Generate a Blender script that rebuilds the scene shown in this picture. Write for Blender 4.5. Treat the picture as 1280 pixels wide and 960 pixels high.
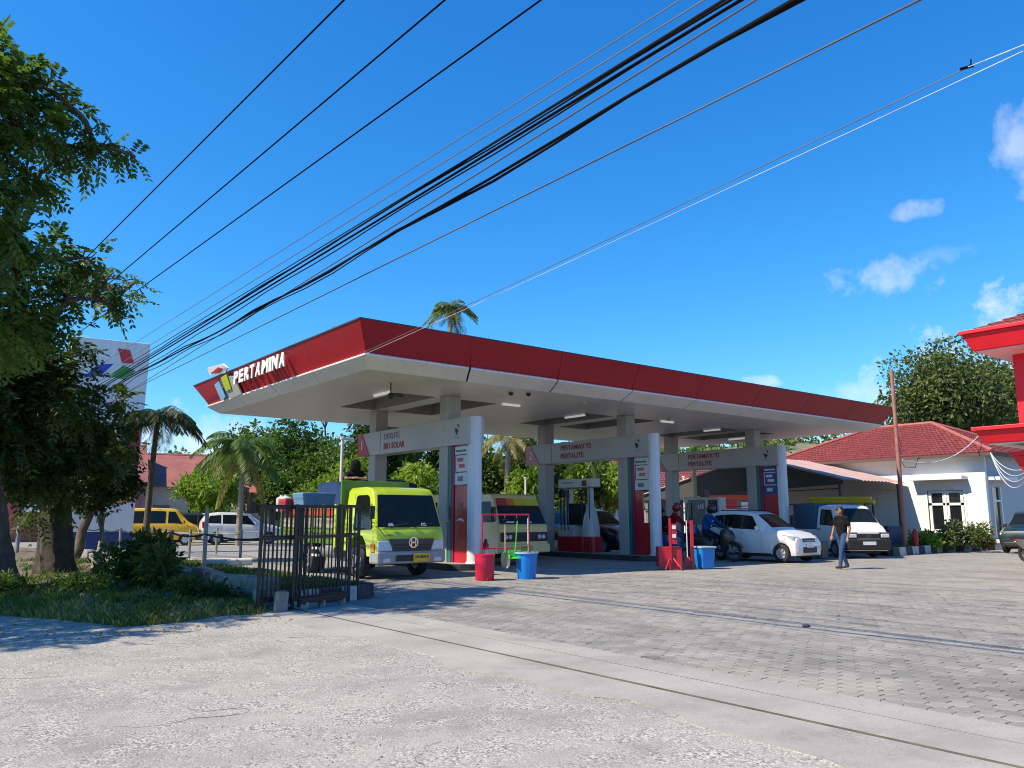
import bpy, bmesh, math, random
import numpy as np
from mathutils import Vector, Matrix, Euler
random.seed(7); rng = np.random.default_rng(11)
R = math.radians
for o in list(bpy.data.objects): bpy.data.objects.remove(o)
scene = bpy.context.scene
COL = scene.collection
# ------------------------------------------------------------------ camera
F_PX, CAM_H, AZ, PITCH = 1000.0, 1.45, R(51.8), math.atan(0.166)
cam = bpy.data.cameras.new('Camera'); cam_o = bpy.data.objects.new('Camera', cam); COL.objects.link(cam_o)
cam.sensor_width = 36.0; cam.lens = F_PX/1280*36.0; cam.clip_start = 0.05; cam.clip_end = 6000
cam_o.location = (0, 0, CAM_H); cam_o.rotation_euler = (math.pi/2+PITCH, 0, AZ-math.pi/2)
scene.camera = cam_o
# ------------------------------------------------------------------ sky and sun
SUN = Vector((-0.90, 0.22, 1.0)).normalized()
world = bpy.data.worlds.new('World'); scene.world = world; world.use_nodes = True
wn, wl = world.node_tree.nodes, world.node_tree.links
wn.clear()
out = wn.new('ShaderNodeOutputWorld'); bg = wn.new('ShaderNodeBackground')
sky = wn.new('ShaderNodeTexSky'); sky.sky_type = 'NISHITA'; sky.sun_disc = False
sky.sun_elevation = math.asin(SUN.z); sky.sun_rotation = math.pi/2-math.atan2(SUN.y, SUN.x)
sky.altitude = 0; sky.air_density = 1.0; sky.dust_density = 0.0; sky.ozone_density = 1.0
def wmath(op, a, b=None, c=None):
    n = wn.new('ShaderNodeMath'); n.operation = op
    for i, s in enumerate((a, b, c)):
        if s is None: continue
        if isinstance(s, (int, float)): n.inputs[i].default_value = s
        else: wl.new(s, n.inputs[i])
    return n.outputs[0]
# grade of the clear tropical sky, channel by channel (power, gain)
ssep = wn.new('ShaderNodeSeparateColor'); scom = wn.new('ShaderNodeCombineColor'); wl.new(sky.outputs[0], ssep.inputs[0])
for i, (pw, gn) in enumerate(((1.75, 1.10), (1.04, 1.16), (.77, 1.46))):
    v = wmath('MULTIPLY', wmath('POWER', wmath('MULTIPLY', ssep.outputs[i], 0.1), pw), gn*10); wl.new(wmath('MINIMUM', v, 14.0), scom.inputs[i])
# thin scattered clouds: noise on the sky direction, more of them low over the horizon
tc = wn.new('ShaderNodeTexCoord'); sep = wn.new('ShaderNodeSeparateXYZ'); wl.new(tc.outputs['Generated'], sep.inputs[0])
nz = wn.new('ShaderNodeTexNoise'); nz.inputs['Scale'].default_value = 22; nz.inputs['Detail'].default_value = 9; nz.inputs['Roughness'].default_value = 0.62
wl.new(tc.outputs['Generated'], nz.inputs['Vector'])
def pix_dir(px, py):
    f = Vector((math.cos(AZ)*math.cos(PITCH), math.sin(AZ)*math.cos(PITCH), math.sin(PITCH)))
    r = Vector((math.sin(AZ), -math.cos(AZ), 0)); u = r.cross(f)
    return (f + r*((px-640)/F_PX) + u*((480-py)/F_PX))
clouds = None
# direction of each small cloud, its angular size across and up, and how thick it is
for px, py, sx, sy, den in [(1116, 342, .055, .026, .50), (1142, 262, .024, .012, .38), (1290, 392, .055, .036, 1.0),
                            (1300, 190, .032, .075, .42), (1165, 320, .045, .014, .20), (945, 478, .03, .009, .7), (1085, 492, .05, .016, .4),
                            (240, 545, .09, .035, .7), (30, 600, .12, .045, .6), (1010, 500, .07, .014, .2), (700, 650, .5, .04, .3),
                            (1500, 520, .3, .12, .9), (-300, 420, .25, .10, .8), (-150, 620, .25, .05, .8), (1900, 300, .25, .12, .8)]:
    d = pix_dir(px, py).normalized()
    right = Vector((d.y, -d.x, 0)).normalized(); up = right.cross(d)
    def dot(vec):
        n = wn.new('ShaderNodeVectorMath'); n.operation = 'DOT_PRODUCT'; wl.new(tc.outputs['Generated'], n.inputs[0]); n.inputs[1].default_value = vec
        return n.outputs['Value']
    a = wmath('POWER', wmath('DIVIDE', dot(right), sx), 2.0); b = wmath('POWER', wmath('DIVIDE', dot(up), sy), 2.0)
    r2 = wmath('ADD', a, b)
    fall = wmath('SUBTRACT', 1.0, r2)
    fwd = wmath('GREATER_THAN', dot(d), 0.0)
    v = wmath('MULTIPLY', wmath('MAXIMUM', wmath('ADD', fall, wmath('MULTIPLY', wmath('SUBTRACT', nz.outputs['Fac'], 0.5), 6.0)), 0.0), fwd)
    v = wmath('MULTIPLY', wmath('MINIMUM', wmath('MULTIPLY', v, 0.55), 1.0), den)
    clouds = v if clouds is None else wmath('MAXIMUM', clouds, v)
mix = wn.new('ShaderNodeMix'); mix.data_type = 'RGBA'
wl.new(clouds, mix.inputs['Factor']); wl.new(scom.outputs[0], mix.inputs['A']); mix.inputs['B'].default_value = (8.2, 8.6, 9.2, 1)
wl.new(mix.outputs['Result'], bg.inputs['Color']); bg.inputs['Strength'].default_value = 0.086
wl.new(bg.outputs[0], out.inputs['Surface'])
sun = bpy.data.lights.new('Sun', 'SUN'); sun.energy = 5.0; sun.angle = R(0.53); sun.color = (1.0, 0.87, 0.66)
sun_o = bpy.data.objects.new('Sun', sun); COL.objects.link(sun_o); sun_o.rotation_euler = (-SUN).to_track_quat('-Z', 'Y').to_euler()
sun_o.location = (0, 0, 40)
scene.view_settings.view_transform = 'Standard'; scene.view_settings.look = 'None'
scene.view_settings.exposure = 0.56; scene.view_settings.gamma = 1.0; scene.view_settings.use_curve_mapping = False
scene.render.resolution_x, scene.render.resolution_y = 1024, 768
scene.cycles.filter_width = 1.05

# ------------------------------------------------------------------ materials
MATS = {}
def nodes_of(m): return m.node_tree.nodes, m.node_tree.links
def mat(name, col, rough=0.5, metal=0.0, var=0.12, scale=3.0, bump=0.0, bscale=None, coat=0.0, emit=0.0, spec=0.5, dirt=0.0, alpha=1.0, trans=0.0, streak=0.0):
    """principled surface with noise in colour and roughness, optional relief and dirt blotches"""
    if name in MATS: return MATS[name]
    m = bpy.data.materials.new(name); m.use_nodes = True; n, l = nodes_of(m)
    b = n['Principled BSDF']; t = n.new('ShaderNodeTexCoord')
    nz = n.new('ShaderNodeTexNoise'); nz.inputs['Scale'].default_value = scale; nz.inputs['Detail'].default_value = 6; nz.inputs['Roughness'].default_value = .6
    l.new(t.outputs['Object'], nz.inputs['Vector'])
    cr = n.new('ShaderNodeValToRGB'); e = cr.color_ramp.elements
    e[0].position, e[1].position = 0.3, 0.7
    e[0].color = [c*(1-var) for c in col]+[1]; e[1].color = [min(1, c*(1+var)) for c in col]+[1]
    l.new(nz.outputs['Fac'], cr.inputs[0]); c = cr.outputs[0]
    if dirt:
        nd = n.new('ShaderNodeTexNoise'); nd.inputs['Scale'].default_value = scale*.45; nd.inputs['Detail'].default_value = 10; nd.inputs['Roughness'].default_value = .72
        l.new(t.outputs['Object'], nd.inputs['Vector'])
        rd = n.new('ShaderNodeValToRGB'); rd.color_ramp.elements[0].position, rd.color_ramp.elements[1].position = .52, .72
        l.new(nd.outputs['Fac'], rd.inputs[0]); mx = n.new('ShaderNodeMix'); mx.data_type = 'RGBA'
        sc = n.new('ShaderNodeMath'); sc.operation = 'MULTIPLY'; sc.inputs[1].default_value = dirt; l.new(rd.outputs[0], sc.inputs[0]); l.new(sc.outputs[0], mx.inputs['Factor'])
        l.new(c, mx.inputs['A']); mx.inputs['B'].default_value = [x*.42+.02 for x in col]+[1]; c = mx.outputs['Result']
    if streak:   # rain streaks and fading running down the surface
        mp = n.new('ShaderNodeMapping'); mp.inputs['Scale'].default_value = (7, 7, .35); l.new(t.outputs['Object'], mp.inputs['Vector'])
        ns = n.new('ShaderNodeTexNoise'); ns.inputs['Scale'].default_value = 1.6; ns.inputs['Detail'].default_value = 9; ns.inputs['Roughness'].default_value = .68; l.new(mp.outputs[0], ns.inputs['Vector'])
        rs = n.new('ShaderNodeValToRGB'); rs.color_ramp.elements[0].position, rs.color_ramp.elements[1].position = .42, .74; l.new(ns.outputs['Fac'], rs.inputs[0])
        ks = n.new('ShaderNodeMath'); ks.operation = 'MULTIPLY'; ks.inputs[1].default_value = streak; l.new(rs.outputs[0], ks.inputs[0])
        ms_ = n.new('ShaderNodeMix'); ms_.data_type = 'RGBA'; l.new(ks.outputs[0], ms_.inputs['Factor']); l.new(c, ms_.inputs['A']); ms_.inputs['B'].default_value = [x*.45+.03 for x in col]+[1]; c = ms_.outputs['Result']
    l.new(c, b.inputs['Base Color'])
    rr = n.new('ShaderNodeMapRange'); rr.inputs['To Min'].default_value = max(0, rough*.85); rr.inputs['To Max'].default_value = min(1, rough*1.15)
    l.new(nz.outputs['Fac'], rr.inputs['Value']); l.new(rr.outputs[0], b.inputs['Roughness'])
    b.inputs['Metallic'].default_value = metal; b.inputs['Coat Weight'].default_value = coat; b.inputs['Coat Roughness'].default_value = .08
    b.inputs['Specular IOR Level'].default_value = spec
    if trans: b.inputs['Transmission Weight'].default_value = trans
    if emit:
        b.inputs['Emission Color'].default_value = list(col)+[1]; b.inputs['Emission Strength'].default_value = emit
    if bump:
        nb = n.new('ShaderNodeTexNoise'); nb.inputs['Scale'].default_value = bscale or scale*6; nb.inputs['Detail'].default_value = 8; l.new(t.outputs['Object'], nb.inputs['Vector'])
        bp = n.new('ShaderNodeBump'); bp.inputs['Strength'].default_value = bump; bp.inputs['Distance'].default_value = .02
        l.new(nb.outputs['Fac'], bp.inputs['Height']); l.new(bp.outputs[0], b.inputs['Normal'])
    MATS[name] = m; return m
def leaf_mat(name, dark, light, trans=0.35, rough=0.5):
    if name in MATS: return MATS[name]
    m = bpy.data.materials.new(name); m.use_nodes = True; n, l = nodes_of(m); b = n['Principled BSDF']
    at = n.new('ShaderNodeAttribute'); at.attribute_name = 'rnd'
    mx = n.new('ShaderNodeMix'); mx.data_type = 'RGBA'; mx.inputs['A'].default_value = list(dark)+[1]; mx.inputs['B'].default_value = list(light)+[1]
    l.new(at.outputs['Fac'], mx.inputs['Factor']); l.new(mx.outputs['Result'], b.inputs['Base Color'])
    b.inputs['Roughness'].default_value = rough; b.inputs['Specular IOR Level'].default_value = .35
    tr = n.new('ShaderNodeBsdfTranslucent'); g = n.new('ShaderNodeMix'); g.data_type = 'RGBA'; g.blend_type = 'MULTIPLY'; g.inputs['Factor'].default_value = 1
    l.new(mx.outputs['Result'], g.inputs['A']); g.inputs['B'].default_value = (1.5, 1.6, .6, 1); l.new(g.outputs['Result'], tr.inputs['Color'])
    ms = n.new('ShaderNodeMixShader'); ms.inputs[0].default_value = trans
    l.new(b.outputs[0], ms.inputs[1]); l.new(tr.outputs[0], ms.inputs[2]); l.new(ms.outputs[0], n['Material Output'].inputs['Surface'])
    MATS[name] = m; return m

# ------------------------------------------------------------------ object helpers
def tag(o, label=None, cat=None, group=None, kind=None):
    if label: o['label'] = label
    if cat: o['category'] = cat
    if group: o['group'] = group
    if kind: o['kind'] = kind
    return o
def empty(name, loc=(0, 0, 0), rz=0.0, label=None, cat=None, group=None):
    o = bpy.data.objects.new(name, None); COL.objects.link(o); o.location = loc; o.rotation_euler = (0, 0, rz); o.empty_display_size = .2
    return tag(o, label, cat, group)
def link(name, me, m=None, parent=None, loc=None, rz=None):
    o = bpy.data.objects.new(name, me); COL.objects.link(o)
    if m is not None and not me.materials: me.materials.append(m)
    if parent: o.parent = parent
    if loc is not None: o.location = loc
    if rz is not None: o.rotation_euler = (0, 0, rz)
    return o
class MB:
    """collects shapes; build() links them as one mesh object"""
    def __init__(s): s.v = []; s.f = []; s.mi = []; s.cur = 0
    def add(s, vs, fs):
        b = len(s.v); s.v += [tuple(p) for p in vs]; s.f += [tuple(i+b for i in f) for f in fs]; s.mi += [s.cur]*len(fs); return s
    def box(s, x0, x1, y0, y1, z0, z1):
        return s.add([(x0,y0,z0),(x1,y0,z0),(x1,y1,z0),(x0,y1,z0),(x0,y0,z1),(x1,y0,z1),(x1,y1,z1),(x0,y1,z1)],
                     [(0,3,2,1),(4,5,6,7),(0,1,5,4),(1,2,6,5),(2,3,7,6),(3,0,4,7)])
    def hexa(s, bot, top):   # any eight corners: four below, four above
        return s.add(list(bot)+list(top), [(0,3,2,1),(4,5,6,7),(0,1,5,4),(1,2,6,5),(2,3,7,6),(3,0,4,7)])
    def bar(s, p, q, w, h=None):   # square bar from p to q
        h = h or w; p, q = Vector(p), Vector(q); d = (q-p).normalized(); r = d.cross(Vector((0,0,1)))
        r = (r if r.length > .01 else Vector((1,0,0))).normalized(); u = r.cross(d)
        c = [(-1,-1),(1,-1),(1,1),(-1,1)]
        return s.add([p+r*a*w/2+u*b*h/2 for a, b in c]+[q+r*a*w/2+u*b*h/2 for a, b in c], [(0,3,2,1)[::-1],(4,5,6,7)[::-1]]+[(i,i+4,(i+1)%4+4,(i+1)%4) for i in range(4)])
    def tube(s, pts, rad, n=8, cap=True, squash=1.0):
        pts = [Vector(p) for p in pts]; rs = rad if isinstance(rad, (list, tuple)) else [rad]*len(pts)
        vs, fs = [], []; ref = Vector((0,0,1))
        for i, p in enumerate(pts):
            d = (pts[min(i+1, len(pts)-1)]-pts[max(i-1, 0)]).normalized()
            r = d.cross(ref)
            if r.length < .05: r = d.cross(Vector((0,1,0)))
            r.normalize(); u = r.cross(d)
            for k in range(n):
                a = 2*math.pi*k/n; vs.append(p+(r*math.cos(a)+u*math.sin(a)*squash)*rs[i])
        for i in range(len(pts)-1):
            for k in range(n): fs.append((i*n+k, i*n+(k+1)%n, (i+1)*n+(k+1)%n, (i+1)*n+k))
        if cap: fs += [tuple(range(n))[::-1], tuple(range((len(pts)-1)*n, len(pts)*n))]
        return s.add(vs, fs)
    def lathe(s, c, prof, n=20, axis='z', cap=True):
        vs, fs = [], []
        for r, h in prof:
            for k in range(n):
                a = 2*math.pi*k/n; x, y = r*math.cos(a), r*math.sin(a)
                q = {'z': (x, y, h), 'x': (h, x, y), 'y': (y, h, x)}[axis]
                vs.append((c[0]+q[0], c[1]+q[1], c[2]+q[2]))
        for i in range(len(prof)-1):
            for k in range(n): fs.append((i*n+k, i*n+(k+1)%n, (i+1)*n+(k+1)%n, (i+1)*n+k))
        if cap: fs += [tuple(range(n))[::-1], tuple(range((len(prof)-1)*n, len(prof)*n))]
        return s.add(vs, fs)
    def prism(s, pts, ax, a, b):   # polygon pts in the plane normal to ax, from a to b
        def P(u, v, w): return {'x': (w,u,v), 'y': (u,w,v), 'z': (u,v,w)}[ax]
        n = len(pts); vs = [P(u,v,a) for u, v in pts]+[P(u,v,b) for u, v in pts]
        fs = [tuple(range(n)), tuple(range(n, 2*n))[::-1]]+[(i, i+n, (i+1)%n+n, (i+1)%n) for i in range(n)]
        return s.add(vs, fs)
    def sphere(s, c, r, n=10, m=7, sc=(1,1,1)):
        vs = [(c[0], c[1], c[2]-r*sc[2])]; fs = []
        for i in range(1, m):
            t = -math.pi/2+math.pi*i/m
            for k in range(n):
                a = 2*math.pi*k/n; vs.append((c[0]+r*sc[0]*math.cos(t)*math.cos(a), c[1]+r*sc[1]*math.cos(t)*math.sin(a), c[2]+r*sc[2]*math.sin(t)))
        vs.append((c[0], c[1], c[2]+r*sc[2])); L = len(vs)-1
        for k in range(n): fs.append((0, 1+(k+1)%n, 1+k)); fs.append((L, L-n+k, L-n+(k+1)%n))
        for i in range(m-2):
            for k in range(n): a = 1+i*n; fs.append((a+k, a+(k+1)%n, a+n+(k+1)%n, a+n+k))
        return s.add(vs, fs)
    def mesh(s, name='mesh', fix=True, smooth=None):
        me = bpy.data.meshes.new(name); me.from_pydata(s.v, [], s.f); 
        if any(s.mi): me.polygons.foreach_set('material_index', s.mi)
        if fix:
            bm = bmesh.new(); bm.from_mesh(me); bmesh.ops.recalc_face_normals(bm, faces=bm.faces); bm.to_mesh(me); bm.free()
        if smooth is not None:
            me.shade_smooth(); me.set_sharp_from_angle(angle=R(smooth))
        me.update(); return me
    def build(s, name, m, parent=None, loc=None, rz=None, smooth=None, bevel=0.0, bseg=2):
        me = s.mesh(name, smooth=smooth)
        for q in (m if isinstance(m, (list, tuple)) else [m]): me.materials.append(q)
        o = link(name, me, None, parent, loc, rz)
        if bevel:
            b = o.modifiers.new('bevel', 'BEVEL'); b.width = bevel; b.segments = bseg; b.limit_method = 'ANGLE'; b.angle_limit = R(40)
        return o
def children_of(o): return [c for c in bpy.data.objects if c.parent == o]
def copy_tree(o, parent=None):
    c = o.copy(); COL.objects.link(c)
    if parent: c.parent = parent
    for ch in list(o.children): copy_tree(ch, c)
    return c
def text_obj(name, txt, m, parent, size, mtx, depth=.01, bold=.0, align='CENTER', fit=None):
    """lettering as a mesh; mtx places its x axis along the line and its z axis out of the surface"""
    cu = bpy.data.curves.new('txt', 'FONT'); cu.body = txt; cu.size = size; cu.extrude = depth; cu.offset = bold; cu.align_x = align; cu.align_y = 'CENTER'
    cu.resolution_u = 2
    t = bpy.data.objects.new('txt', cu); COL.objects.link(t)
    dg = bpy.context.evaluated_depsgraph_get(); me = bpy.data.meshes.new_from_object(t.evaluated_get(dg))
    bpy.data.objects.remove(t)
    if fit:
        xs = [v.co.x for v in me.vertices]; k = fit/(max(xs)-min(xs))
        for v in me.vertices: v.co.x *= k
    me.materials.clear(); me.materials.append(m)
    o = link(name, me, None, parent); o.matrix_local = mtx; return o
def frame(o, x, z):
    """matrix whose local x runs along x, local z along z (surface normal)"""
    x, z = Vector(x).normalized(), Vector(z).normalized(); y = z.cross(x)
    M = Matrix((x, y, z)).transposed().to_4x4(); M.translation = Vector(o); return M
def at(px, py, d):
    """the point seen at a pixel of the photograph, d metres away on the plan"""
    v = pix_dir(px, py); k = d/math.hypot(v.x, v.y); return Vector((v.x*k, v.y*k, CAM_H+v.z*k))
def on_ground(px, py, z=0.0):
    v = pix_dir(px, py); k = (z-CAM_H)/v.z; return Vector((v.x*k, v.y*k, z))
# ------------------------------------------------------------------ the ground
def ground_mat(name, c0, c1, stone=0.0, stain=(.5, .5, .5), stain_amt=.3, bump=.35, speck=.0, sscale=60, use_rnd=False, big=.35, rough=.9):
    m = bpy.data.materials.new(name); m.use_nodes = True; n, l = nodes_of(m); b = n['Principled BSDF']
    ge = n.new('ShaderNodeNewGeometry'); P = ge.outputs['Position']
    def noise(sc, det=8, ro=.6, dist=0):
        q = n.new('ShaderNodeTexNoise'); q.inputs['Scale'].default_value = sc; q.inputs['Detail'].default_value = det; q.inputs['Roughness'].default_value = ro; q.inputs['Distortion'].default_value = dist
        l.new(P, q.inputs['Vector']); return q.outputs['Fac']
    def ramp(v, p0, p1, a=(0,0,0,1), c=(1,1,1,1)):
        q = n.new('ShaderNodeValToRGB'); q.color_ramp.elements[0].position, q.color_ramp.elements[1].position = p0, p1
        q.color_ramp.elements[0].color, q.color_ramp.elements[1].color = a, c; l.new(v, q.inputs[0]); return q.outputs[0]
    def mixc(f, a, c, amt=None):
        q = n.new('ShaderNodeMix'); q.data_type = 'RGBA'
        if amt is not None:
            k = n.new('ShaderNodeMath'); k.operation = 'MULTIPLY'; k.inputs[1].default_value = amt; l.new(f, k.inputs[0]); f = k.outputs[0]
        l.new(f, q.inputs['Factor'])
        for i, s in (('A', a), ('B', c)):
            if isinstance(s, tuple): q.inputs[i].default_value = s+(1,)
            else: l.new(s, q.inputs[i])
        return q.outputs['Result']
    c = mixc(ramp(noise(1.3, 9), .35, .65), c0, c1)
    if use_rnd:
        a = n.new('ShaderNodeAttribute'); a.attribute_name = 'rnd'; c = mixc(a.outputs['Fac'], c, tuple(x*.72 for x in c0), .7)
    c = mixc(ramp(noise(big, 7, .65), .45, .68), c, stain, stain_amt)
    c = mixc(ramp(noise(.9, 9, .7, .6), .52, .70), c, tuple(x*.62 for x in c0), .6); c = mixc(ramp(noise(.16, 10, .75, 1.2), .56, .70), c, tuple(x*.60 for x in c0), .5)
    if big < .4: c = mixc(ramp(noise(1.1, 4, .5, .3), .66, .73), c, tuple(x*.45 for x in c0), .55)      # oil drips
    if big < .4:      # rubber worn in along the lanes
        mp = n.new('ShaderNodeMapping'); mp.inputs['Scale'].default_value = (1.5, .07, 1); l.new(P, mp.inputs['Vector'])
        q = n.new('ShaderNodeTexNoise'); q.inputs['Scale'].default_value = 1.0; q.inputs['Detail'].default_value = 5; q.inputs['Roughness'].default_value = .6; l.new(mp.outputs[0], q.inputs['Vector'])
        c = mixc(ramp(q.outputs['Fac'], .50, .70), c, tuple(x*.60 for x in c0), .5)
    h = noise(45, 6, .7)
    if speck:
        vo = n.new('ShaderNodeTexVoronoi'); vo.inputs['Scale'].default_value = sscale; l.new(P, vo.inputs['Vector'])
        sx = n.new('ShaderNodeSeparateColor'); l.new(vo.outputs['Color'], sx.inputs[0])
        msk = ramp(noise(2.2, 6, .7), .40, .62)
        mm = n.new('ShaderNodeMath'); mm.operation = 'MULTIPLY'; l.new(msk, mm.inputs[0]); mm.inputs[1].default_value = speck
        c2 = mixc(sx.outputs['Red'], tuple(x*.40 for x in c0), tuple(min(1, x*1.6) for x in c1))
        q = n.new('ShaderNodeMix'); q.data_type = 'RGBA'; l.new(mm.outputs[0], q.inputs['Factor']); l.new(c, q.inputs['A']); l.new(c2, q.inputs['B']); c = q.outputs['Result']
        ad = n.new('ShaderNodeMath'); ad.operation = 'MULTIPLY_ADD'; l.new(vo.outputs['Distance'], ad.inputs[0]); ad.inputs[1].default_value = -1.6*speck; l.new(h, ad.inputs[2]); h = ad.outputs[0]
    l.new(c, b.inputs['Base Color']); b.inputs['Roughness'].default_value = rough; b.inputs['Specular IOR Level'].default_value = .25
    bp = n.new('ShaderNodeBump'); bp.inputs['Strength'].default_value = bump; bp.inputs['Distance'].default_value = .012; l.new(h, bp.inputs['Height']); l.new(bp.outputs[0], b.inputs['Normal'])
    MATS[name] = m; return m
M_ASPH = ground_mat('worn_asphalt', (.245, .237, .22), (.355, .342, .315), stain=(.43, .408, .37), stain_amt=.75, speck=.85, sscale=62, bump=.30, big=.5)
M_CONC = ground_mat('apron_concrete', (.28, .27, .25), (.36, .347, .32), stain=(.41, .39, .355), stain_amt=.6, speck=.25, sscale=90, bump=.25, big=.8)
M_PAVE = ground_mat('paver_concrete', (.225, .218, .205), (.31, .30, .28), stain=(.365, .338, .30), stain_amt=.7, bump=.5, use_rnd=True, big=.35)
M_JOINT = ground_mat('paver_bed', (.20, .19, .172), (.27, .255, .23), stain=(.33, .30, .26), stain_amt=.5, bump=.4)
M_FAR = ground_mat('forecourt_paving', (.225, .218, .205), (.305, .296, .276), stain=(.36, .335, .298), stain_amt=.7, speck=.25, sscale=9, bump=.5, big=.22)
M_SOIL = ground_mat('soil', (.13, .105, .075), (.22, .18, .13), stain=(.10, .12, .05), stain_amt=.6, speck=.3, sscale=30, bump=1.0)
M_EARTH = ground_mat('earth', (.16, .17, .10), (.24, .24, .15), stain=(.10, .14, .05), stain_amt=.6, bump=.5)
M_DARK = mat('groove_shade', (.12, .113, .10), .95, var=.4, scale=3)  # dark colour standing in for shade in the drain grooves

def sheet(name, pts, z, m, cuts=None):
    mb = MB(); mb.add([(x, y, z) for x, y in pts], [tuple(range(len(pts)))]); o = mb.build(name, m); return tag(o, kind='structure')
sheet('ground', [(-2500, -2500), (2500, -2500), (2500, 2500), (-2500, 2500)], -.09, M_EARTH)
# road: a gently uneven grid so that light rakes over it
def grid_sheet(name, x0, x1, y0, y1, nx, ny, z, m, amp=.012, seed=3, edge_noise=0.0):
    r = np.random.default_rng(seed); xs = np.linspace(x0, x1, nx); ys = np.linspace(y0, y1, ny)
    ph = r.uniform(0, 6.28, (7, 3)); fr = r.uniform(.25, 1.7, (7, 2))*r.choice([-1, 1], (7, 2))
    v = []
    for j, y in enumerate(ys):
        for i, x in enumerate(xs):
            h = sum(math.sin(fr[k, 0]*x+fr[k, 1]*y+ph[k, 0]) for k in range(7))/7*amp
            xx = x
            if edge_noise and i == 0: xx += edge_noise*(math.sin(y*1.7)+.6*math.sin(y*4.3+1)+.35*math.sin(y*11.1))
            v.append((xx, y, z+h-amp))
    f = [(j*nx+i, j*nx+i+1, (j+1)*nx+i+1, (j+1)*nx+i) for j in range(ny-1) for i in range(nx-1)]
    mb = MB(); mb.add(v, f); me = mb.mesh(name, fix=False, smooth=60); me.materials.append(m); o = link(name, me); return tag(o, kind='structure')
grid_sheet('road', -14, 5.3, -30, 62, 60, 240, 0.0, M_ASPH, amp=.010)
sheet('road_far', [(-60, -200), (-14, -200), (-14, 62), (-60, 62)], -.012, M_ASPH)
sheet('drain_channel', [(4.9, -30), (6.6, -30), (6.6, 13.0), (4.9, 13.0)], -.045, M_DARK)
def strip(name, x0, x1, y0, y1, z, m, wob=0.0, th=.05):
    mb = MB(); n = 160; top = []; 
    for i in range(n+1):
        y = y0+(y1-y0)*i/n; a = x0+wob*(math.sin(y*1.7)+.6*math.sin(y*4.3+1)+.35*math.sin(y*11.1)+.2*math.sin(y*23)); top.append((a, y))
    v = []
    for a, y in top: v += [(a, y, z), (x1+.004*math.sin(y*.9), y, z), (a, y, z-th), (x1+.004*math.sin(y*.9), y, z-th)]
    f = []
    for i in range(n):
        b = i*4; f += [(b, b+1, b+5, b+4), (b+1, b+3, b+7, b+5), (b, b+4, b+6, b+2)]
    mb.add(v, f); mb.mi = [0 if k % 3 == 0 else 2 if (wob and k % 3 == 2) else 1 for k in range(len(f))]      # gap sides coloured dark, the groove's shade put into them
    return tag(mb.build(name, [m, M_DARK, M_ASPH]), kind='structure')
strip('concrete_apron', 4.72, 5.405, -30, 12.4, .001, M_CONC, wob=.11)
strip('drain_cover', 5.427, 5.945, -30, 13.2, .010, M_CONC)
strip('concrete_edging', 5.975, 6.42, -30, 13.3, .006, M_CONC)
# forecourt: a bed with hexagonal pavers near by, paving drawn by the material beyond
fc = sheet('forecourt', [(6.40, -30), (70, -30), (70, 80), (-2, 80), (-2, 34), (7.3, 34), (7.3, 13.4), (6.40, 13.4)], -.016, M_FAR)
bedm = MB(); bedm.add([(6.40, -3, -.010), (17.2, -3, -.010), (17.2, 16.8, -.010), (7.3, 16.8, -.010), (7.3, 13.4, -.010), (6.40, 13.4, -.010)], [tuple(range(6))])
tag(bedm.build('paver_bed', M_JOINT), kind='structure')
S = .106                       # side of a hexagon
def hex_mesh(vs, fs, cx, cy, z, tx, ty, sc=1.0, rot=0.0):
    b = len(vs)
    for rr, dz in ((S*.925*sc, 0.0), (S*.972*sc, -.004), (S*.972*sc, -.03)):
        for k in range(6):
            a = math.pi/3*k+rot; x, y = rr*math.cos(a), rr*math.sin(a); vs.append((cx+x, cy+y, z+dz+x*tx+y*ty))
    fs.append(tuple(range(b, b+6)))
    for L in (0, 6): 
        for k in range(6): fs.append((b+L+k, b+L+6+k, b+L+6+(k+1)%6, b+L+(k+1)%6))
def rnd_attr(me, vals):
    a = me.attributes.new('rnd', 'FLOAT', 'POINT'); a.data.foreach_set('value', np.asarray(vals, dtype=np.float32))
cells = []
dx, dy = S*1.5, S*math.sqrt(3)
for i in range(int((16.9-6.42)/dx)):
    for j in range(int((16.5+2.5)/dy)):
        x = 6.53+i*dx; y = -2.5+j*dy+(dy/2 if i % 2 else 0)
        if x < 7.42 and y > 13.2: continue
        d = Vector((x, y, 0))-cam_o.location; w = d.dot(pix_dir(640, 480).normalized())
        if w < .5: continue
        rr = Vector((math.sin(AZ), -math.cos(AZ), 0)); sx = d.dot(rr)/w; 
        cells.append((x, y, math.hypot(x, y), abs(sx) < .66))
vis = sorted([c for c in cells if c[3]], key=lambda c: c[2])
near = set((c[0], c[1]) for c in vis[:300])
variants = []
for k in range(8):
    vs, fs = [], []; hex_mesh(vs, fs, 0, 0, 0, random.uniform(-.02, .02), random.uniform(-.02, .02), random.uniform(.985, 1.0), random.uniform(-.02, .02))
    me = bpy.data.meshes.new('paver'); me.from_pydata(vs, [], fs); rnd_attr(me, [k/7]*len(vs)); me.materials.append(M_PAVE); variants.append(me)
vs, fs, rv = [], [], []
for x, y, d, v in cells:
    z = .002+random.gauss(0, .0012)
    if (x, y) in near:
        o = link('paver', variants[min(7, int(random.random()**1.8*8))], None, fc, (x, y, z))
    else:
        n0 = len(vs); hex_mesh(vs, fs, x, y, z, random.gauss(0, .012), random.gauss(0, .012), random.uniform(.98, 1.0), random.gauss(0, .015)); rv += [random.random()**1.8]*(len(vs)-n0)
me = bpy.data.meshes.new('pavers_beyond'); me.from_pydata(vs, [], fs); rnd_attr(me, rv); me.materials.append(M_PAVE)
tag(link('paving_field', me, None, fc), kind='stuff')
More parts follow.
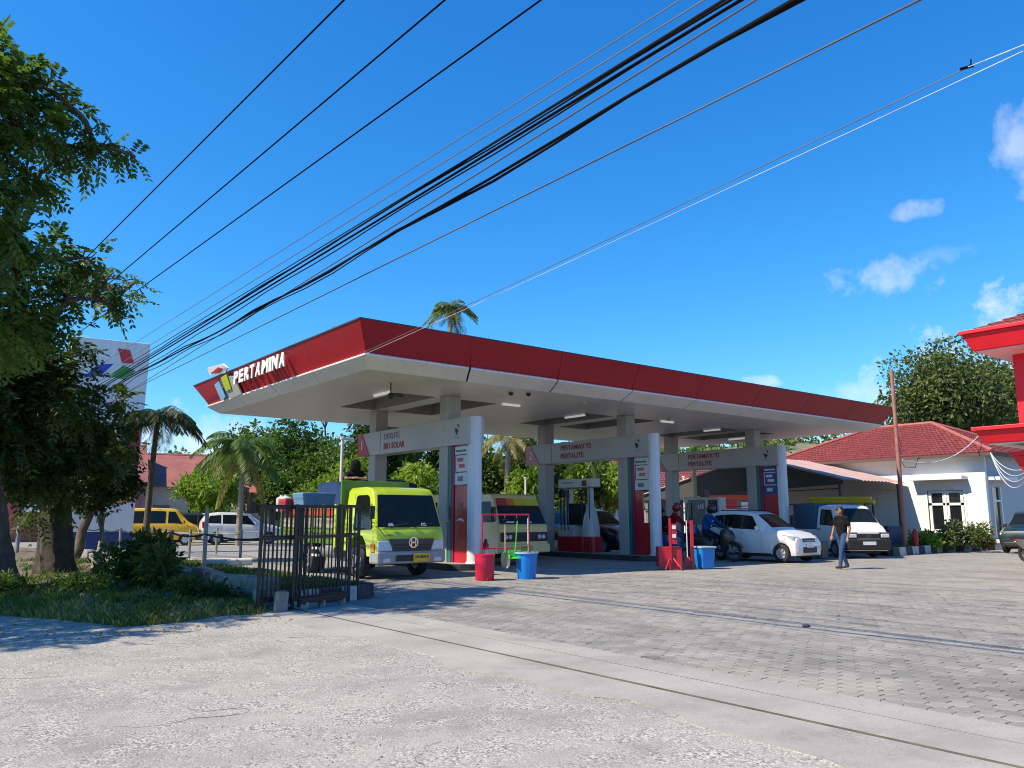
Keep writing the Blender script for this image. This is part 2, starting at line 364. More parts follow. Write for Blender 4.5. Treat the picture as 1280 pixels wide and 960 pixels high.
# loose grit on the worn asphalt
def pebbles(name, n, area, smin, smax, m, seed, z=0.0, keep=None):
    r = np.random.default_rng(seed); V, Fc = [], []
    base = [(1,0,0),(-1,0,0),(0,1,0),(0,-1,0),(0,0,1)]; bf = [(0,2,4),(2,1,4),(1,3,4),(3,0,4)]
    k = 0
    while k < n:
        x = r.uniform(area[0], area[1]); y = r.uniform(area[2], area[3])
        if keep and not keep(x, y, r): continue
        s = smin+(smax-smin)*r.random()**3; a = r.uniform(0, 6.28); b = len(V)
        for p in base:
            q = [c*s*r.uniform(.6, 1.2) for c in p]; V.append((x+q[0]*math.cos(a)-q[1]*math.sin(a), y+q[0]*math.sin(a)+q[1]*math.cos(a), z+q[2]*.7-.002))
        Fc += [tuple(b+i for i in t) for t in bf]; k += 1
    me = bpy.data.meshes.new(name); me.from_pydata(V, [], Fc); me.materials.append(m); return tag(link(name, me), kind='stuff')
def patchy(x, y, r):
    v = .5+.25*math.sin(x*1.9+y*.7)+.25*math.sin(y*1.3-x*.8+2)+.18*math.sin(x*4.1+y*3.3)
    return r.random() < (v*1.1)**2*(1 if math.hypot(x, y) < 6 else .35)+.04
pebbles('road_grit', 16000, (-1.5, 5.0, 2.0, 13), .003, .012, mat('grit_pale', (.42, .40, .36), .9, scale=40, var=.35), 5, z=-.010, keep=patchy)
pebbles('dark_road_grit', 2600, (-1.5, 5.4, 2.0, 13), .003, .014, mat('grit_dark', (.15, .145, .135), .9, scale=40, var=.35), 6, z=-.010, keep=patchy)

# cracks in the road and a few clods and scraps lying about
def cracks(name, runs, m, seed, z=-.0085):
    r = np.random.default_rng(seed); mb = MB()
    for x, y, a, L in runs:
        p = [(x, y)]; step = .05
        for i in range(int(L/step)): a += r.normal(0, .38); a *= .985; p.append((p[-1][0]+step*math.cos(a), p[-1][1]+step*math.sin(a)))
        n = len(p); V = []
        for i, (u, v) in enumerate(p): w = (.002+.0045*r.random())*math.sin(math.pi*(i+.5)/n)+.001; V += [(u-w, v-w, z), (u+w, v+w, z)]
        mb.add(V, [(2*i, 2*i+1, 2*i+3, 2*i+2) for i in range(n-1)])
    me = mb.mesh(name, fix=False); me.materials.append(m); return tag(link(name, me), kind='stuff')
cracks('road_cracks', [(2.6, 4.2, .3, .8), (1.4, 6.5, -.2, 1.8), (2.9, 7.8, .5, 1.5), (.6, 8.6, .1, 1.6), (3.9, 9.2, 1.4, 1.3), (4.1, 3.2, .9, 1.0), (1.9, 10.2, .2, 1.5)], mat('crack_dark', (.15, .142, .128), .95), 12)
for i, (x, y, s_, lab) in enumerate([(9.9, 6.25, .05, 'dark clod of dirt lying on the pavers by the cable shadow'), (3.35, 2.55, .018, 'small dark stone lying on the road before the drain'), (2.2, 3.6, .02, 'dark pebble in the middle of the worn road')]):
    mb = MB().sphere((0, 0, 0), s_, 8, 6, (1.5, .9, .5)); mb.v = [(a*random.uniform(.8, 1.2), b*random.uniform(.8, 1.2), c) for a, b, c in mb.v]; tag(mb.build('clod', mat('clod_dark', (.05, .045, .04), .95), None, (x, y, s_*.35), smooth=60), lab, 'stone')
# ------------------------------------------------------------------ verge, low stone wall, garden island
VP = [(5.25, 12.75), (4.75, 12.2), (4.3, 12.42), (3.45, 11.9), (2.74, 11.95), (2.28, 13.1), (1.6, 14.5), (.5, 17), (-1.2, 22), (-2.5, 30), (-3, 60), (5.25, 60)]
def in_poly(x, y, P):
    c = False; n = len(P)
    for i in range(n):
        (x1, y1), (x2, y2) = P[i], P[(i+1) % n]
        if (y1 > y) != (y2 > y) and x < (x2-x1)*(y-y1)/(y2-y1)+x1: c = not c
    return c
def edge_dist(x, y, P):
    d = 9
    for i in range(len(P)):
        (x1, y1), (x2, y2) = P[i], P[(i+1) % len(P)]; L = (x2-x1)**2+(y2-y1)**2; t = max(0, min(1, ((x-x1)*(x2-x1)+(y-y1)*(y2-y1))/L))
        d = min(d, math.hypot(x-x1-t*(x2-x1), y-y1-t*(y2-y1)))
    return d
def verge_z(x, y):
    d = edge_dist(x, y, VP[:-2]); return -.02+.20*min(1, d/1.6)**.8+.03*math.sin(x*3.1+y*1.3)*min(1, d)+.02*math.sin(x*6.7-y*5.1)*min(1, d)
xs = np.linspace(-3.2, 5.3, 75); ys = np.linspace(11.7, 40, 190); V, idx, Fc = [], {}, []
for j, y in enumerate(ys):
    for i, x in enumerate(xs):
        ins = in_poly(x, y, VP); idx[i, j] = len(V); V.append((x, y, verge_z(x, y) if ins else -.045))
for j in range(len(ys)-1):
    for i in range(len(xs)-1): Fc.append((idx[i, j], idx[i+1, j], idx[i+1, j+1], idx[i, j+1]))
mb = MB(); mb.add(V, Fc); me = mb.mesh('verge', fix=False, smooth=80); me.materials.append(M_SOIL); tag(link('verge', me), kind='structure')
# garden island between the low wall and the forecourt
mb = MB(); mb.hexa([(5.5,13.55,-.05),(7.28,13.55,-.05),(7.28,33,-.05),(5.5,33,-.05)], [(5.5,13.55,.22),(7.28,13.55,.20),(7.28,33,.20),(5.5,33,.22)])
tag(mb.build('garden_island', M_SOIL), kind='structure')
M_STONE = mat('old_stone', (.24, .225, .20), .9, var=.35, scale=4, bump=.9, bscale=14, dirt=.75)
wall = empty('low_stone_wall', (5.38, 13, 0), 0, 'low wall of weathered grey stone blocks beside the grass verge', 'wall')
y = 13.3
def rough_block(mb, x0, x1, y0, y1, z0, z1, j=.02):
    q = lambda: random.uniform(-j, j)
    mb.hexa([(x0+q(), y0+q(), z0), (x1+q(), y0+q(), z0), (x1+q(), y1+q(), z0), (x0+q(), y1+q(), z0)], [(x0+q(), y0+q(), z1+q()), (x1+q(), y0+q(), z1+q()), (x1+q(), y1+q(), z1+q()), (x0+q(), y1+q(), z1+q())]); return mb
while y < 29:
    w = random.uniform(.45, .8); h = random.uniform(.36, .43)
    rough_block(MB(), -.17, .14, y+.015-13, y+w-.015-13, -.05, h, .025).build('stone', M_STONE, wall, bevel=.035, bseg=3); y += w
# black and white kerb round the end of the garden island
M_KW = mat('kerb_white', (.50, .49, .45), .85, var=.18, scale=6, dirt=.7); M_KB = mat('kerb_black', (.045, .045, .048), .75, var=.3, scale=6, dirt=.3)
def kerb(name, pts, w, h, step, label, rough=.01, start=0):
    p0 = Vector((*pts[0], 0)); e = empty(name, p0, 0, label, 'kerb'); k = start
    for a, b in zip(pts[:-1], pts[1:]):
        a, b = Vector((*a, 0)), Vector((*b, 0)); L = (b-a).length; n = max(1, round(L/step)); d = (b-a)/L; s = Vector((-d.y, d.x, 0))
        for i in range(n):
            q0 = a+d*(L*i/n+.006)-p0; q1 = a+d*(L*(i+1)/n-.006)-p0
            mb = MB(); mb.hexa([q0+s*w/2+Vector((0,0,-.05)), q0-s*w/2+Vector((0,0,-.05)), q1-s*w/2+Vector((0,0,-.05)), q1+s*w/2+Vector((0,0,-.05))],
                               [q0+s*w*.42+Vector((0,0,h)), q0-s*w*.42+Vector((0,0,h)), q1-s*w*.42+Vector((0,0,h)), q1+s*w*.42+Vector((0,0,h))])
            mb.build('kerb_stone', (M_KW if k % 2 else M_KB), e, bevel=.015); k += 1
    return e
kerb('island_kerb', [(5.62, 12.95), (6.5, 13.15), (7.18, 13.35)], .22, .24, .42, 'black and white painted kerb at the end of the garden by the gate', start=1)
kerb('garden_kerb', [(7.36, 13.6), (7.36, 33)], .18, .24, .8, 'long black and white kerb along the garden beside the green truck')
# grass
def grass(name, n, sampler, h0, h1, m, seed, wid=.012, lean=.6):
    r = np.random.default_rng(seed); V = np.zeros((n*4, 3)); rv = np.zeros(n*4)
    for k in range(n):
        x, y, z, s = sampler(r); h = (h0+(h1-h0)*r.random()**2)*s; a = r.uniform(0, 6.28); w = wid*r.uniform(.6, 1.5); l = lean*h*r.uniform(.1, 1.2); b = r.uniform(0, 6.28)
        cx, cy = math.cos(a)*w, math.sin(a)*w; lx, ly = math.cos(b)*l, math.sin(b)*l
        V[k*4:k*4+4] = [(x-cx, y-cy, z-.02), (x+cx, y+cy, z-.02), (x+lx*.5+cx*.7, y+ly*.5+cy*.7, z+h*.65), (x+lx, y+ly, z+h)]; rv[k*4:k*4+4] = r.random()
    me = bpy.data.meshes.new(name); me.from_pydata(V.tolist(), [], [(4*k, 4*k+1, 4*k+2, 4*k+3) for k in range(n)]); rnd_attr(me, rv); me.materials.append(m)
    return tag(link(name, me), kind='stuff')
L_GRASS = leaf_mat('grass_blade', (.045, .075, .014), (.16, .20, .045), .3)
L_DRY = leaf_mat('dry_grass', (.10, .12, .03), (.34, .32, .11), .3)
def s_verge(r):
    while True:
        x, y = r.uniform(-1, 5.2), r.uniform(11.8, 27) if r.random() < .4 else r.uniform(11.8, 16)
        if not in_poly(x, y, VP): continue
        d = edge_dist(x, y, VP[:-2]); dens = max(.04, .1+.9*(.35+.65*math.sin(x*2.3+1.1*y)*math.sin(y*1.9-x)+.4*math.sin(x*5.1-y*3.7)))
        dens = min(1, max(0, (dens-.30)*2.2))**1.5+.03
        if r.random() < dens: return x, y, verge_z(x, y), (.5 if d < .15 else 1.0)
tag(grass('verge_grass', 30000, s_verge, .03, .15, L_GRASS, 21, wid=.007, lean=.9), 'rough grass growing under the big trees beside the road', 'grass')
def s_edge(r):
    while True:
        x, y = r.uniform(1.2, 4.9), r.uniform(11.8, 14.5)
        if in_poly(x, y, VP) and edge_dist(x, y, VP[:-2]) < .75: return x, y, verge_z(x, y), 1.0
tag(grass('dry_verge_grass', 6000, s_edge, .03, .14, L_DRY, 22, wid=.007, lean=.9), 'yellowing grass along the edge of the verge', 'grass')
tag(grass('garden_grass', 15000, lambda r: (r.uniform(5.6, 7.25), 13.6+18*r.random()**1.5, .21, 1.0), .03, .10, L_GRASS, 23), 'short green lawn inside the low stone wall', 'grass')
# ------------------------------------------------------------------ the canopy
M_RED = mat('fascia_red', (.33, .006, .014), .42, var=.10, scale=1.2, coat=.0, spec=.3, dirt=.12, streak=.30)
M_WHITE = mat('panel_white', (.70, .70, .68), .38, var=.05, scale=1.5, dirt=.22, streak=.28)
M_CEIL = mat('ceiling_white', (.62, .61, .585), .34, var=.05, scale=1.0, dirt=.18)
M_COFF = mat('coffer_shade', (.28, .275, .26), .5, var=.08)  # darker than the ceiling: the shade inside the recesses is in this colour
M_COL = mat('column_paint', (.38, .38, .37), .45, var=.06, scale=2, dirt=.25, streak=.35)
M_ROUND = mat('round_column_white', (.72, .73, .74), .3, var=.04, scale=2, dirt=.15, streak=.3)
M_ROOF = mat('roof_sheet', (.35, .35, .36), .6)
M_LETTER = mat('letter_white', (.82, .80, .76), .4, var=.04)
M_LAMP = mat('lamp_white', (.95, .95, .92), .4, emit=.2)
M_BLUE = mat('logo_blue', (.02, .06, .42), .4); M_GREEN = mat('logo_green', (.04, .30, .06), .4); M_REDL = mat('logo_red', (.55, .02, .03), .4)
M_CYAN = mat('logo_sky_blue', (.25, .50, .78), .4); M_LIME = mat('logo_lime', (.50, .58, .03), .4)
M_BLACK = mat('matt_black', (.018, .018, .02), .5, var=.3)
def plank_ceiling():
    m = M_CEIL; n, l = nodes_of(m); g = n.new('ShaderNodeNewGeometry'); s = n.new('ShaderNodeSeparateXYZ'); l.new(g.outputs['Position'], s.inputs[0])
    a = n.new('ShaderNodeMath'); a.operation = 'MODULO'; a.inputs[1].default_value = .2; l.new(s.outputs['Y'], a.inputs[0])
    b = n.new('ShaderNodeMath'); b.operation = 'GREATER_THAN'; b.inputs[1].default_value = .016; l.new(a.outputs[0], b.inputs[0])
    bp = n.new('ShaderNodeBump'); bp.inputs['Strength'].default_value = .9; bp.inputs['Distance'].default_value = .015; l.new(b.outputs[0], bp.inputs['Height'])
    l.new(bp.outputs[0], n['Principled BSDF'].inputs['Normal'])
plank_ceiling()
can = empty('canopy', (21, 22, 0), 0, 'large petrol station canopy with red fascia, white lower edge and grey columns', 'canopy')
O = Vector((21, 22, 0))
TT = (8.50, 34.0, 16.58, 29.2, 6.05); BB = (8.87, 33.3, 16.93, 28.5, 5.32); LL = (8.80, 33.37, 16.86, 28.57, 5.30); L2 = (8.86, 33.3, 16.93, 28.5, 5.16); II = (9.15, 32.75, 17.35, 28.2, 5.02)
def rect(q): x0, x1, y0, y1, z = q; return [Vector((x0, y0, z)), Vector((x1, y0, z)), Vector((x1, y1, z)), Vector((x0, y1, z))]
def side_pt(q, k, t): c = rect(q); return c[k].lerp(c[(k+1) % 4], t)
for k in range(4):
    N = 8 if k % 2 == 0 else 4
    for i in range(N):
        g = .0004; t0, t1 = i/N+g, (i+1)/N-g
        o1 = [side_pt(BB, k, t0), side_pt(BB, k, t1), side_pt(TT, k, t1), side_pt(TT, k, t0)]
        inn = Vector((0, 0, 0)); d = (o1[1]-o1[0]).normalized(); nrm = Vector((-d.y, d.x, 0))*.05
        mb = MB(); mb.hexa([p-O for p in o1], [p+nrm-O for p in o1]); mb.build('fascia_panel', M_RED, can)
        g = .0012; t0, t1 = i/N+g*(i > 0), (i+1)/N-g*(i < N-1)
        prof = [BB[:4]+(5.335,), LL, (8.805, 33.365, 16.865, 28.565, 5.265), II]
        v = []
        for q in prof: v += [side_pt(q, k, t0)-O, side_pt(q, k, t1)-O]
        for q in prof[::-1]:
            qq = (q[0]+.06, q[1]-.06, q[2]+.06, q[3]-.06, q[4]+.06); v += [side_pt(qq, k, t0)-O, side_pt(qq, k, t1)-O]
        n2 = len(v)//2; f = [(2*a, 2*a+1, 2*((a+1) % n2)+1, 2*((a+1) % n2)) for a in range(n2)]
        mb = MB(); mb.add(v, f+[tuple(2*a for a in range(n2)), tuple(2*a+1 for a in range(n2))[::-1]]); mb.build('edge_panel', M_WHITE, can, smooth=20)
# thin flashing along the top, roof sheet behind it
mb = MB(); q = rect((TT[0]-.02, TT[1]+.02, TT[2]-.02, TT[3]+.02, TT[4])); q2 = rect((TT[0]+.14, TT[1]-.14, TT[2]+.14, TT[3]-.14, TT[4]))
for k in range(4): a, b, c, d = q[k], q[(k+1) % 4], q2[(k+1) % 4], q2[k]; z = Vector((0,0,.03)); mb.hexa([p-O for p in (a,b,c,d)], [p+z-O for p in (a,b,c,d)])
mb.build('top_flashing', mat('flashing_dark', (.05, .05, .09), .5), can)
MB().box(8.95-21, 33.3-21, 17.0-22, 28.5-22, 5.55, 5.62).build('roof', M_ROOF, can)
ISL = [13.3, 20.85, 28.4]
xs = [II[0]]; kinds = []
for x0 in ISL: xs += [x0-1.62, x0-.30, x0+.38, x0+2.0]
xs.append(II[1]); ys = [II[2], 20.2, 24.05, II[3]]
mbc = MB()
for i in range(len(xs)-1):
    cof = i % 4 in (1, 3) and i < 13
    for j in range(3):
        if cof and j == 1:
            mb = MB(); x0, x1, y0, y1 = xs[i]-21, xs[i+1]-21, ys[1]-22, ys[2]-22; z0, z1 = 5.02, 5.40
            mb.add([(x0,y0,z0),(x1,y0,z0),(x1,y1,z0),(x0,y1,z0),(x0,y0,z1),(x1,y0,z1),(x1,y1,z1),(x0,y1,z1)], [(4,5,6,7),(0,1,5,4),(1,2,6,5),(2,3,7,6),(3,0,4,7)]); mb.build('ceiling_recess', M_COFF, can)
        else: mbc.add([(xs[i]-21, ys[j]-22, 5.02), (xs[i]-21, ys[j+1]-22, 5.02), (xs[i+1]-21, ys[j+1]-22, 5.02), (xs[i+1]-21, ys[j]-22, 5.02)], [(0,1,2,3)])
mbc.build('ceiling', M_CEIL, can)
for x0 in ISL:
    for yy in (19.9, 24.3):
        mb = MB().box(x0-.23-21, x0+.23-21, yy-.23-22, yy+.23-22, .1, 5.018); mb.build('column', M_COL, can, bevel=.02)
for x, y, w, h in [(11.3, 20.5, .10, .9), (15.7, 20.0, .7, .10), (19.3, 20.9, .10, 1.0), (23.2, 20.0, .7, .10), (26.9, 20.8, .10, .8), (30.9, 22.5, .10, .9)]:
    mb = MB().box(x-w/2-21, x+w/2-21, y-h/2-22, y+h/2-22, 4.955, 5.016); mb.build('ceiling_light', M_LAMP, can, bevel=.01)
# a small camera dome and bracket under the near corner, and little ceiling fittings
mb = MB().tube([(10.6-21, 18.75-22, 5.02), (10.6-21, 18.75-22, 4.72)], .02, 6); mb.sphere((10.6-21, 18.75-22, 4.66), .09); mb.box(10.66-21, 10.95-21, 18.7-22, 18.8-22, 4.66, 4.74); mb.build('dome_camera', M_BLACK, can)
M_DISPF = mat('fitting_grey', (.4, .4, .4), .4)
for x, y in [(14.2, 18.1), (14.7, 17.9), (17.2, 18.2), (22.0, 18.6), (22.6, 19.4), (26.4, 18.7)]:
    MB().lathe((x-21, y-22, 4.93), [(.03, 0), (.07, .03), (.07, .09)], 10).build('ceiling_fitting', M_BLACK if x < 15 else M_DISPF, can)
# lettering and emblem on the fascia towards the road
FN = Vector((-(TT[4]-BB[4]), 0, -(BB[0]-TT[0]))).normalized(); FU = Vector((TT[0]-BB[0], 0, TT[4]-BB[4])).normalized()
def fascia_pt(y, s, out=0.0): p = Vector((BB[0], y, BB[4]))+FU*s+FN*out; return p-O
def y_at(px, x=8.68):
    v = pix_dir(px, 460); return v.y*x/v.x
ya, yb = y_at(301), y_at(366); W = ya-yb; word = 'PERTAMINA'; wid = [1, 1, 1.02, 1, 1.08, 1.28, .45, 1.1, 1.08]; tot = sum(wid); u = ya
for ch, w in zip(word, wid):
    cw = W*w/tot; yc = u-cw/2; u -= cw
    text_obj('sign_letter', ch, M_LETTER, can, .55, frame(Vector((8.47, yc, 5.73))-O, (0, -1, 0), (-1, 0, 0)), depth=.02, bold=.020, fit=cw*.80)
def plate(mb, pts, y0, th=.03, out=.03):   # pts: (along, up) in metres on the fascia
    f = [fascia_pt(y0-a, b, out) for a, b in pts]; g = [fascia_pt(y0-a, b, out+th) for a, b in pts]
    n = len(pts); mb.add(f+g, [tuple(range(n)), tuple(range(n, 2*n))[::-1]]+[(i, i+n, (i+1) % n+n, (i+1) % n) for i in range(n)]); return mb
y0 = y_at(277); Wl = y0-y_at(299)
emb = plate(MB(), [(-.05, -.02), (.42*Wl, -.02), (.42*Wl, .70), (-.05, .62)], y0).build('emblem', mat('emblem_pale', (.42, .42, .40), .5), can)
plate(MB(), [(.0, .02), (.30*Wl, .10), (.30*Wl, .66), (.0, .60)], y0, .02, .125).build('blue_arrow', M_CYAN, emb)
plate(MB(), [(.42*Wl, .28), (.72*Wl, .28), (.80*Wl, .78), (.46*Wl, .74)], y0, .06, .08).build('green_arrow', M_LIME, emb)
plate(MB(), [(.44*Wl, -.02), (1.05*Wl, .02), (1.05*Wl, .62), (.82*Wl, .70), (.74*Wl, .26), (.44*Wl, .26)], y0, .05, .06).build('emblem_panel', mat('emblem_pale', (.42, .42, .40), .5), emb)
plate(MB(), [(-.02, .95), (.78*Wl, .82), (.98*Wl, .94), (.85*Wl, 1.12), (.05, 1.20)], y0, .05, .10).build('red_arrow', M_LETTER, emb)
plate(MB(), [(.10*Wl, 1.0), (.55*Wl, .90), (.78*Wl, .98), (.60*Wl, 1.08)], y0, .012, .152).build('red_arrow_face', M_REDL, emb)

# ------------------------------------------------------------------ pump islands, round columns and hanging signs
M_KERB = mat('island_kerb_dark', (.035, .035, .038), .6, var=.3, scale=3, dirt=.4); M_ISTOP = mat('island_top', (.28, .275, .26), .8, var=.2, scale=3, dirt=.5)
M_PRED = mat('pump_red', (.42, .012, .022), .32, var=.08, coat=.3); M_POST = mat('poster_pale', (.62, .66, .68), .45, var=.06)
M_STRG = mat('stripe_green', (.012, .17, .10), .4); M_STRB = mat('stripe_blue', (.015, .035, .17), .4); M_STRR = mat('stripe_crimson', (.32, .012, .06), .4)
M_SIGNT = mat('sign_red_text', (.34, .015, .05), .5); M_SIGNG = mat('sign_grey_text', (.20, .19, .21), .5)
M_BEAM = mat('beam_grey_white', (.43, .435, .43), .35, var=.05, scale=1.2, dirt=.2, streak=.2)
ORD = ['beside the lime green truck', 'behind the red stand with the shovel rack', 'beside the small white car']
for k, x0 in enumerate(ISL):
    isl = empty('pump_island', (x0, 22, 0), 0, ['raised dark kerbed pump island under the diesel sign', 'raised dark kerbed pump island carrying the red and white fuel pump', 'raised dark kerbed pump island behind the small white car'][k], 'pump island', 'pump islands under the canopy')
    def outline(r, ya, yb, n=8):
        return [(r*math.cos(math.pi+math.pi*i/n), ya+r*math.sin(math.pi+math.pi*i/n)*.7) for i in range(n+1)]+[(r*math.cos(math.pi*i/n), yb+r*math.sin(math.pi*i/n)*.7) for i in range(n+1)]
    MB().prism(outline(.72, -3.1, 3.6), 'z', -.05, .16).build('island_kerb', M_KERB, isl, bevel=.02)
    MB().prism(outline(.60, -3.1, 3.6), 'z', .161, .166).build('island_top', M_ISTOP, isl)
    g = empty('sign_gantry', (x0, 18.62, 0), 0, ['round white column and hanging sign for diesel fuel, numbered one', 'round white column and hanging sign numbered two, over the fuel pump', 'round white column and hanging sign behind the small white car, with a blue poster'][k], 'sign gantry', 'hanging signs on the pump islands')
    MB().lathe((0, 0, 0), [(.24, .16), (.235, .20), (.205, .22), (.205, 4.27), (.19, 4.29)], 28).build('round_column', M_ROUND, g, smooth=40)
    bm_ = MB().box(-.29, .29, -.05, 6.53, 3.50, 4.28).build('beam', M_BEAM, g, bevel=.015)
    N = (-1, 0, 0); X = (0, -1, 0)
    t1, t2 = [('DEXLITE', 'BIO SOLAR'), ('PERTAMAX 92', 'PERTALITE'), ('PERTAMAX 92', 'PERTALITE')][k]
    yl = [4.78, 4.48, 4.48][k]
    text_obj('lettering', t1, M_SIGNG if k == 0 else M_SIGNT, bm_, .27, frame((-.294, yl, 4.05), X, N), .004, .006, 'LEFT')
    text_obj('lettering', t2, M_SIGNT, bm_, .27, frame((-.294, yl, 3.73), X, N), .004, .008, 'LEFT')
    MB().box(-.296, -.29, 5.0, 5.03, 3.54, 4.24).build('sign_rule', M_SIGNG, bm_)
    for pts, m in (([(.52, 3.98), (.60, 3.98), (.53, 3.80), (.45, 3.80)], M_BLACK), ([(.40, 4.10), (.47, 4.10), (.43, 4.0), (.36, 4.0)], M_STRR), ([(.44, 3.96), (.52, 3.96), (.48, 3.86), (.40, 3.86)], M_STRB)):
        MB().prism(pts, 'x', -.298, -.29).build('small_emblem', m, bm_)
    MB().box(-.297, -.29, .34, .62, 3.70, 3.72).build('emblem_rule', M_SIGNG, bm_)
    tri = MB().prism([(6.58, 4.28), (6.30, 4.28), (5.73, 3.49), (6.58, 3.49)], 'x', -.31, -.295).build('number_wedge', M_PRED, bm_)
    text_obj('number', str(k+1), M_LETTER, tri, .42, frame((-.314, 6.26, 3.85), X, N), .003, .004)
    # the price and poster board between the round and the square column
    MB().box(-.20, -.10, .90, 1.04, .16, 3.497).build('stripe_board', M_STRG, g); MB().box(-.205, -.10, .83, .90, .16, 3.49).build('blue_stripe', M_STRB, g); MB().box(-.20, -.10, .76, .83, .16, 3.49).build('crimson_stripe', M_STRR, g)
    pb = MB().box(-.17, -.09, -.05, .755, 2.36, 3.46).build('poster_board', M_POST if k < 2 else mat('poster_blue', (.02, .06, .25), .4), g)
    for j, (za, zb, ya_, yb_, m) in enumerate([(3.30, 3.36, .2, .70, M_STRG), (3.02, 3.13, .32, .62, M_PRED), (2.84, 2.95, .25, .55, M_PRED), (2.70, 2.73, .15, .72, M_STRB), (2.46, 2.60, .34, .60, M_SIGNG), (3.20, 3.23, .15, .72, M_STRB), (2.74, 3.20, .69, .72, M_STRB)]):
        MB().box(-.176, -.17, ya_, yb_, za, zb).build('poster_print', m if k < 2 else M_POST, pb)
    ph = 2.32 if k == 0 else (2.30 if k == 1 else 2.3)
    if k == 1:
        rp = MB().box(-.17, -.09, -.05, .755, .165, 1.25).build('red_panel', M_PRED, g); MB().box(-.17, -.09, .42, .755, 1.25, 2.33).build('red_panel', M_PRED, g)
    else: rp = MB().box(-.17, -.09, -.05, .755, .165, 2.33).build('red_panel', M_PRED, g)
    if k == 0:
        sw = MB()
        for i in range(12):
            a = -.9+2.2*i/12; b = -.9+2.2*(i+1)/12; w = .05*math.sin(math.pi*(i+.5)/12)+.008
            p = lambda t, s: (.45-.22*math.sin(t)*1.0, 1.28+.10*math.cos(t*1.2)+s)
            q = [p(a, -w/2), p(b, -w/2), p(b, w/2), p(a, w/2)]; sw.prism(q, 'x', -.178, -.171)
        sw.build('swoosh', M_LETTER, rp)
        MB().prism([(.55, 1.85), (.35, 1.85), (.30, 1.65), (.50, 1.65)], 'x', -.176, -.171).build('printed_mark', mat('faded_pink', (.40, .10, .11), .5), rp)

# ------------------------------------------------------------------ fuel pumps
M_DISP = mat('pump_white', (.50, .50, .49), .3, var=.05, dirt=.15); M_SCREEN = mat('pump_screen', (.02, .022, .025), .15)
M_HOSE = mat('hose_black', (.012, .012, .013), .45); M_PBASE = mat('pump_base_red', (.40, .012, .02), .35)
def nozzle_hose(par, p, q, sag):
    mb = MB(); p, q = Vector(p), Vector(q); pts = [p.lerp(q, t)+Vector((0, 0, -sag*math.sin(math.pi*t))) for t in np.linspace(0, 1, 9)]; mb.tube(pts, .018, 6); mb.build('hose', M_HOSE, par, smooth=60)
d2 = empty('fuel_pump', (20.85, 22.4, .166), 0, 'fuel pump with white arch head, bottle shaped white pillar and red base', 'fuel pump', 'fuel pumps')
MB().box(-.32, .32, -.9, .9, 0, .56).build('base_cabinet', M_PBASE, d2, bevel=.02)
MB().box(-.30, .30, .0, .88, .562, .98).build('lower_cabinet', M_DISP, d2, bevel=.02)
MB().lathe((0, -.62, 0), [(.34, .57), (.33, .9), (.26, 1.3), (.17, 1.62), (.12, 1.75), (.12, 2.36)], 20).build('pillar', M_DISP, d2, smooth=40)
MB().lathe((0, -.62, 0), [(.37, .0), (.37, .06), (.345, .07), (.345, .57)], 20).build('pillar_foot', M_PRED, d2, smooth=40)
MB().box(-.12, .12, .42, .66, .98, 2.36).build('upright', M_DISP, d2, bevel=.03)
hd = MB().box(-.24, .24, -.92, .92, 2.362, 2.70).build('head', M_DISP, d2, bevel=.03)
MB().box(-.246, -.24, .05, .7, 2.53, 2.58).build('head_print', M_SIGNG, hd); MB().box(-.246, -.24, -.66, -.42, 2.41, 2.62).build('head_screen', M_SCREEN, hd)
MB().box(-.22, .22, -.38, .36, .99, 1.78).build('display', M_SCREEN, d2, bevel=.02)
for y in (.36, .56, .74): nozzle_hose(d2, (-.2, y, 2.34), (-.25, y+.05, .9), .0); nozzle_hose(d2, (-.2, y+.1, 2.3), (-.33, y-.1, .8), .3)
for y in (-.72, -.5, -.35): nozzle_hose(d2, (-.16, y, 2.34), (-.22, y-.06, 1.1), .1)
for y in (.34, .58, .78, -.34): MB().box(-.33, -.22, y-.03, y+.03, 2.02, 2.28).build('nozzle', M_BLACK, d2, bevel=.01)
d3 = empty('fuel_pump', (28.4, 22.5, .166), 0, 'broad pale fuel pump with dark printed front standing behind the motorcycles', 'fuel pump', 'fuel pumps')
MB().box(-.32, .32, -.95, .95, 0, .5).build('base_cabinet', M_PBASE, d3, bevel=.02)
MB().box(-.27, .27, -.92, .92, .502, 2.12).build('cabinet', M_DISP, d3, bevel=.03)
sc = MB().box(-.285, -.27, -.22, .68, .95, 2.02).build('printed_front', mat('pump_print', (.10, .12, .13), .35, var=.5, scale=9), d3)
for i in range(3): MB().box(-.292, -.285, -.12+i*.12-.04, -.12+i*.12+.04, 1.62, 1.86-.03*i).build('printed_mark', M_DISP, sc)
MB().box(-.29, -.27, -.86, -.4, 1.4, 2.0).build('display', M_SCREEN, d3)
MB().box(-.15, .15, -.12, .14, 2.122, 2.45).build('sign_box', mat('sign_brown', (.10, .03, .03), .5), d3)
for y in (-.8, -.6, .5, .75): nozzle_hose(d3, (-.29, y, 1.9), (-.36, y+.04, .55), .0)
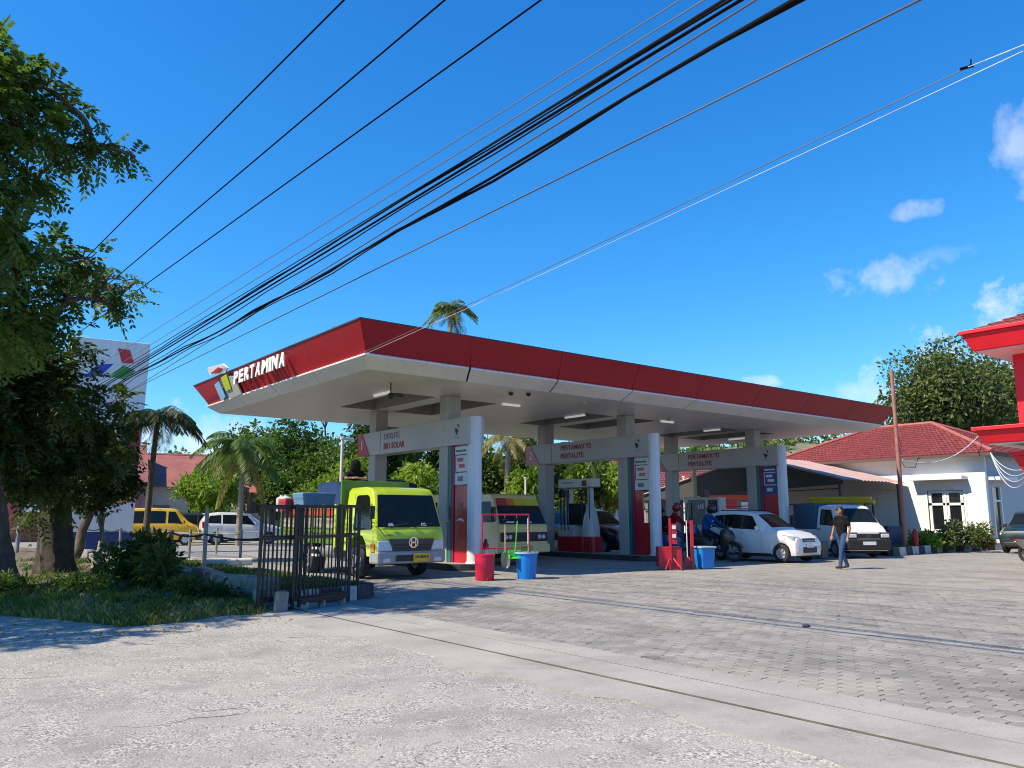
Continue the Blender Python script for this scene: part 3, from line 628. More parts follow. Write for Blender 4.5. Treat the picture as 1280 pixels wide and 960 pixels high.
# ------------------------------------------------------------------ vehicles
M_TYRE = mat('tyre_rubber', (.022, .022, .023), .8, var=.3, scale=8, dirt=.3); M_RIM = mat('rim_silver', (.50, .50, .51), .35, metal=.25); M_RIMD = mat('rim_grey', (.26, .26, .26), .5, metal=.2)
M_GLASS = mat('car_glass', (.010, .013, .012), .05, var=.2, spec=.28); M_TRIM = mat('black_plastic', (.02, .02, .021), .55, var=.2)
M_LIGHT = mat('lamp_glass', (.62, .64, .66), .12, var=.15, scale=20); M_AMBER = mat('lamp_amber', (.6, .22, .02), .2); M_TAIL = mat('lamp_red', (.35, .01, .015), .2)
M_PLW = mat('plate_white', (.7, .7, .68), .4); M_PLY = mat('plate_yellow', (.72, .42, .03), .4); M_CHROME = mat('chrome', (.6, .6, .6), .15, metal=1.0); M_UNDER = mat('underbody', (.02, .02, .02), .9)
M_SEAM = mat('seam_grey', (.16, .16, .16), .6)
def heading(x, y): return math.atan2(y, x)+math.pi/2      # a vehicle's front looks along its own -y
def wheel(parent, x, y, r, w, rim=M_RIM, spokes=6):
    s = 1 if x > 0 else -1
    e = empty('wheel', (x, y, r)); e.parent = parent
    MB().lathe((0, 0, 0), [(r*.62, -w/2), (r*.93, -w/2), (r, -w*.36), (r, w*.36), (r*.93, w/2), (r*.62, w/2)], 28, 'x', False).build('tyre', M_TYRE, e, smooth=35)
    mb = MB().lathe((0, 0, 0), [(r*.61, -w*.3), (r*.61, w*.40), (r*.56, w*.40), (r*.5, w*.18), (r*.12, w*.22), (r*.1, w*.36)], 24, 'x')
    for k in range(spokes):
        a = 2*math.pi*k/spokes; c, q = math.cos(a), math.sin(a); mb.bar((w*.34, .08*r*c, .08*r*q), (w*.34, .58*r*c, .58*r*q), r*.16, r*.10)
    o = mb.build('rim', rim, e, smooth=35)
    if s < 0: e.rotation_euler = (0, 0, math.pi)
    return e
def lerp_st(st, y):
    for a, b in zip(st[:-1], st[1:]):
        if a[0] <= y <= b[0]:
            t = 0 if b[0] == a[0] else (y-a[0])/(b[0]-a[0]); return [p+(q-p)*t for p, q in zip(a, b)]
    return list(st[-1] if y > st[-1][0] else st[0])
class Car:
    """body lofted from stations (y, low z, belt z, top z, half width low, at belt, at top); wheel arches cut into the lower edge"""
    def __init__(s, name, st, wheels, wr, pos, rz, label, group=None, cat='car'):
        s.st, s.wheels, s.wr = st, wheels, wr; s.root = empty(name, pos, rz, label, cat, group)
    def sec(s, y):
        st = lerp_st(s.st, y); _, zl, zb, zt, wl, wb, wt = st
        for wy in s.wheels:
            R_ = s.wr*1.17
            if abs(y-wy) < R_: zl = max(zl, s.wr+math.sqrt(R_**2-(y-wy)**2)*.98-.0)
        zl = min(zl, zb-.06)
        return zl, zb, zt, wl, wb, wt
    def ring(s, y):
        zl, zb, zt, wl, wb, wt = s.sec(y); h = zt-zb
        half = [(wl*.6, zl), (wl*.97, zl), (wl, zl+.03), (wb*1.0, zl+(zb-zl)*.55), (wb*.995, zb-.02), (wb*.985, zb), (wt+(wb*.985-wt)*.06, zt-h*.14), (wt*.94, zt-h*.035), (wt*.7, zt), (wt*.3, zt+.012)]
        return [(x, y, z) for x, z in half]+[(-x, y, z) for x, z in half[::-1]]
    def body(s, m, parts=('body',)):
        ys = set(p[0] for p in s.st); y0, y1 = s.st[0][0], s.st[-1][0]
        for y in np.arange(y0, y1, .12): ys.add(round(float(y), 3))
        for wy in s.wheels:
            for k in np.linspace(-1, 1, 17): ys.add(round(wy+k*s.wr*1.17, 4))
        ys = sorted(y for y in ys if y0 <= y <= y1); v, f = [], []; n = 20
        for y in ys: v += s.ring(y)
        for i in range(len(ys)-1):
            for k in range(n): f.append((i*n+k, i*n+(k+1) % n, (i+1)*n+(k+1) % n, (i+1)*n+k))
        f += [tuple(range(n)), tuple(range((len(ys)-1)*n, len(ys)*n))[::-1]]
        mb = MB(); mb.add(v, f); o = mb.build('body', m, s.root, smooth=32); s.bodyo = o
        # dark underbody closes the arches
        w = min(p[4] for p in s.st)-.12; MB().box(-w, w, y0+.25, y1-.2, s.wr*.55, s.wr*2.0).build('underbody', M_UNDER, s.root); return o
    def side(s, y, v, sgn, off=.006):
        zl, zb, zt, wl, wb, wt = s.sec(y); z = zb+(zt-zb)*v; x = wb*.985+(wt+(wb*.985-wt)*.06-wb*.985)*min(1, v/.86); return (sgn*(x+off), y, z)
    def side_window(s, ya0, ya1, yb0, yb1, v0, v1, sgn, name='window', m=None):
        """glass from lower edge ya0..ya1 to upper edge yb0..yb1"""
        mb = MB(); n = 8; V = []
        for j in range(4):
            t = j/3; v = v0+(v1-v0)*t
            for i in range(n+1): u = i/n; y = (ya0+(ya1-ya0)*u)*(1-t)+(yb0+(yb1-yb0)*u)*t; V.append(s.side(y, v, sgn))
        mb.add(V, [(j*(n+1)+i, j*(n+1)+i+1, (j+1)*(n+1)+i+1, (j+1)*(n+1)+i) for j in range(3) for i in range(n)])
        return mb.build(name, m or M_GLASS, s.root, smooth=60)
    def top_patch(s, y0, y1, w0, w1, name='windscreen', m=None, off=.008):
        """glass lying on the sloping front or rear: from y0 to y1, half width w0 and w1 (fractions of the top width)"""
        mb = MB(); V = []; n, k = 6, 8
        for j in range(n+1):
            t = j/n; y = y0+(y1-y0)*t; zl, zb, zt, wl, wb, wt = s.sec(y)
            for i in range(k+1):
                u = -1+2*i/k; a = abs(u)*(w0+(w1-w0)*t); x = a*wt; h = zt-zb
                z = zt+.012 if a < .3 else (zt+.012-(a-.3)/.4*.012 if a < .7 else zt-(a-.7)/.24*h*.035 if a <= .94 else zt-h*.035-(a-.94)/.06*h*.06)
                V.append((math.copysign(x, u), y, z))
        dn = Vector((0, -1, 1)).normalized() if y1 > y0 and s.sec(y1)[2] > s.sec(y0)[2] else Vector((0, 1, 1)).normalized()
        V = [tuple(Vector(p)+dn*off) for p in V]
        mb.add(V, [(j*(k+1)+i, j*(k+1)+i+1, (j+1)*(k+1)+i+1, (j+1)*(k+1)+i) for j in range(n) for i in range(k)])
        return mb.build(name, m or M_GLASS, s.root, smooth=60)
    def put_wheels(s, xw, w=.19, rim=M_RIM):
        for wy in s.wheels:
            for sg in (-1, 1): wheel(s.root, sg*xw, wy, s.wr, w, rim)
    def box(s, name, m, x0, x1, y0, y1, z0, z1, bevel=.015, parent=None): return MB().box(x0, x1, y0, y1, z0, z1).build(name, m, parent or s.root, bevel=bevel)
    def mirrors(s, y, z, x, m, sz=(.10, .07, .16)):
        for sg in (-1, 1):
            a, b = sorted((sg*x, sg*(x+sz[0]*1.7))); s.box('mirror', m, a, b, y-sz[1]/2, y+sz[1]/2, z, z+sz[2], .025)
    def seams(s, ys, z0, z1):
        for y in ys:
            for sg in (-1, 1):
                mb = MB(); V = []
                for t in np.linspace(0, 1, 5):
                    zl, zb, zt, wl, wb, wt = s.sec(y); z = z0+(z1-z0)*t; x = wb*1.0+.003 if z > zl+(zb-zl)*.5 else wl+(wb-wl)*max(0, (z-zl)/((zb-zl)*.55))+.003
                    V += [(sg*x, y-.004, z), (sg*x, y+.004, z)]
                mb.add(V, [(2*i, 2*i+1, 2*i+3, 2*i+2) for i in range(4)]); mb.build('door_seam', M_SEAM, s.root)
def paint(name, col, **k): return mat(name, col, .32, var=.04, scale=1.5, coat=.6, dirt=k.get('dirt', .12))

# --- small white car on the forecourt (sun on its nose only)
P_WH = paint('car_white', (.74, .745, .74)); L = 3.6
st = [(-1.80, .30, .50, .60, .60, .66, .50), (-1.74, .22, .62, .76, .70, .74, .60), (-1.45, .20, .80, .93, .735, .765, .66), (-1.05, .20, .90, 1.02, .735, .775, .68), (-.90, .20, .93, 1.06, .735, .775, .66),
      (-.25, .20, .97, 1.54, .735, .775, .57), (0.0, .20, .98, 1.62, .735, .775, .575), (.6, .20, 1.0, 1.67, .735, .775, .58), (1.3, .20, 1.02, 1.645, .735, .77, .575), (1.62, .22, 1.03, 1.58, .73, .76, .56), (1.76, .26, 1.0, 1.10, .70, .74, .66), (1.80, .32, .9, .96, .66, .70, .6)]
c = Car('hatchback_car', st, (-1.22, 1.18), .285, (23.85, 16.55, 0), 0, 'small white hatchback with its nose out of the canopy shade in the sun', cat='car')
c.body(P_WH); c.put_wheels(.69, .175); c.top_patch(-.84, -.27, .93, .90)
for sg in (-1, 1):
    c.side_window(-.46, .22, -.10, .22, .10, .80, sg); c.side_window(.30, .98, .30, .98, .10, .80, sg); c.side_window(1.06, 1.50, 1.06, 1.42, .12, .78, sg)
    mb = MB(); mb.hexa([(sg*.46,-1.79,.66),(sg*.73,-1.70,.66),(sg*.775,-1.36,.72),(sg*.60,-1.44,.70)], [(sg*.45,-1.73,.80),(sg*.69,-1.64,.83),(sg*.755,-1.24,.90),(sg*.58,-1.38,.88)]); mb.build('headlight', mat('headlight_grey', (.30, .32, .34), .12, var=.3, scale=18), c.root, bevel=.02)
    a, b = sorted((sg*.44, sg*.69)); c.box('fog_lamp_surround', M_TRIM, a, b, -1.775, -1.66, .30, .46, .04); a, b = sorted((sg*.66, sg*.74)); c.box('tail_lamp', M_TAIL, a, b, 1.5, 1.78, .82, 1.1)
c.box('grille', M_TRIM, -.36, .36, -1.785, -1.70, .62, .76, .02); c.box('grille_bar', M_CHROME, -.34, .34, -1.795, -1.78, .685, .705); c.box('lower_grille', M_TRIM, -.40, .40, -1.815, -1.72, .30, .50, .03)
c.box('number_plate', M_PLW, -.2, .2, -1.828, -1.812, .47, .58, .005); c.mirrors(-.42, 1.0, .77, P_WH); c.seams((-.52, .26, 1.02), .32, .95)
c.box('roof_rail', M_TRIM, -.46, -.43, -.1, 1.3, 1.655, 1.69); c.box('roof_rail', M_TRIM, .43, .46, -.1, 1.3, 1.655, 1.69); c.box('sticker', mat('sticker_pale', (.7, .75, .75), .5), -.45, -.28, -.36, -.345, 1.36, 1.46, .002)
c.box('door_handle', P_WH, -.80, -.775, .0, .16, .88, .91); c.box('door_handle', P_WH, -.80, -.775, .78, .92, .89, .92)

# --- white van with a blue load cover, parked by the shed
vh = heading(-.53, -.85)
st = [(-2.0, .30, .62, .70, .70, .74, .62), (-1.96, .26, .80, .92, .76, .80, .70), (-1.75, .26, .98, 1.14, .78, .82, .70), (-1.60, .26, 1.02, 1.20, .78, .82, .70), (-1.0, .28, 1.06, 1.78, .78, .82, .68), (-.85, .28, 1.07, 1.86, .78, .82, .69), (-.2, .28, 1.08, 1.90, .78, .82, .70), (.15, .28, 1.08, 1.88, .78, .82, .70), (.20, .30, 1.0, 1.6, .76, .80, .68)]
v = Car('pickup_van', st, (-1.02, 1.25), .29, (28.9, 16.6, 0), vh, 'white pickup van with black bumper and a blue sided load box', cat='van')
v.body(P_WH); v.put_wheels(.70, .18, M_RIMD); v.top_patch(-1.55, -1.04, .95, .93)
for sg in (-1, 1):
    v.side_window(-1.2, -.05, -.82, -.05, .08, .80, sg); a, b = sorted((sg*.42, sg*.79)); v.box('headlight_surround', M_TRIM, *sorted((sg*.41, sg*.82)), -2.035, -1.8, .67, .90, .03); v.box('headlight', M_LIGHT, *sorted((sg*.45, sg*.77)), -2.05, -1.86, .71, .86, .03); a, b = sorted((sg*.80, sg*.85)); v.box('corner_lamp', M_LIGHT, *sorted((sg*.76, sg*.815)), -1.97, -1.75, .72, .85, .02)
v.box('bumper', M_TRIM, -.82, .82, -2.06, -1.72, .28, .66, .05); v.box('grille', M_TRIM, -.41, .41, -2.035, -1.88, .69, .86, .02); v.box('number_plate', M_PLW, -.24, .24, -2.075, -2.058, .46, .58, .004)
v.box('emblem', M_CHROME, -.06, .06, -2.048, -2.034, .73, .83, .01); v.mirrors(-1.12, 1.12, .82, M_TRIM, (.09, .07, .24)); v.seams((-1.25, .05), .38, 1.05); v.box('door_handle', M_TRIM, -.835, -.815, -.12, .02, .98, 1.02)
P_BLUEC = mat('load_cover_blue', (.012, .10, .19), .55, var=.12, scale=2, bump=.2)
v.box('load_bed', P_WH, -.80, .80, .24, 2.15, .55, .98, .02); v.box('load_cover', P_BLUEC, -.79, .79, .26, 2.12, .985, 1.95, .03); v.box('chassis', M_UNDER, -.35, .35, .2, 2.1, .32, .55)

# --- yellow minibus and white estate far behind the verge, dark car between them
YEL = paint('minibus_yellow', (.80, .46, .008)); 
p = at(203, 646, 46); h2 = heading(math.sin(math.atan2(p.y, p.x)), -math.cos(math.atan2(p.y, p.x)))
st = [(-1.75, .34, .70, .80, .64, .70, .58), (-1.70, .28, .86, .98, .70, .74, .64), (-1.40, .28, 1.0, 1.12, .72, .76, .64), (-1.28, .28, 1.02, 1.2, .72, .76, .63), (-.75, .28, 1.04, 1.78, .72, .76, .60), (-.55, .28, 1.05, 1.86, .72, .76, .62), (.3, .28, 1.05, 1.90, .72, .76, .63), (1.5, .28, 1.05, 1.88, .72, .76, .63), (1.72, .30, 1.04, 1.80, .70, .75, .60), (1.78, .34, .95, 1.5, .66, .72, .60)]
y_ = Car('minibus', st, (-1.15, 1.15), .28, (p.x, p.y, 0), h2, 'yellow minibus with open side windows beyond the verge fence', cat='minibus')
y_.body(YEL); y_.put_wheels(.66, .17, M_PLW); y_.top_patch(-1.22, -.78, .95, .93)
for sg in (-1, 1):
    y_.side_window(-1.0, -.28, -.62, -.28, .1, .82, sg); y_.side_window(-.16, .70, -.16, .70, .1, .82, sg); y_.side_window(.82, 1.60, .82, 1.55, .1, .82, sg)
    y_.box('headlight', M_LIGHT, *sorted((sg*.42, sg*.68)), -1.74, -1.62, .64, .80)
y_.seams((-1.1, -.22, .76), .4, 1.0); y_.box('bumper', M_TRIM, -.72, .72, -1.80, -1.62, .30, .48); y_.box('side_stripe', M_TRIM, .765, .772, -1.0, 1.6, .42, .46, .0); y_.mirrors(-1.05, 1.1, .75, M_TRIM)
p = at(302, 646, 46.5)
st = [(-2.1, .32, .60, .70, .66, .70, .60), (-2.04, .26, .74, .86, .74, .78, .66), (-1.6, .24, .88, 1.0, .78, .82, .70), (-1.05, .24, .94, 1.08, .78, .82, .68), (-.35, .24, .98, 1.60, .78, .82, .60), (0, .24, 1.0, 1.67, .78, .82, .62), (1.2, .24, 1.03, 1.69, .78, .82, .62), (1.8, .26, 1.05, 1.62, .78, .81, .60), (2.02, .28, 1.05, 1.25, .76, .80, .68), (2.08, .32, .9, 1.0, .72, .76, .66)]
e_ = Car('estate_car', st, (-1.35, 1.32), .31, (p.x, p.y, 0), h2+.06, 'white people carrier with dark windows parked beyond the garden', cat='car')
e_.body(P_WH); e_.put_wheels(.73, .19); e_.top_patch(-.98, -.40, .93, .9)
for sg in (-1, 1):
    e_.side_window(-.65, .10, -.22, .10, .1, .8, sg); e_.side_window(.18, 1.05, .18, 1.05, .1, .8, sg); e_.side_window(1.14, 1.86, 1.14, 1.70, .12, .78, sg); e_.box('tail_lamp', M_TAIL, *sorted((sg*.70, sg*.815)), 1.86, 2.07, .88, 1.2, .03)
e_.seams((-.7, .14, 1.1), .36, .98); e_.mirrors(-.6, 1.02, .82, P_WH); e_.box('rear_spoiler', P_WH, -.56, .56, 1.78, 1.96, 1.58, 1.63)
def plain_car(name, pos, rz, col, label, cat='car', k=1.0):
    st_ = [tuple(a*k if i else a for i, a in enumerate(q)) for q in st]
    q = Car(name, st_, (-1.35, 1.32), .31, pos, rz, label, cat=cat); q.body(paint('paint_'+name, col)); q.put_wheels(.73, .19); q.top_patch(-.98, -.40, .93, .9)
    for sg in (-1, 1):
        q.side_window(-.65, .10, -.22, .10, .1, .8, sg); q.side_window(.18, 1.05, .18, 1.05, .1, .8, sg); q.side_window(1.14, 1.86, 1.14, 1.70, .12, .78, sg); q.box('headlight', M_LIGHT, *sorted((sg*.46, sg*.74)), -2.06, -1.9, .66, .80, .03)
    q.box('grille', M_TRIM, -.42, .42, -2.10, -1.98, .52, .68, .02); q.box('bumper_grille', M_TRIM, -.6, .6, -2.12, -2.0, .30, .44, .02); q.box('number_plate', M_PLW, -.22, .22, -2.125, -2.095, .45, .56, .004); q.mirrors(-.6, 1.02, .82, M_TRIM); q.seams((-.7, .14, 1.1), .36, .98); return q
p = at(250, 646, 50); plain_car('saloon_car', (p.x, p.y, 0), h2, (.03, .032, .035), 'dark car mostly hidden between the yellow minibus and the white people carrier')
plain_car('maroon_car', (18.6, 24.8, 0), 0, (.06, .008, .012), 'dark maroon car queueing behind the cream minibus')
plain_car('navy_car', (23.35, 24.3, 0), .03, (.01, .012, .02), 'dark navy car waiting behind the white arched fuel pump', k=1.05)
plain_car('green_car', (*at(1290, 640, 40.5)[:2], 0), heading(-.96, -.1), (.012, .03, .028), 'dark green car parked by the red building at the corner of the white house')
# dark trim on the small hatchback: sills, window surrounds, wheel arch lips
for sg in (-1, 1):
    c.box('sill', M_TRIM, *sorted((sg*.70, sg*.755)), -.85, .82, .19, .27, .01)
    c.box('pillar', M_TRIM, *sorted((sg*.70, sg*.742)), .225, .295, 1.04, 1.52, .004) if False else None
    c.side_window(.225, .295, .225, .295, .08, .80, sg, 'door_pillar', M_TRIM); c.side_window(.985, 1.055, .985, 1.055, .08, .80, sg, 'door_pillar', M_TRIM)
# --- lime green lorry at the first pump
LIME = paint('lorry_lime', (.47, .60, .012), dirt=.1); LIMED = mat('bed_green', (.10, .20, .02), .5, var=.2, scale=2, dirt=.5); M_GRY = mat('bumper_grey', (.30, .31, .31), .45, var=.08, dirt=.3)
t = empty('lorry', (10.14, 17.75, 0), 0, 'lime green lorry with black windscreen and yellow number plate under the canopy edge', 'lorry')
W = .93
# cab as one shell: side profile lofted across, sides pulled in towards the roof
prof = [(-.98, .52), (-.985, .62), (-.97, .95), (-.93, 1.13), (-.88, 1.19), (-.62, 1.98), (-.50, 2.12), (-.20, 2.17), (.55, 2.16), (.66, 2.10), (.70, 1.3), (.70, .62), (.42, .62), (.34, .88), (.16, 1.0), (-.06, 1.03), (-.28, .98), (-.44, .82), (-.50, .52)]
def cab_x(z): return W if z < 1.2 else W-(z-1.2)*.10
vs = []; cols_ = [(1.0, 0), (.985, .02), (.9, .03), (.3, .0)]
n = len(prof); rows = []
for s in (-1, -.965, -.5, 0, .5, .965, 1):
    k = .975 if abs(s) == 1 else 1.0
    rows.append([(s*cab_x(z), y*(k if y < 0 else 1)+(0.03*(1-abs(s))*(-1 if y < -.6 and z < 1.25 else 0)), z-(.03 if abs(s) == 1 and z > 2.05 else 0)) for y, z in prof])
mb = MB(); V = [p for r in rows for p in r]; Fc = [(i*n+k, i*n+(k+1) % n, (i+1)*n+(k+1) % n, (i+1)*n+k) for i in range(len(rows)-1) for k in range(n)]
Fc += [tuple(range(n)), tuple(range((len(rows)-1)*n, len(rows)*n))[::-1]]; mb.add(V, Fc)
cab = mb.build('cab', LIME, t, smooth=38, bevel=.035, bseg=3)
def patch_yz(pts, sg, off=.006): return [(sg*(cab_x(z)+off), y, z) for y, z in pts]
for sg in (-1, 1):
    mb = MB(); P_ = patch_yz([(-.70, 1.22), (-.62, 1.17), (.18, 1.12), (.22, 1.2), (.20, 1.92), (.12, 1.97), (-.36, 1.97), (-.44, 1.93)], sg); mb.add(P_, [tuple(range(len(P_)))]); mb.build('side_window', M_GLASS, t)
    mb = MB(); P_ = patch_yz([(-.80, 1.05), (-.76, .66)], sg)
    for ya, za, yb, zb in ((.29, .66, .29, 2.02), (-.80, 1.16, -.78, .62)):
        mb = MB(); q = patch_yz([(ya-.006, za), (ya+.006, za), (yb+.006, zb), (yb-.006, zb)], sg, .003); mb.add(q, [(0,1,2,3)]); mb.build('door_seam', M_TRIM, t)
    MB().box(*sorted((sg*(W+.002), sg*(W+.03))), .08, .24, 1.0, 1.05).build('door_handle', M_TRIM, t, bevel=.008)
    mb = MB().tube([(sg*.93, -.86, 1.30), (sg*1.08, -.98, 1.34), (sg*1.08, -.98, 1.75)], .014, 6); mb.box(*sorted((sg*1.02, sg*1.14)), -1.02, -.98, 1.40, 1.70); mb.build('mirror', M_TRIM, t)
    a, b = sorted((sg*.52, sg*.915)); mb = MB(); mb.hexa([(a,-1.03,.66),(b,-1.0 if sg>0 else -1.03,.66),(b,-.80,.66),(a,-.80,.66)], [(a,-1.0,.90),(b,-.99,.90),(b,-.80,.90),(a,-.80,.90)]); mb.build('headlight', M_LIGHT, t, bevel=.03)
    MB().box(*sorted((sg*.93, sg*.952)), -.90, -.72, .64, .84).build('side_lamp', M_AMBER, t)
    MB().box(*sorted((sg*.60, sg*.80)), -1.075, -1.03, .40, .50).build('fog_lamp', M_LIGHT, t, bevel=.02)
# windscreen follows the slope between (-.87,1.20) and (-.63,1.96)
def ws(u, v): y = -.872+.245*v; z = 1.205+.765*v; return (u*(cab_x(z)-.055-.03*v), y-.028-.028*(1-u*u), z+.004)
mb = MB(); k = 8; V = [ws(-1+2*i/k, j/4) for j in range(5) for i in range(k+1)]; mb.add(V, [(j*(k+1)+i, j*(k+1)+i+1, (j+1)*(k+1)+i+1, (j+1)*(k+1)+i) for j in range(4) for i in range(k)]); mb.build('windscreen', M_GLASS, t, smooth=60)
for x in (-.55, .1): MB().tube([ (x, -.945, 1.2), (x+.22, -.95, 1.26), (x+.48, -.945, 1.30)], .012, 5).build('wiper', M_TRIM, t)
for x in (-.62, .28): MB().prism([(x, 1.235), (x+.16, 1.235), (x+.10, 1.31), (x+.05, 1.29), (x+.02, 1.31)], 'y', -.955, -.95).build('windscreen_sticker', M_PLW, t)
MB().box(-.94, .94, -1.06, -.62, .36, .66).build('bumper', M_GRY, t, bevel=.05); MB().prism([(-.52, .66), (.52, .66), (.62, .94), (-.62, .94)], 'y', -1.05, -.94).build('grille', mat('grille_grey', (.05, .052, .055), .45), t, bevel=.02)
MB().box(-.5, .5, -1.07, -1.05, .70, .73).build('grille_slat', M_TRIM, t); MB().box(-.5, .5, -1.07, -1.05, .78, .81).build('grille_slat', M_TRIM, t); MB().box(-.46, .46, -1.085, -1.06, .42, .56).build('air_intake', M_TRIM, t, bevel=.02)
em = MB().lathe((0, 0, 0), [(.10, 0), (.13, .0), (.13, .02), (.10, .02), (.10, 0)], 20, 'y', False); em.box(-.07, -.04, 0, .02, -.085, .085); em.box(.04, .07, 0, .02, -.085, .085); em.box(-.05, .05, 0, .02, -.018, .018); em.build('emblem', M_CHROME, t, loc=(0, -1.085, .85))
pl = MB().box(.0, .46, -1.10, -1.085, .40, .60).build('number_plate', M_PLY, t, bevel=.004); text_obj('lettering', 'DE 8694 E', M_BLACK, pl, .085, frame((.23, -1.103, .51), (1, 0, 0), (0, -1, 0)), .002, .003)
text_obj('badge', 'DUTRO', mat('badge_dark', (.1, .14, .01), .4), t, .06, frame((-.62, -1.02, 1.02), (1, 0, 0), (0, -1, .15)), .003, .002)
for y in (.05,):
    for sg in (-1, 1): wheel(t, sg*.80, y, .40, .21, M_RIMD, 5)
for sg in (-1, 1): wheel(t, sg*.78, 2.75, .40, .38, M_RIMD, 5)
MB().box(-.38, .38, .2, 4.1, .58, .78).build('chassis', M_UNDER, t); MB().box(-.6, .6, -.5, .6, .3, .6).build('engine', M_UNDER, t)
MB().box(-.98, .98, .84, 4.3, .80, .95).build('bed_floor', LIMED, t)
for sg in (-1, 1):
    a, b = sorted((sg*1.0, sg*1.06)); sd = MB().box(a, b, .82, 4.32, .78, 1.72).build('bed_side', LIMED, t)
    for i in range(6):
        y = .86+i*.68; MB().box(*sorted((sg*1.06, sg*1.11)), y-.04, y+.04, .70, 1.76).build('stake', LIME if i == 0 else LIMED, sd)
    for j, (col, z0, z1) in enumerate([((.42, .05, .02), 1.46, 1.66), ((.40, .34, .26), 1.16, 1.42), ((.16, .20, .03), .92, 1.12)]):
        for i in range(5):
            MB().box(*sorted((sg*1.06, sg*1.075)), .92+i*.68, 1.48+i*.68, z0, z1).build('painted_board', mat('board_%d' % j, col, .6, var=.2, scale=3, dirt=.4), sd)
MB().box(-.98, .98, .80, .86, .80, 2.36).build('headboard', LIMED, t, bevel=.01); MB().box(-1.0, 1.0, 4.26, 4.32, .8, 1.7).build('tailboard', LIMED, t); MB().box(-.99, .99, .87, 4.25, .96, 1.6).build('load', mat('load_brown', (.09, .07, .05), .9, var=.4, scale=4, bump=.8), t)
MB().tube([(-.88, .95, .62), (-.88, 1.75, .62)], .20, 12).build('fuel_tank', M_RIMD, t, smooth=40)
for z in (.40, .56, .72): MB().box(1.0, 1.04, 1.0, 2.2, z, z+.06).build('side_guard', M_PLW, t); 
for z in (.44, .62): MB().box(-1.04, -1.0, 1.9, 2.3, z, z+.06).build('side_guard', M_PLW, t)
# a tub and crates on the lorry's load
tub = MB().hexa([(-.42,-.3,0),(.42,-.3,0),(.42,.3,0),(-.42,.3,0)], [(-.5,-.36,.5),(.5,-.36,.5),(.5,.36,.5),(-.5,.36,.5)]).build('plastic_tub', mat('tub_blue', (.12, .26, .42), .45, var=.1), None, (9.5, 20.9, 1.60), bevel=.03); tag(tub, 'blue plastic tub standing on the load of the green lorry', 'tub')
tag(MB().box(-.4, .4, -.25, .25, 0, .34).build('crate', mat('crate_red', (.42, .03, .04), .5), None, (9.3, 21.7, 1.60), bevel=.02), 'low red crate on the load of the green lorry', 'crate')
for i, dx_ in enumerate((-.1, .55)):
    tag(MB().lathe((0, 0, 0), [(.15, 0), (.16, .02), (.16, .38), (.06, .44), (.06, .48)], 12).build('jerrycan', mat('can_pale', (.55, .54, .50), .5, var=.2), None, (9.3, 22.4+.5*dx_, 1.60), smooth=40), ['pale plastic can next to the red crate on the lorry', 'pale plastic can at the tail of the lorry load'][i], 'can')

# --- cream minibus between the first and second island, blue tarpaulin lorry behind it
CREAM = paint('bus_cream', (.80, .58, .25), dirt=.2); b = empty('bus', (15.85, 22.6, 0), 0, 'cream minibus with a red, orange and yellow sun strip above its windscreen', 'minibus')
prof = [(-3.05, .35), (-3.08, .55), (-3.06, 1.15), (-3.0, 1.22), (-2.62, 2.05), (-2.45, 2.16), (3.0, 2.2), (3.1, 2.05), (3.1, .4)]
def bx(z): return .97 if z < 1.2 else .97-(z-1.2)*.11
rows = [[(s*bx(z), y*(.985 if abs(s) == 1 else 1), z-(.03 if abs(s) == 1 and z > 2.1 else 0)) for y, z in prof] for s in (-1, -.96, 0, .96, 1)]
n = len(prof); mb = MB(); mb.add([p for r in rows for p in r], [(i*n+k, i*n+(k+1) % n, (i+1)*n+(k+1) % n, (i+1)*n+k) for i in range(4) for k in range(n)]+[tuple(range(n)), tuple(range(4*n, 5*n))[::-1]]); mb.build('body', CREAM, b, smooth=35)
def bs(u, v): y = -3.0+.38*v; z = 1.235+.80*v; return (u*(bx(z)-.05-.02*v), y-.035, z)
mb = MB(); mb.add([bs(-1, 0), bs(1, 0), bs(1, .70), bs(-1, .70)], [(0,1,2,3)]); mb.build('windscreen', M_GLASS, b)
sun_strip = [(-1, -.52, (.42, .03, .02)), (-.52, -.15, (.62, .16, .01)), (-.15, 1, (.50, .46, .02))]
for u0, u1, col in sun_strip:
    mb = MB(); mb.add([bs(u0+.0, .71), bs(u1, .71), bs(u1-.0, .985), bs(u0, .985)], [(0,1,2,3)]); mb.build('sun_strip', mat('strip_%.2f' % u0, col, .4), b)
MB().box(-.93, .93, -3.11, -3.0, .70, .98).build('grille_band', mat('band_navy', (.015, .017, .022), .4), b, bevel=.02)
for sg in (-1, 1):
    for k in range(2): MB().lathe((sg*(.58+.16*k), -3.13, .84), [(.065, 0), (.07, .02), (.07, .06)], 14, 'y').build('headlight', M_LIGHT, b)
    wheel(b, sg*.82, -1.9, .36, .22, M_RIMD, 5); wheel(b, sg*.82, 1.9, .36, .22, M_RIMD, 5)
    mb = MB(); q = [(sg*(bx(z)+.005), y, z) for y, z in [(-2.72, 1.30), (-1.9, 1.28), (-1.9, 1.92), (-2.5, 1.92)]]; mb.add(q, [(0,1,2,3)]); mb.build('side_window', M_GLASS, b)
    for i in range(4):
        mb = MB(); q = [(sg*(bx(z)+.005), y, z) for y, z in [(-1.8+1.15*i, 1.28), (-.75+1.15*i, 1.28), (-.75+1.15*i, 1.92), (-1.8+1.15*i, 1.92)]]; mb.add(q, [(0,1,2,3)]); mb.build('side_window', M_GLASS, b)
    MB().prism([(-2.35, .35), (-2.30, .62), (-2.1, .80), (-1.7, .80), (-1.5, .62), (-1.45, .35)], 'x', *sorted((sg*.972, sg*.976))).build('wheel_arch', M_UNDER, b)
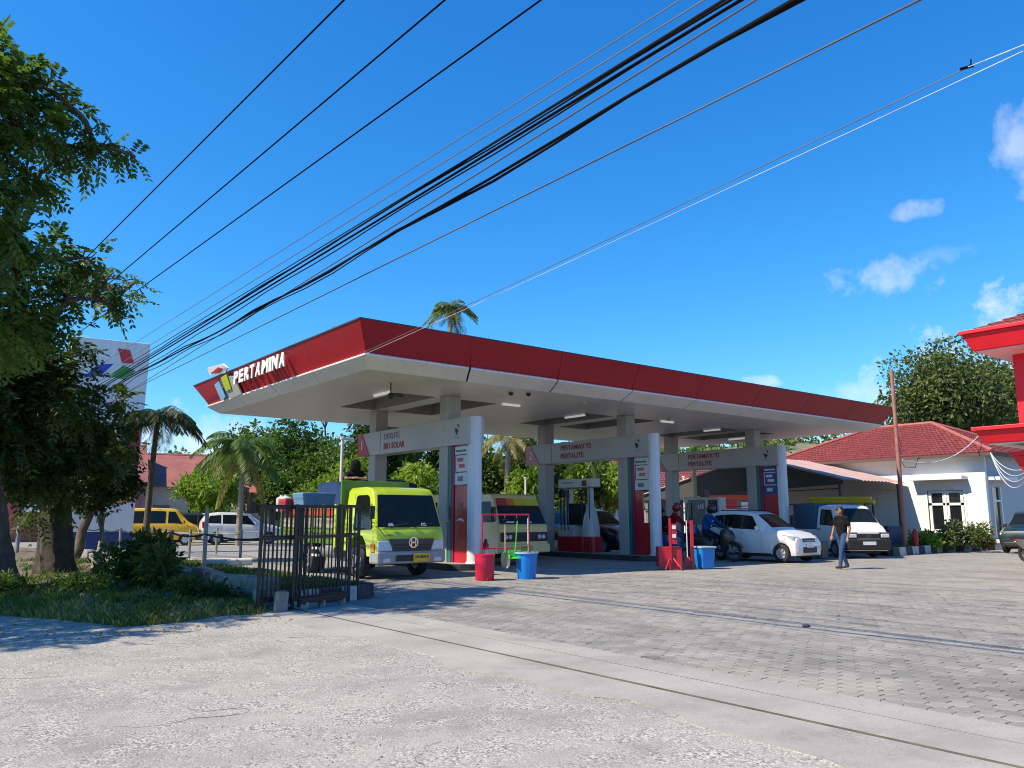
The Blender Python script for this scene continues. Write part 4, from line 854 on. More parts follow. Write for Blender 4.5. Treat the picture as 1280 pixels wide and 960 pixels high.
MB().box(-.95, .95, -3.2, -3.0, .36, .62).build('bumper', CREAM, b, bevel=.03); pl = MB().box(-.23, .23, -3.215, -3.2, .40, .58).build('number_plate', M_PLY, b)
MB().box(-.72, -.40, -3.075, -3.06, 1.27, 1.31).build('windscreen_sticker', M_PLW, b); MB().box(.1, .30, -3.075, -3.06, 1.27, 1.30).build('windscreen_sticker', M_PLW, b); MB().box(-1.16, -1.0, -2.95, -2.88, 1.3, 1.75).build('mirror', M_TRIM, b, bevel=.03)
TARP = mat('tarp_blue', (.010, .035, .12), .55, var=.25, scale=2, bump=.5, bscale=5)
q = empty('tarpaulin_lorry', (15.7, 29.6, 0), 0, 'lorry under a dark blue tarpaulin standing behind the cream minibus', 'lorry')
mb = MB(); V = []; ny = 24
for j in range(ny+1):
    y = -2.1+4.2*j/ny; sag = .05*math.sin(j*1.9)+.03*math.sin(j*3.7)
    V += [(-1.14, y, 1.25), (-1.14-.02*math.sin(j*2.3), y, 2.72+sag), (-.5, y, 2.86+sag), (.5, y, 2.86+sag*.7), (1.14, y, 2.72+sag), (1.14, y, 1.25)]
mb.add(V, [(j*6+i, j*6+i+1, j*6+7+i, j*6+6+i) for j in range(ny) for i in range(5)]+[tuple(range(6)), tuple(range(ny*6, ny*6+6))[::-1]]); mb.build('tarpaulin', TARP, q, smooth=50)
MB().box(-1.1, 1.1, -2.1, 2.1, .85, 1.26).build('bed', mat('bed_navy', (.02, .03, .06), .6), q, bevel=.02); MB().box(-1.0, 1.0, -3.8, -2.2, .5, 2.0).build('cab', mat('cab_dark', (.02, .03, .05), .4), q, bevel=.08); mb = MB().box(-.9, .9, -3.82, -3.8, 1.25, 1.85); mb.build('windscreen', M_GLASS, q)
for y in (-3.0, 1.1):
    for sg in (-1, 1): wheel(q, sg*.9, y, .45, .25, M_RIMD, 5)
tag(MB().box(-.22, .22, -.3, .3, 0, .45).build('carton', mat('carton_brown', (.09, .03, .03), .8), None, (15.2, 29.6, 2.86), bevel=.01), 'dark red carton riding on top of the blue tarpaulin', 'box')
# ------------------------------------------------------------------ people: capsules along the bones fused into one skin, coloured by the nearest bone
M_SKIN = mat('skin', (.26, .14, .085), .55, var=.08); M_HAIR = mat('hair_black', (.012, .010, .010), .5, var=.3)
def cloth(name, col): return mat(name, col, .95, var=.2, scale=9, bump=.6, bscale=18, spec=.08)
def person(name, label, pos, rz, J, mats, cat='person', voxel=.011, scale=1.0, extra=(), hand_curl=.5):
    """J: joint positions, front of the figure towards -y; mats: shirt, trousers, shoes, hair"""
    B = []
    def cap(a, b, r0, r1, m): B.append((Vector(a), Vector(b), r0, r1, m))
    Jv = {k: Vector(p) for k, p in J.items()}
    pel, che, nek, hed = Jv['pelvis'], Jv['chest'], Jv['neck'], Jv['head']
    up = (hed-nek).normalized(); fw = Jv.get('face', Vector((0, -1, 0))).normalized(); sd = up.cross(fw).normalized(); fw = sd.cross(up).normalized()*-1 if sd.cross(up).dot(fw) < 0 else sd.cross(up).normalized()
    sl, sr, hl, hr = Jv['sh_l'], Jv['sh_r'], Jv['hip_l'], Jv['hip_r']
    cap(hl, hr, .105, .105, 'trousers'); cap(pel, pel.lerp(che, .35), .125, .128, 'shirt'); mid = pel.lerp(che, .5)
    for s in (-1, 1):
        off = (sr-sl).normalized()*s*.06; cap(pel.lerp(che, .15)+off, che+off, .10, .125, 'shirt')
    cap(sl.lerp(sr, .12), sl.lerp(sr, .88), .082, .082, 'shirt'); cap(che, nek, .11, .06, 'shirt'); cap(nek, nek.lerp(hed, .6), .052, .05, 'skin')
    cap(hed-fw*.012+up*.03, hed+fw*.01-up*.015, .088, .08, 'skin'); cap(hed+fw*.03-up*.075, hed+fw*.045-up*.085, .048, .042, 'skin')
    cap(hed+fw*.082-up*.005, hed+fw*.105-up*.028, .012, .016, 'skin'); cap(hed+fw*.085+sd*.03+up*.028, hed+fw*.085-sd*.03+up*.028, .012, .012, 'skin'); cap(hed+fw*.082+sd*.018-up*.058, hed+fw*.082-sd*.018-up*.058, .009, .009, 'lips')
    for s in (-1, 1): cap(hed+sd*s*.083+up*.012, hed+sd*s*.088-up*.022, .018, .013, 'skin'); cap(hed+fw*.082+sd*s*.03+up*.012, hed+fw*.083+sd*s*.03+up*.012, .008, .008, 'hair')
    for a, b, r0, r1, m in [(hed-fw*.03+up*.06, hed+fw*.035+up*.072, .084, .060, 'hair'), (hed-fw*.05+up*.02, hed-fw*.055-up*.03, .078, .062, 'hair')]: cap(a, b, r0, r1, m)
    for q in ('l', 'r'):
        S, E, Wr = Jv['sh_'+q], Jv['el_'+q], Jv['wr_'+q]
        if mats.get('long'): cap(S, E, .062, .05, 'shirt'); cap(E, Wr, .048, .038, 'shirt')
        else: cap(S, S.lerp(E, .62), .066, .058, 'shirt'); cap(S.lerp(E, .55), E, .043, .038, 'skin'); cap(E, Wr, .038, .027, 'skin')
        d = (Wr-E).normalized(); side = (hr-hl).normalized(); nrm = d.cross(Vector((0, 0, 1))); nrm = nrm.normalized() if nrm.length > .2 else Vector((0, -1, 0)); ax = d.cross(nrm)
        palm = Wr+d*.085; cap(Wr, palm+nrm*.022, .026, .024, 'skin'); cap(Wr, palm-nrm*.022, .026, .024, 'skin')
        for i, (o, L_) in enumerate(((-.032, .058), (-.011, .072), (.011, .076), (.032, .066))):
            k = palm+nrm*o; m1 = k+d*L_*.5+ax*L_*.15*hand_curl; m2 = m1+d*L_*.38*(1-hand_curl*.5)+ax*L_*.45*hand_curl; cap(k, m1, .0105, .010, 'skin'); cap(m1, m2, .010, .0085, 'skin')
        th = Wr+d*.03+nrm*(-.03); cap(th, th+d*.035-nrm*.022+ax*.01, .013, .011, 'skin'); cap(th+d*.035-nrm*.022+ax*.01, th+d*.065-nrm*.02+ax*.02, .011, .009, 'skin')
        H, K, A = Jv['hip_'+q], Jv['kn_'+q], Jv['an_'+q]
        cap(H, K, .098, .066, 'trousers'); cap(K, A, .066, .052, 'trousers')
        f = Jv.get('toe_'+q, A+Vector((0, -.16, -.05))); cap(A+Vector((0, .03, -.035)), f, .04, .034, 'shoes'); cap(A, A+Vector((0, .02, -.04)), .045, .042, 'shoes')
    for e in extra: cap(*e)
    mb = MB()
    for a, b, r0, r1, m in B:
        n = max(2, int((b-a).length/.05)+1)
        mb.sphere(a, r0, 12, 8); mb.sphere(b, r1, 12, 8)
        if (b-a).length > 1e-4: mb.tube([a.lerp(b, i/n) for i in range(n+1)], [r0+(r1-r0)*i/n for i in range(n+1)], 12)
    me = mb.mesh('tmp'); o = link('tmp', me); rm = o.modifiers.new('r', 'REMESH'); rm.mode = 'VOXEL'; rm.voxel_size = voxel; sm = o.modifiers.new('s', 'SMOOTH'); sm.iterations = 3; sm.factor = .5
    dg = bpy.context.evaluated_depsgraph_get(); me2 = bpy.data.meshes.new_from_object(o.evaluated_get(dg)); bpy.data.objects.remove(o); bpy.data.meshes.remove(me)
    nf = len(me2.polygons); C = np.zeros(nf*3); me2.polygons.foreach_get('center', C); C = C.reshape(-1, 3); best = np.full(nf, 9.0); idx = np.zeros(nf, dtype=np.int32)
    keys = sorted(set(b[4] for b in B)); me2.materials.clear()
    for k in keys: me2.materials.append(mats.get(k, M_SKIN if k in ('skin', 'lips') else M_HAIR))
    for a, b, r0, r1, m in B:
        A_, D = np.array(a), np.array(b-a); L2 = max(1e-9, D@D); tt = np.clip(((C-A_)@D)/L2, 0, 1); dist = np.linalg.norm(C-A_-tt[:, None]*D, axis=1)-(r0+(r1-r0)*tt)
        u = dist < best; best[u] = dist[u]; idx[u] = keys.index(m)
    me2.polygons.foreach_set('material_index', idx); me2.shade_smooth()
    if scale != 1: me2.transform(Matrix.Scale(scale, 4))
    me2.name = name; o = link(name, me2, None, None, pos, rz); return tag(o, label, cat)
STAND = dict(pelvis=(0, 0, .96), chest=(0, .01, 1.28), neck=(0, .01, 1.46), head=(0, -.01, 1.60), sh_l=(.19, .01, 1.41), sh_r=(-.19, .01, 1.41), el_l=(.25, .03, 1.13), el_r=(-.25, .03, 1.13), wr_l=(.25, -.06, .88), wr_r=(-.25, -.06, .88),
             hip_l=(.095, 0, .92), hip_r=(-.095, 0, .92), kn_l=(.10, -.02, .50), kn_r=(-.10, -.01, .50), an_l=(.11, .02, .085), an_r=(-.11, .02, .085), toe_l=(.13, -.15, .035), toe_r=(-.13, -.15, .035), face=(0, -1, 0))
def pose(**k): d = dict(STAND); d.update(k); return d
JEANS = cloth('jeans_blue', (.035, .075, .16)); BLACKS = cloth('shirt_black', (.012, .012, .014)); SHOE = mat('sandal_brown', (.08, .06, .05), .7)
hd_l = heading(-.80, .50)
person('person', 'man in black short sleeved shirt and blue jeans walking across the open forecourt', (21.75, 12.42, 0), heading(-.95, .25),
       pose(an_l=(.10, -.24, .085), toe_l=(.11, -.41, .05), kn_l=(.10, -.17, .50), an_r=(-.10, .22, .10), toe_r=(-.11, .07, .035), kn_r=(-.10, .05, .49), el_l=(.25, .06, 1.13), wr_l=(.22, -.02, .87), el_r=(-.25, -.04, 1.14), wr_r=(-.22, -.16, .92), face=(-.5, -.85, -.05), head=(0, -.03, 1.605)),
       dict(shirt=BLACKS, trousers=JEANS, shoes=SHOE), voxel=.009)
person('person', 'attendant in dark red shirt and black cap standing by the broad fuel pump', (23.0, 20.2, 0), heading(-.6, -.8), pose(el_l=(.27, -.05, 1.15), wr_l=(.12, -.2, 1.1), el_r=(-.27, 0, 1.13), wr_r=(-.24, -.12, .9)),
       dict(shirt=cloth('shirt_maroon', (.07, .01, .015)), trousers=cloth('trousers_black', (.012, .012, .014)), shoes=M_BLACK, cap=M_BLACK), extra=[(Vector((0, -.02, 1.68)), Vector((0, .02, 1.67)), .098, .09, 'cap'), (Vector((-.04, -.12, 1.665)), Vector((.04, -.12, 1.665)), .03, .03, 'cap')], voxel=.014)
person('person', 'attendant in brown shirt behind the white arched fuel pump', (22.3, 23.4, 0), heading(-.3, -.95), pose(el_l=(.26, -.08, 1.16), wr_l=(.2, -.28, 1.2)), dict(shirt=cloth('shirt_brown', (.12, .05, .03)), trousers=cloth('trousers_black', (.012, .012, .014)), shoes=M_BLACK), voxel=.014)
# person lying forward over the lorry's headboard, arms folded on it
person('person', 'person in black hooded top leaning on folded arms over the lorry headboard', (9.62, 18.75, 1.42), heading(-.35, -1),
       pose(pelvis=(0, .30, .72), hip_l=(.095, .32, .70), hip_r=(-.095, .32, .70), chest=(0, .12, 1.0), neck=(0, .0, 1.17), head=(0, -.05, 1.32), sh_l=(.20, .03, 1.11), sh_r=(-.20, .03, 1.11), el_l=(.26, -.20, .99), el_r=(-.26, -.20, .99), wr_l=(.04, -.26, 1.0), wr_r=(-.04, -.24, 1.01),
            kn_l=(.10, .18, .36), kn_r=(-.10, .18, .36), an_l=(.10, .45, .54), an_r=(-.10, .45, .54), toe_l=(.1, .5, .52), toe_r=(-.1, .5, .52)),
       dict(shirt=BLACKS, trousers=BLACKS, shoes=M_BLACK, hood=BLACKS), extra=[(Vector((0, -.04, 1.37)), Vector((0, -.02, 1.27)), .13, .135, 'hood'), (Vector((0, .05, 1.24)), Vector((0, .06, 1.14)), .13, .14, 'hood')], voxel=.012)

# ------------------------------------------------------------------ motorcycles
M_RIMB = mat('rim_dark', (.06, .06, .06), .4)
def scooter(name, label, pos, rz, body, seat=M_BLACK, group='motorcycles at the pumps', big=1.0):
    e = empty(name, pos, rz, label, 'motorcycle', group); e.scale = (big,)*3
    for y, nm in ((-.62, 'front_wheel'), (.62, 'rear_wheel')):
        w = MB().lathe((0, y, .28), [(.20, -.045), (.26, -.045), (.28, 0), (.26, .045), (.20, .045)], 24, 'x', False).build(nm, M_TYRE, e, smooth=40)
        mb = MB().lathe((0, y, .28), [(.20, -.03), (.20, .03), (.175, .03), (.175, -.03), (.20, -.03)], 20, 'x', False)
        for k in range(5): a = 2*math.pi*k/5; mb.bar((0, y, .28), (0, y+.18*math.cos(a), .28+.18*math.sin(a)), .02, .03)
        mb.lathe((0, y, .28), [(.05, -.05), (.05, .05)], 12, 'x'); mb.build('rim', M_RIMB, w)
    mb = MB(); secs = [(-.30, .30, .42, .10), (-.20, .28, .50, .13), (.0, .28, .52, .14), (.15, .34, .70, .15), (.5, .42, .74, .16), (.85, .58, .78, .10), (.98, .66, .76, .04)]
    V = []
    for y, z0, z1, w in secs: V += [(-w*.7, y, z0), (w*.7, y, z0), (w, y, (z0+z1)/2), (w*.75, y, z1), (-w*.75, y, z1), (-w, y, (z0+z1)/2)]
    mb.add(V, [(i*6+k, i*6+(k+1) % 6, i*6+6+(k+1) % 6, i*6+6+k) for i in range(len(secs)-1) for k in range(6)]+[tuple(range(6)), tuple(range(len(V)-6, len(V)))[::-1]]); mb.build('body', body, e, smooth=45)
    mb = MB(); secs = [(-.66, .62, .80, .10), (-.56, .56, .92, .16), (-.44, .40, 1.0, .20), (-.34, .32, .98, .19), (-.26, .30, .9, .15)]; V = []
    for y, z0, z1, w in secs: V += [(-w*.6, y, z0), (w*.6, y, z0), (w, y, (z0+z1)/2), (w*.7, y, z1), (-w*.7, y, z1), (-w, y, (z0+z1)/2)]
    mb.add(V, [(i*6+k, i*6+(k+1) % 6, i*6+6+(k+1) % 6, i*6+6+k) for i in range(len(secs)-1) for k in range(6)]+[tuple(range(6)), tuple(range(len(V)-6, len(V)))[::-1]]); mb.build('leg_shield', body, e, smooth=45)
    MB().prism([(-.95, .42), (-.80, .58), (-.60, .62), (-.38, .52), (-.40, .48), (-.60, .57), (-.78, .53), (-.92, .40)], 'x', -.07, .07).build('front_mudguard', body, e, bevel=.015)
    MB().prism([(.05, .72), (.12, .80), (.40, .80), (.9, .85), (.95, .80), (.5, .73)], 'x', -.14, .14).build('seat', seat, e, bevel=.03)
    MB().tube([(-.34, -.30, 1.0), (-.12, -.38, 1.02), (.12, -.38, 1.02), (.34, -.30, 1.0)], .016, 8).build('handlebar', M_BLACK, e); mb = MB().box(-.12, .12, -.56, -.40, .92, 1.06); mb.build('headlight_cowl', body, e, bevel=.04); MB().box(-.09, .09, -.585, -.555, .94, 1.02).build('headlight', M_LIGHT, e, bevel=.02)
    for sg in (-1, 1):
        MB().tube([(sg*.24, -.34, 1.02), (sg*.30, -.36, 1.16)], .008, 5).build('mirror_stalk', M_BLACK, e); MB().lathe((sg*.31, -.37, 1.20), [(.05, -.01), (.06, 0), (.05, .012)], 12, 'y').build('mirror', M_BLACK, e)
        MB().tube([(sg*.07, -.42, .70), (sg*.07, -.62, .28)], .022, 6).build('fork', M_RIMD, e)
    MB().tube([(.13, .2, .26), (.15, .9, .36)], [.03, .05], 8).build('exhaust', M_RIMD, e, smooth=40); MB().box(-.09, .09, .95, 1.0, .66, .74).build('tail_lamp', M_TAIL, e); return e
SIT = dict(pelvis=(0, .26, .92), chest=(0, .18, 1.22), neck=(0, .12, 1.40), head=(0, .06, 1.55), sh_l=(.19, .12, 1.34), sh_r=(-.19, .12, 1.34), el_l=(.28, -.08, 1.15), el_r=(-.28, -.08, 1.15), wr_l=(.27, -.26, 1.04), wr_r=(-.27, -.26, 1.04),
           hip_l=(.11, .22, .87), hip_r=(-.11, .22, .87), kn_l=(.20, -.14, .70), kn_r=(-.20, -.14, .70), an_l=(.17, -.10, .36), an_r=(-.17, -.10, .36), toe_l=(.18, -.26, .31), toe_r=(-.18, -.26, .31), face=(0, -1, 0))
HELM = [(Vector((0, .03, 1.60)), Vector((0, .07, 1.57)), .135, .13, 'helmet')]
rz1 = heading(.25, -.97)
scooter('motorcycle', 'black motorcycle carrying a rider in a blue top next to the small white car', (22.1, 17.2, 0), rz1, mat('bike_black', (.015, .016, .018), .3, coat=.4), big=1.08)
person('rider', 'rider in blue top and dark helmet sitting on the black motorcycle', (22.1, 17.2, 0), rz1, SIT, dict(shirt=cloth('shirt_blue', (.012, .07, .24)), trousers=cloth('trousers_dark', (.02, .022, .03)), shoes=M_BLACK, helmet=mat('helmet_black', (.015, .015, .017), .2, coat=.5), long=True), extra=HELM, voxel=.013, scale=1.08, hand_curl=1.0)
rz2 = heading(.55, -.85)
scooter('motorcycle', 'blue motorcycle carrying a rider in a red jacket next to the second round column', (21.95, 18.55, 0), rz2, mat('bike_blue', (.012, .07, .20), .35, coat=.4), big=1.15)
person('rider', 'rider in red jacket and blue jeans sitting on the blue motorcycle', (21.95, 18.55, 0), rz2, SIT, dict(shirt=cloth('jacket_red', (.28, .012, .015)), trousers=cloth('jeans_mid', (.03, .09, .20)), shoes=M_BLACK, helmet=mat('helmet_red', (.25, .015, .02), .25, coat=.5), long=True), extra=HELM, voxel=.013, scale=1.12, hand_curl=1.0)
scooter('motorcycle', 'motorcycle parked at the edge of the forecourt in front of the dark green car', (*at(1291, 640, 31)[:2], 0), heading(-.6, -.8), mat('bike_silver', (.12, .11, .11), .35, coat=.3), group='parked motorcycles')

# ------------------------------------------------------------------ fire stands, bins, tools, extinguishers
M_FIRE = mat('fire_red', (.46, .012, .03), .42, var=.08, scale=5, dirt=.2); M_STEEL = mat('shovel_steel', (.30, .26, .19), .5, metal=.6, dirt=.4); M_WOOD = mat('broom_wood', (.42, .30, .15), .7); M_BIN = mat('bin_blue', (.004, .20, .62), .42, var=.08, scale=4, dirt=.18)
M_BIN2 = mat('bin_rim', (.30, .42, .55), .5)
e = empty('fire_stand', (11.60, 15.30, 0), heading(-.35, -.94), 'red fire tool stand with shovel and hooks beside the round blue bin', 'fire stand', 'fire stands')
mb = MB()
for x in (-.34, .82): MB().tube([(x, .1, .0), (x, .1, 1.52)], .020, 8).build('post', M_FIRE, e)
MB().tube([(-.34, .1, 1.50), (.82, .1, 1.50)], .020, 8).build('top_bar', M_FIRE, e); MB().tube([(-.34, .1, .72), (.82, .1, .72)], .016, 6).build('lower_bar', M_FIRE, e)
for x in (-.34, .82):
    for y in ((-.38, .45) if x < 0 else (.5,)): MB().tube([(x, .1, .5), (x, y, .02)], .022, 6).build('brace', M_FIRE, e)
for x in (-.05, .2, .5): MB().tube([(x, .1, 1.49), (x, .03, 1.43), (x, .06, 1.38)], .008, 5).build('hook', M_FIRE, e)
MB().box(-.62, -.30, -.02, .14, .48, 1.02).build('sign_plate', M_FIRE, e, bevel=.01) if False else None
e2 = MB().lathe((0, 0, 0), [(.20, 0), (.215, .02), (.235, .56), (.245, .57), (.245, .60), (.22, .60), (.21, .56), (.19, .05)], 22).build('sand_drum', mat('drum_red', (.56, .012, .05), .45, var=.08, dirt=.15), None, (11.22, 15.28, 0), smooth=40); tag(e2, 'red sand drum standing in front of the fire tool stand', 'drum')
def shovel(pos, rz, lean, label):
    s = empty('shovel', pos, rz, label, 'shovel'); s.rotation_euler = (lean, 0, rz)
    MB().tube([(0, 0, .36), (0, 0, 1.05)], .017, 8).build('shaft', M_WOOD, s); MB().tube([(0, 0, 1.04), (-.06, 0, 1.16), (.06, 0, 1.16), (0, 0, 1.04)], .012, 6).build('grip', M_BLACK, s)
    mb = MB(); V = []
    for i in range(7):
        z = .42-.40*i/6; w = [.03, .10, .115, .115, .11, .09, .02][i]; V += [(-w, -.02, z), (0, .02, z), (w, -.02, z), ]
    mb.add(V, [(i*3+k, i*3+k+1, i*3+4+k, i*3+3+k) for i in range(6) for k in range(2)]); o = mb.build('blade', M_STEEL, s); so = o.modifiers.new('th', 'SOLIDIFY'); so.thickness = .006; return s
shovel((11.75, 15.18, .22), heading(-.35, -.94), -.03, 'shovel with wooden shaft hanging on the fire tool stand')
d = empty('dustpan', (12.0, 15.08, .50), heading(-.35, -.94), 'bright green dustpan hanging on the fire tool stand', 'dustpan'); M_DP = mat('dustpan_green', (.10, .62, .03), .4)
mb = MB(); mb.hexa([(-.20,-.10,-.02),(.20,-.10,-.02),(.17,.12,0),(-.17,.12,0)], [(-.20,-.10,-.005),(.20,-.10,-.005),(.17,.12,.015),(-.17,.12,.015)]); mb.hexa([(-.19,.10,0),(.19,.10,0),(.19,.12,0),(-.19,.12,0)], [(-.16,.10,.16),(.16,.10,.16),(.16,.12,.16),(-.16,.12,.16)])
for sg in (-1, 1): mb.hexa([(sg*.19,-.10,0),(sg*.205,-.10,0),(sg*.19,.12,0),(sg*.175,.12,0)], [(sg*.19,-.10,.03),(sg*.205,-.10,.03),(sg*.17,.12,.16),(sg*.155,.12,.16)])
mb.build('pan', M_DP, d, bevel=.006); MB().tube([(0, .11, .10), (.07, .14, .85)], .013, 6).build('handle', M_DP, d)
br = empty('broom', (12.35, 15.0, 0), 0, 'broom with pale wooden handle standing in the round blue bin', 'broom'); MB().tube([(-.02, .05, .25), (.02, .1, 1.42)], .014, 6).build('handle', mat('handle_pale', (.55, .52, .45), .6), br); MB().prism([(-.14, .22), (.14, .22), (.05, .42), (-.05, .42)], 'y', -.02, .06).build('bristles', M_TRIM, br)
def round_bin(pos, label):
    o = empty('waste_bin', pos, 0, label, 'bin'); mb = MB(); n = 40; V = []
    for r_, z in ((.205, 0), (.21, .02), (.265, .60)):
        for k in range(n): a = 2*math.pi*k/n; r2 = r_*(1+(.022 if k % 4 < 2 else -.01)); V.append((r2*math.cos(a), r2*math.sin(a), z))
    mb.add(V, [(i*n+k, i*n+(k+1) % n, i*n+n+(k+1) % n, i*n+n+k) for i in range(2) for k in range(n)]+[tuple(range(n))[::-1]]); mb.build('tub', M_BIN, o, smooth=25)
    MB().lathe((0, 0, 0), [(.265, .585), (.292, .59), (.292, .625), (.258, .625), (.225, .40), (.18, .10), (.02, .06)], 40).build('rim', M_BIN2, o, smooth=35); return o
round_bin((12.28, 15.05, 0), 'round ribbed blue plastic bin beside the shovel rack')
o = empty('waste_bin', (18.75, 14.95, 0), heading(-.62, -.78)+.35, 'square blue plastic bin with a pale lid beside the second red stand', 'bin')
MB().hexa([(-.19,-.19,0),(.19,-.19,0),(.19,.19,0),(-.19,.19,0)], [(-.23,-.23,.56),(.23,-.23,.56),(.23,.23,.56),(-.23,.23,.56)]).build('tub', M_BIN, o, bevel=.03); MB().box(-.26, .26, -.26, .26, .565, .62).build('lid', M_BIN2, o, bevel=.02)
def fire_box_stand():
    o = empty('fire_stand', (17.75, 15.35, 0), heading(-.62, -.78), 'red sand box stand with a post holding two fire extinguisher tags', 'fire stand', 'fire stands')
    MB().box(-.36, .30, -.2, .26, .06, .62).build('sand_box', M_FIRE, o, bevel=.02); MB().box(-.06, .0, -.27, -.21, .0, 1.42).build('post', M_FIRE, o); 
    for z in (.92, 1.16): MB().box(.03, .13, -.285, -.262, z-.05, z+.05).build('tag', M_PLW, o)
    MB().box(.0, .16, -.26, -.215, .70, 1.26).build('tag_board', M_FIRE, o); MB().tube([(.05, -.24, .30), (.22, -.52, .02), (-.02, -.54, .02)], .02, 6).build('brace', M_FIRE, o); MB().tube([(-.05, -.24, .30), (-.22, -.45, .02)], .02, 6).build('brace', M_FIRE, o); MB().box(.62, .70, .1, .18, 0, 1.35).build('rear_post', M_FIRE, o)
fire_box_stand()
br = empty('broom', (18.38, 15.25, 0), heading(-.62, -.78), 'broom with pink bristles and a white handle beside the square blue bin', 'broom'); MB().tube([(0, 0, .3), (.02, .1, 1.35)], .014, 6).build('handle', M_PLW, br); MB().prism([(-.13, .01), (.13, .01), (.05, .32), (-.05, .32)], 'y', -.03, .03).build('bristles', mat('bristle_pink', (.55, .10, .12), .8), br)
def extinguisher(pos, label, h=.62):
    o = empty('fire_extinguisher', pos, 0, label, 'extinguisher'); MB().lathe((0, 0, 0), [(.085, 0), (.095, .02), (.095, h*.78), (.05, h*.88), (.03, h*.92)], 18).build('cylinder', M_FIRE, o, smooth=40); MB().lathe((0, 0, 0), [(.0955, h*.38), (.0965, h*.38), (.0965, h*.58), (.0955, h*.58)], 18).build('label_band', M_PLW, o)
    mb = MB().box(-.03, .03, -.10, .03, h*.92, h*.96); mb.box(-.02, .02, -.03, .02, h*.90, h*1.02); mb.build('valve', M_BLACK, o); MB().tube([(0, -.08, h*.93), (-.10, -.12, h*.75), (-.10, -.10, h*.3)], .012, 6).build('hose', M_BLACK, o); mb = MB().tube([(-.14, -.12, 0), (-.14, -.12, h*.34), (.14, -.12, h*.34), (.14, -.12, 0)], .014, 6); mb.build('cradle', M_FIRE, o); return o
extinguisher((13.55, 18.42, .166), 'red fire extinguisher in a cradle at the foot of the first round column', .66)
extinguisher((21.15, 18.72, .166), 'red fire extinguisher at the foot of the second round column', .72)
tag(MB().hexa([(-.2,-.2,0),(.2,-.2,0),(.2,.2,0),(-.2,.2,0)], [(-.24,-.24,.6),(.24,-.24,.6),(.24,.24,.6),(-.24,.24,.6)]).build('waste_bin', mat('bin_grey', (.10, .105, .10), .6), None, (26.3, 15.9, 0), bevel=.03), 'grey bin between the small white car and the white van', 'bin')
# ------------------------------------------------------------------ gate, fences
M_IRON = mat('gate_black', (.016, .016, .018), .5, var=.3, scale=8, dirt=.25); M_GALV = mat('old_galvanised', (.24, .24, .235), .55, var=.2, scale=6, dirt=.4)
def gate_leaf(p, q, h, n, label, zb=.12, extra=True):
    n = int(n*1.25)
    p, q = Vector((*p, 0)), Vector((*q, 0)); d = q-p; e = empty('gate_leaf', p, 0, label, 'gate', 'leaves of the folded sliding gate')
    for z in (zb+.04, zb+h*.62, h): MB().bar((0, 0, z), d+Vector((0, 0, z)), .035, .05).build('rail', M_IRON, e)
    for i in range(n):
        t = i/(n-1); w = .045 if i in (0, n-1) else .019; jit = d*t+Vector((random.gauss(0, .004), random.gauss(0, .004), 0)); MB().bar(jit+Vector((0, 0, zb if w < .04 else .0)), jit+Vector((random.gauss(0, .006), 0, h+(.03 if w > .04 else 0))), w).build('bar', M_IRON, e)
    return e
gate_leaf((4.82, 12.50), (5.55, 12.62), 1.60, 9, 'black iron gate leaf folded against the wall end, beside the rough grass')
gate_leaf((4.90, 12.72), (5.75, 12.90), 1.62, 10, 'black iron gate leaf folded behind the one at the wall end')
gate_leaf((5.35, 12.45), (6.62, 13.02), 1.62, 13, 'wide black iron gate leaf standing over the drain in front of the lorry')
gate_leaf((6.55, 13.28), (7.10, 13.62), 1.64, 5, 'narrow black iron gate leaf with open bars on the kerb beside the lorry')
o = empty('gate_trolley', (5.75, 12.35, 0), R(18), 'low black steel trolley carrying the foot of the gate', 'trolley'); MB().box(-.35, .62, -.05, .05, .10, .17).build('beam', M_IRON, o, bevel=.008)
for x in (-.28, .08, .52):
    MB().box(x-.02, x+.02, -.07, .07, .03, .12).build('bracket', M_GALV, o); MB().lathe((x, 0, .045), [(.045, -.02), (.045, .02)], 12, 'y').build('roller', M_GALV, o)
for i, (x, y, lab) in enumerate([(5.12, 12.32, 'short concrete stump at the foot of the folded gate beside the grass'), (5.0, 12.9, 'concrete stump behind the folded gate leaves')]):
    tag(rough_block(MB(), -.09, .09, -.09, .09, -.03, .30, .015).build('concrete_stump', M_STONE, None, (x, y, 0), bevel=.02), lab, 'stump')
tag(MB().tube([(0, 0, 0), (-.05, .08, 1.05)], .035, 8).build('leaning_post', M_GALV, None, (8.62, 16.9, 0), smooth=40), 'grey steel post leaning in front of the lorry wheel', 'post')
f = empty('wall_fence', (5.36, 13, 0), 0, 'old grey steel fence with sagging dark rail standing on the low stone wall', 'fence')
py = [3.95, 6.4, 8.6, 11.2, 13.6, 16]; hs_ = [1.62, 1.15, 1.2, 1.15, 1.2, 1.15]
for y, h in zip(py, hs_): MB().tube([(random.uniform(-.03, .03), y, -.05), (random.uniform(-.05, .05), y+random.uniform(-.05, .05), h)], .042 if h > 1.5 else .034, 8).build('post', M_GALV, f, smooth=40)
pts = [(0, 0.4, 1.10)]
for a, b in zip([.4]+py[:-1], py): pts += [(0, a+(b-a)*t, 1.10-.07*math.sin(math.pi*t)) for t in (.25, .5, .75, 1)]
MB().tube(pts, .022, 6).build('rail', M_IRON, f, smooth=40)
f = empty('chain_fence', (8.2, 33.8, 0), 0, 'row of slim white posts with cables beyond the garden', 'fence')
pp = [on_ground(px, py_) for px, py_ in ((205, 694), (236, 698), (270, 692), (300, 700), (330, 692), (185, 690))]
pp = sorted(pp, key=lambda v: v.x)
for v in pp: MB().tube([(v.x-8.2, v.y-33.8, 0), (v.x-8.2, v.y-33.8, 1.0)], .05, 8).build('post', M_GALV, f, smooth=40)
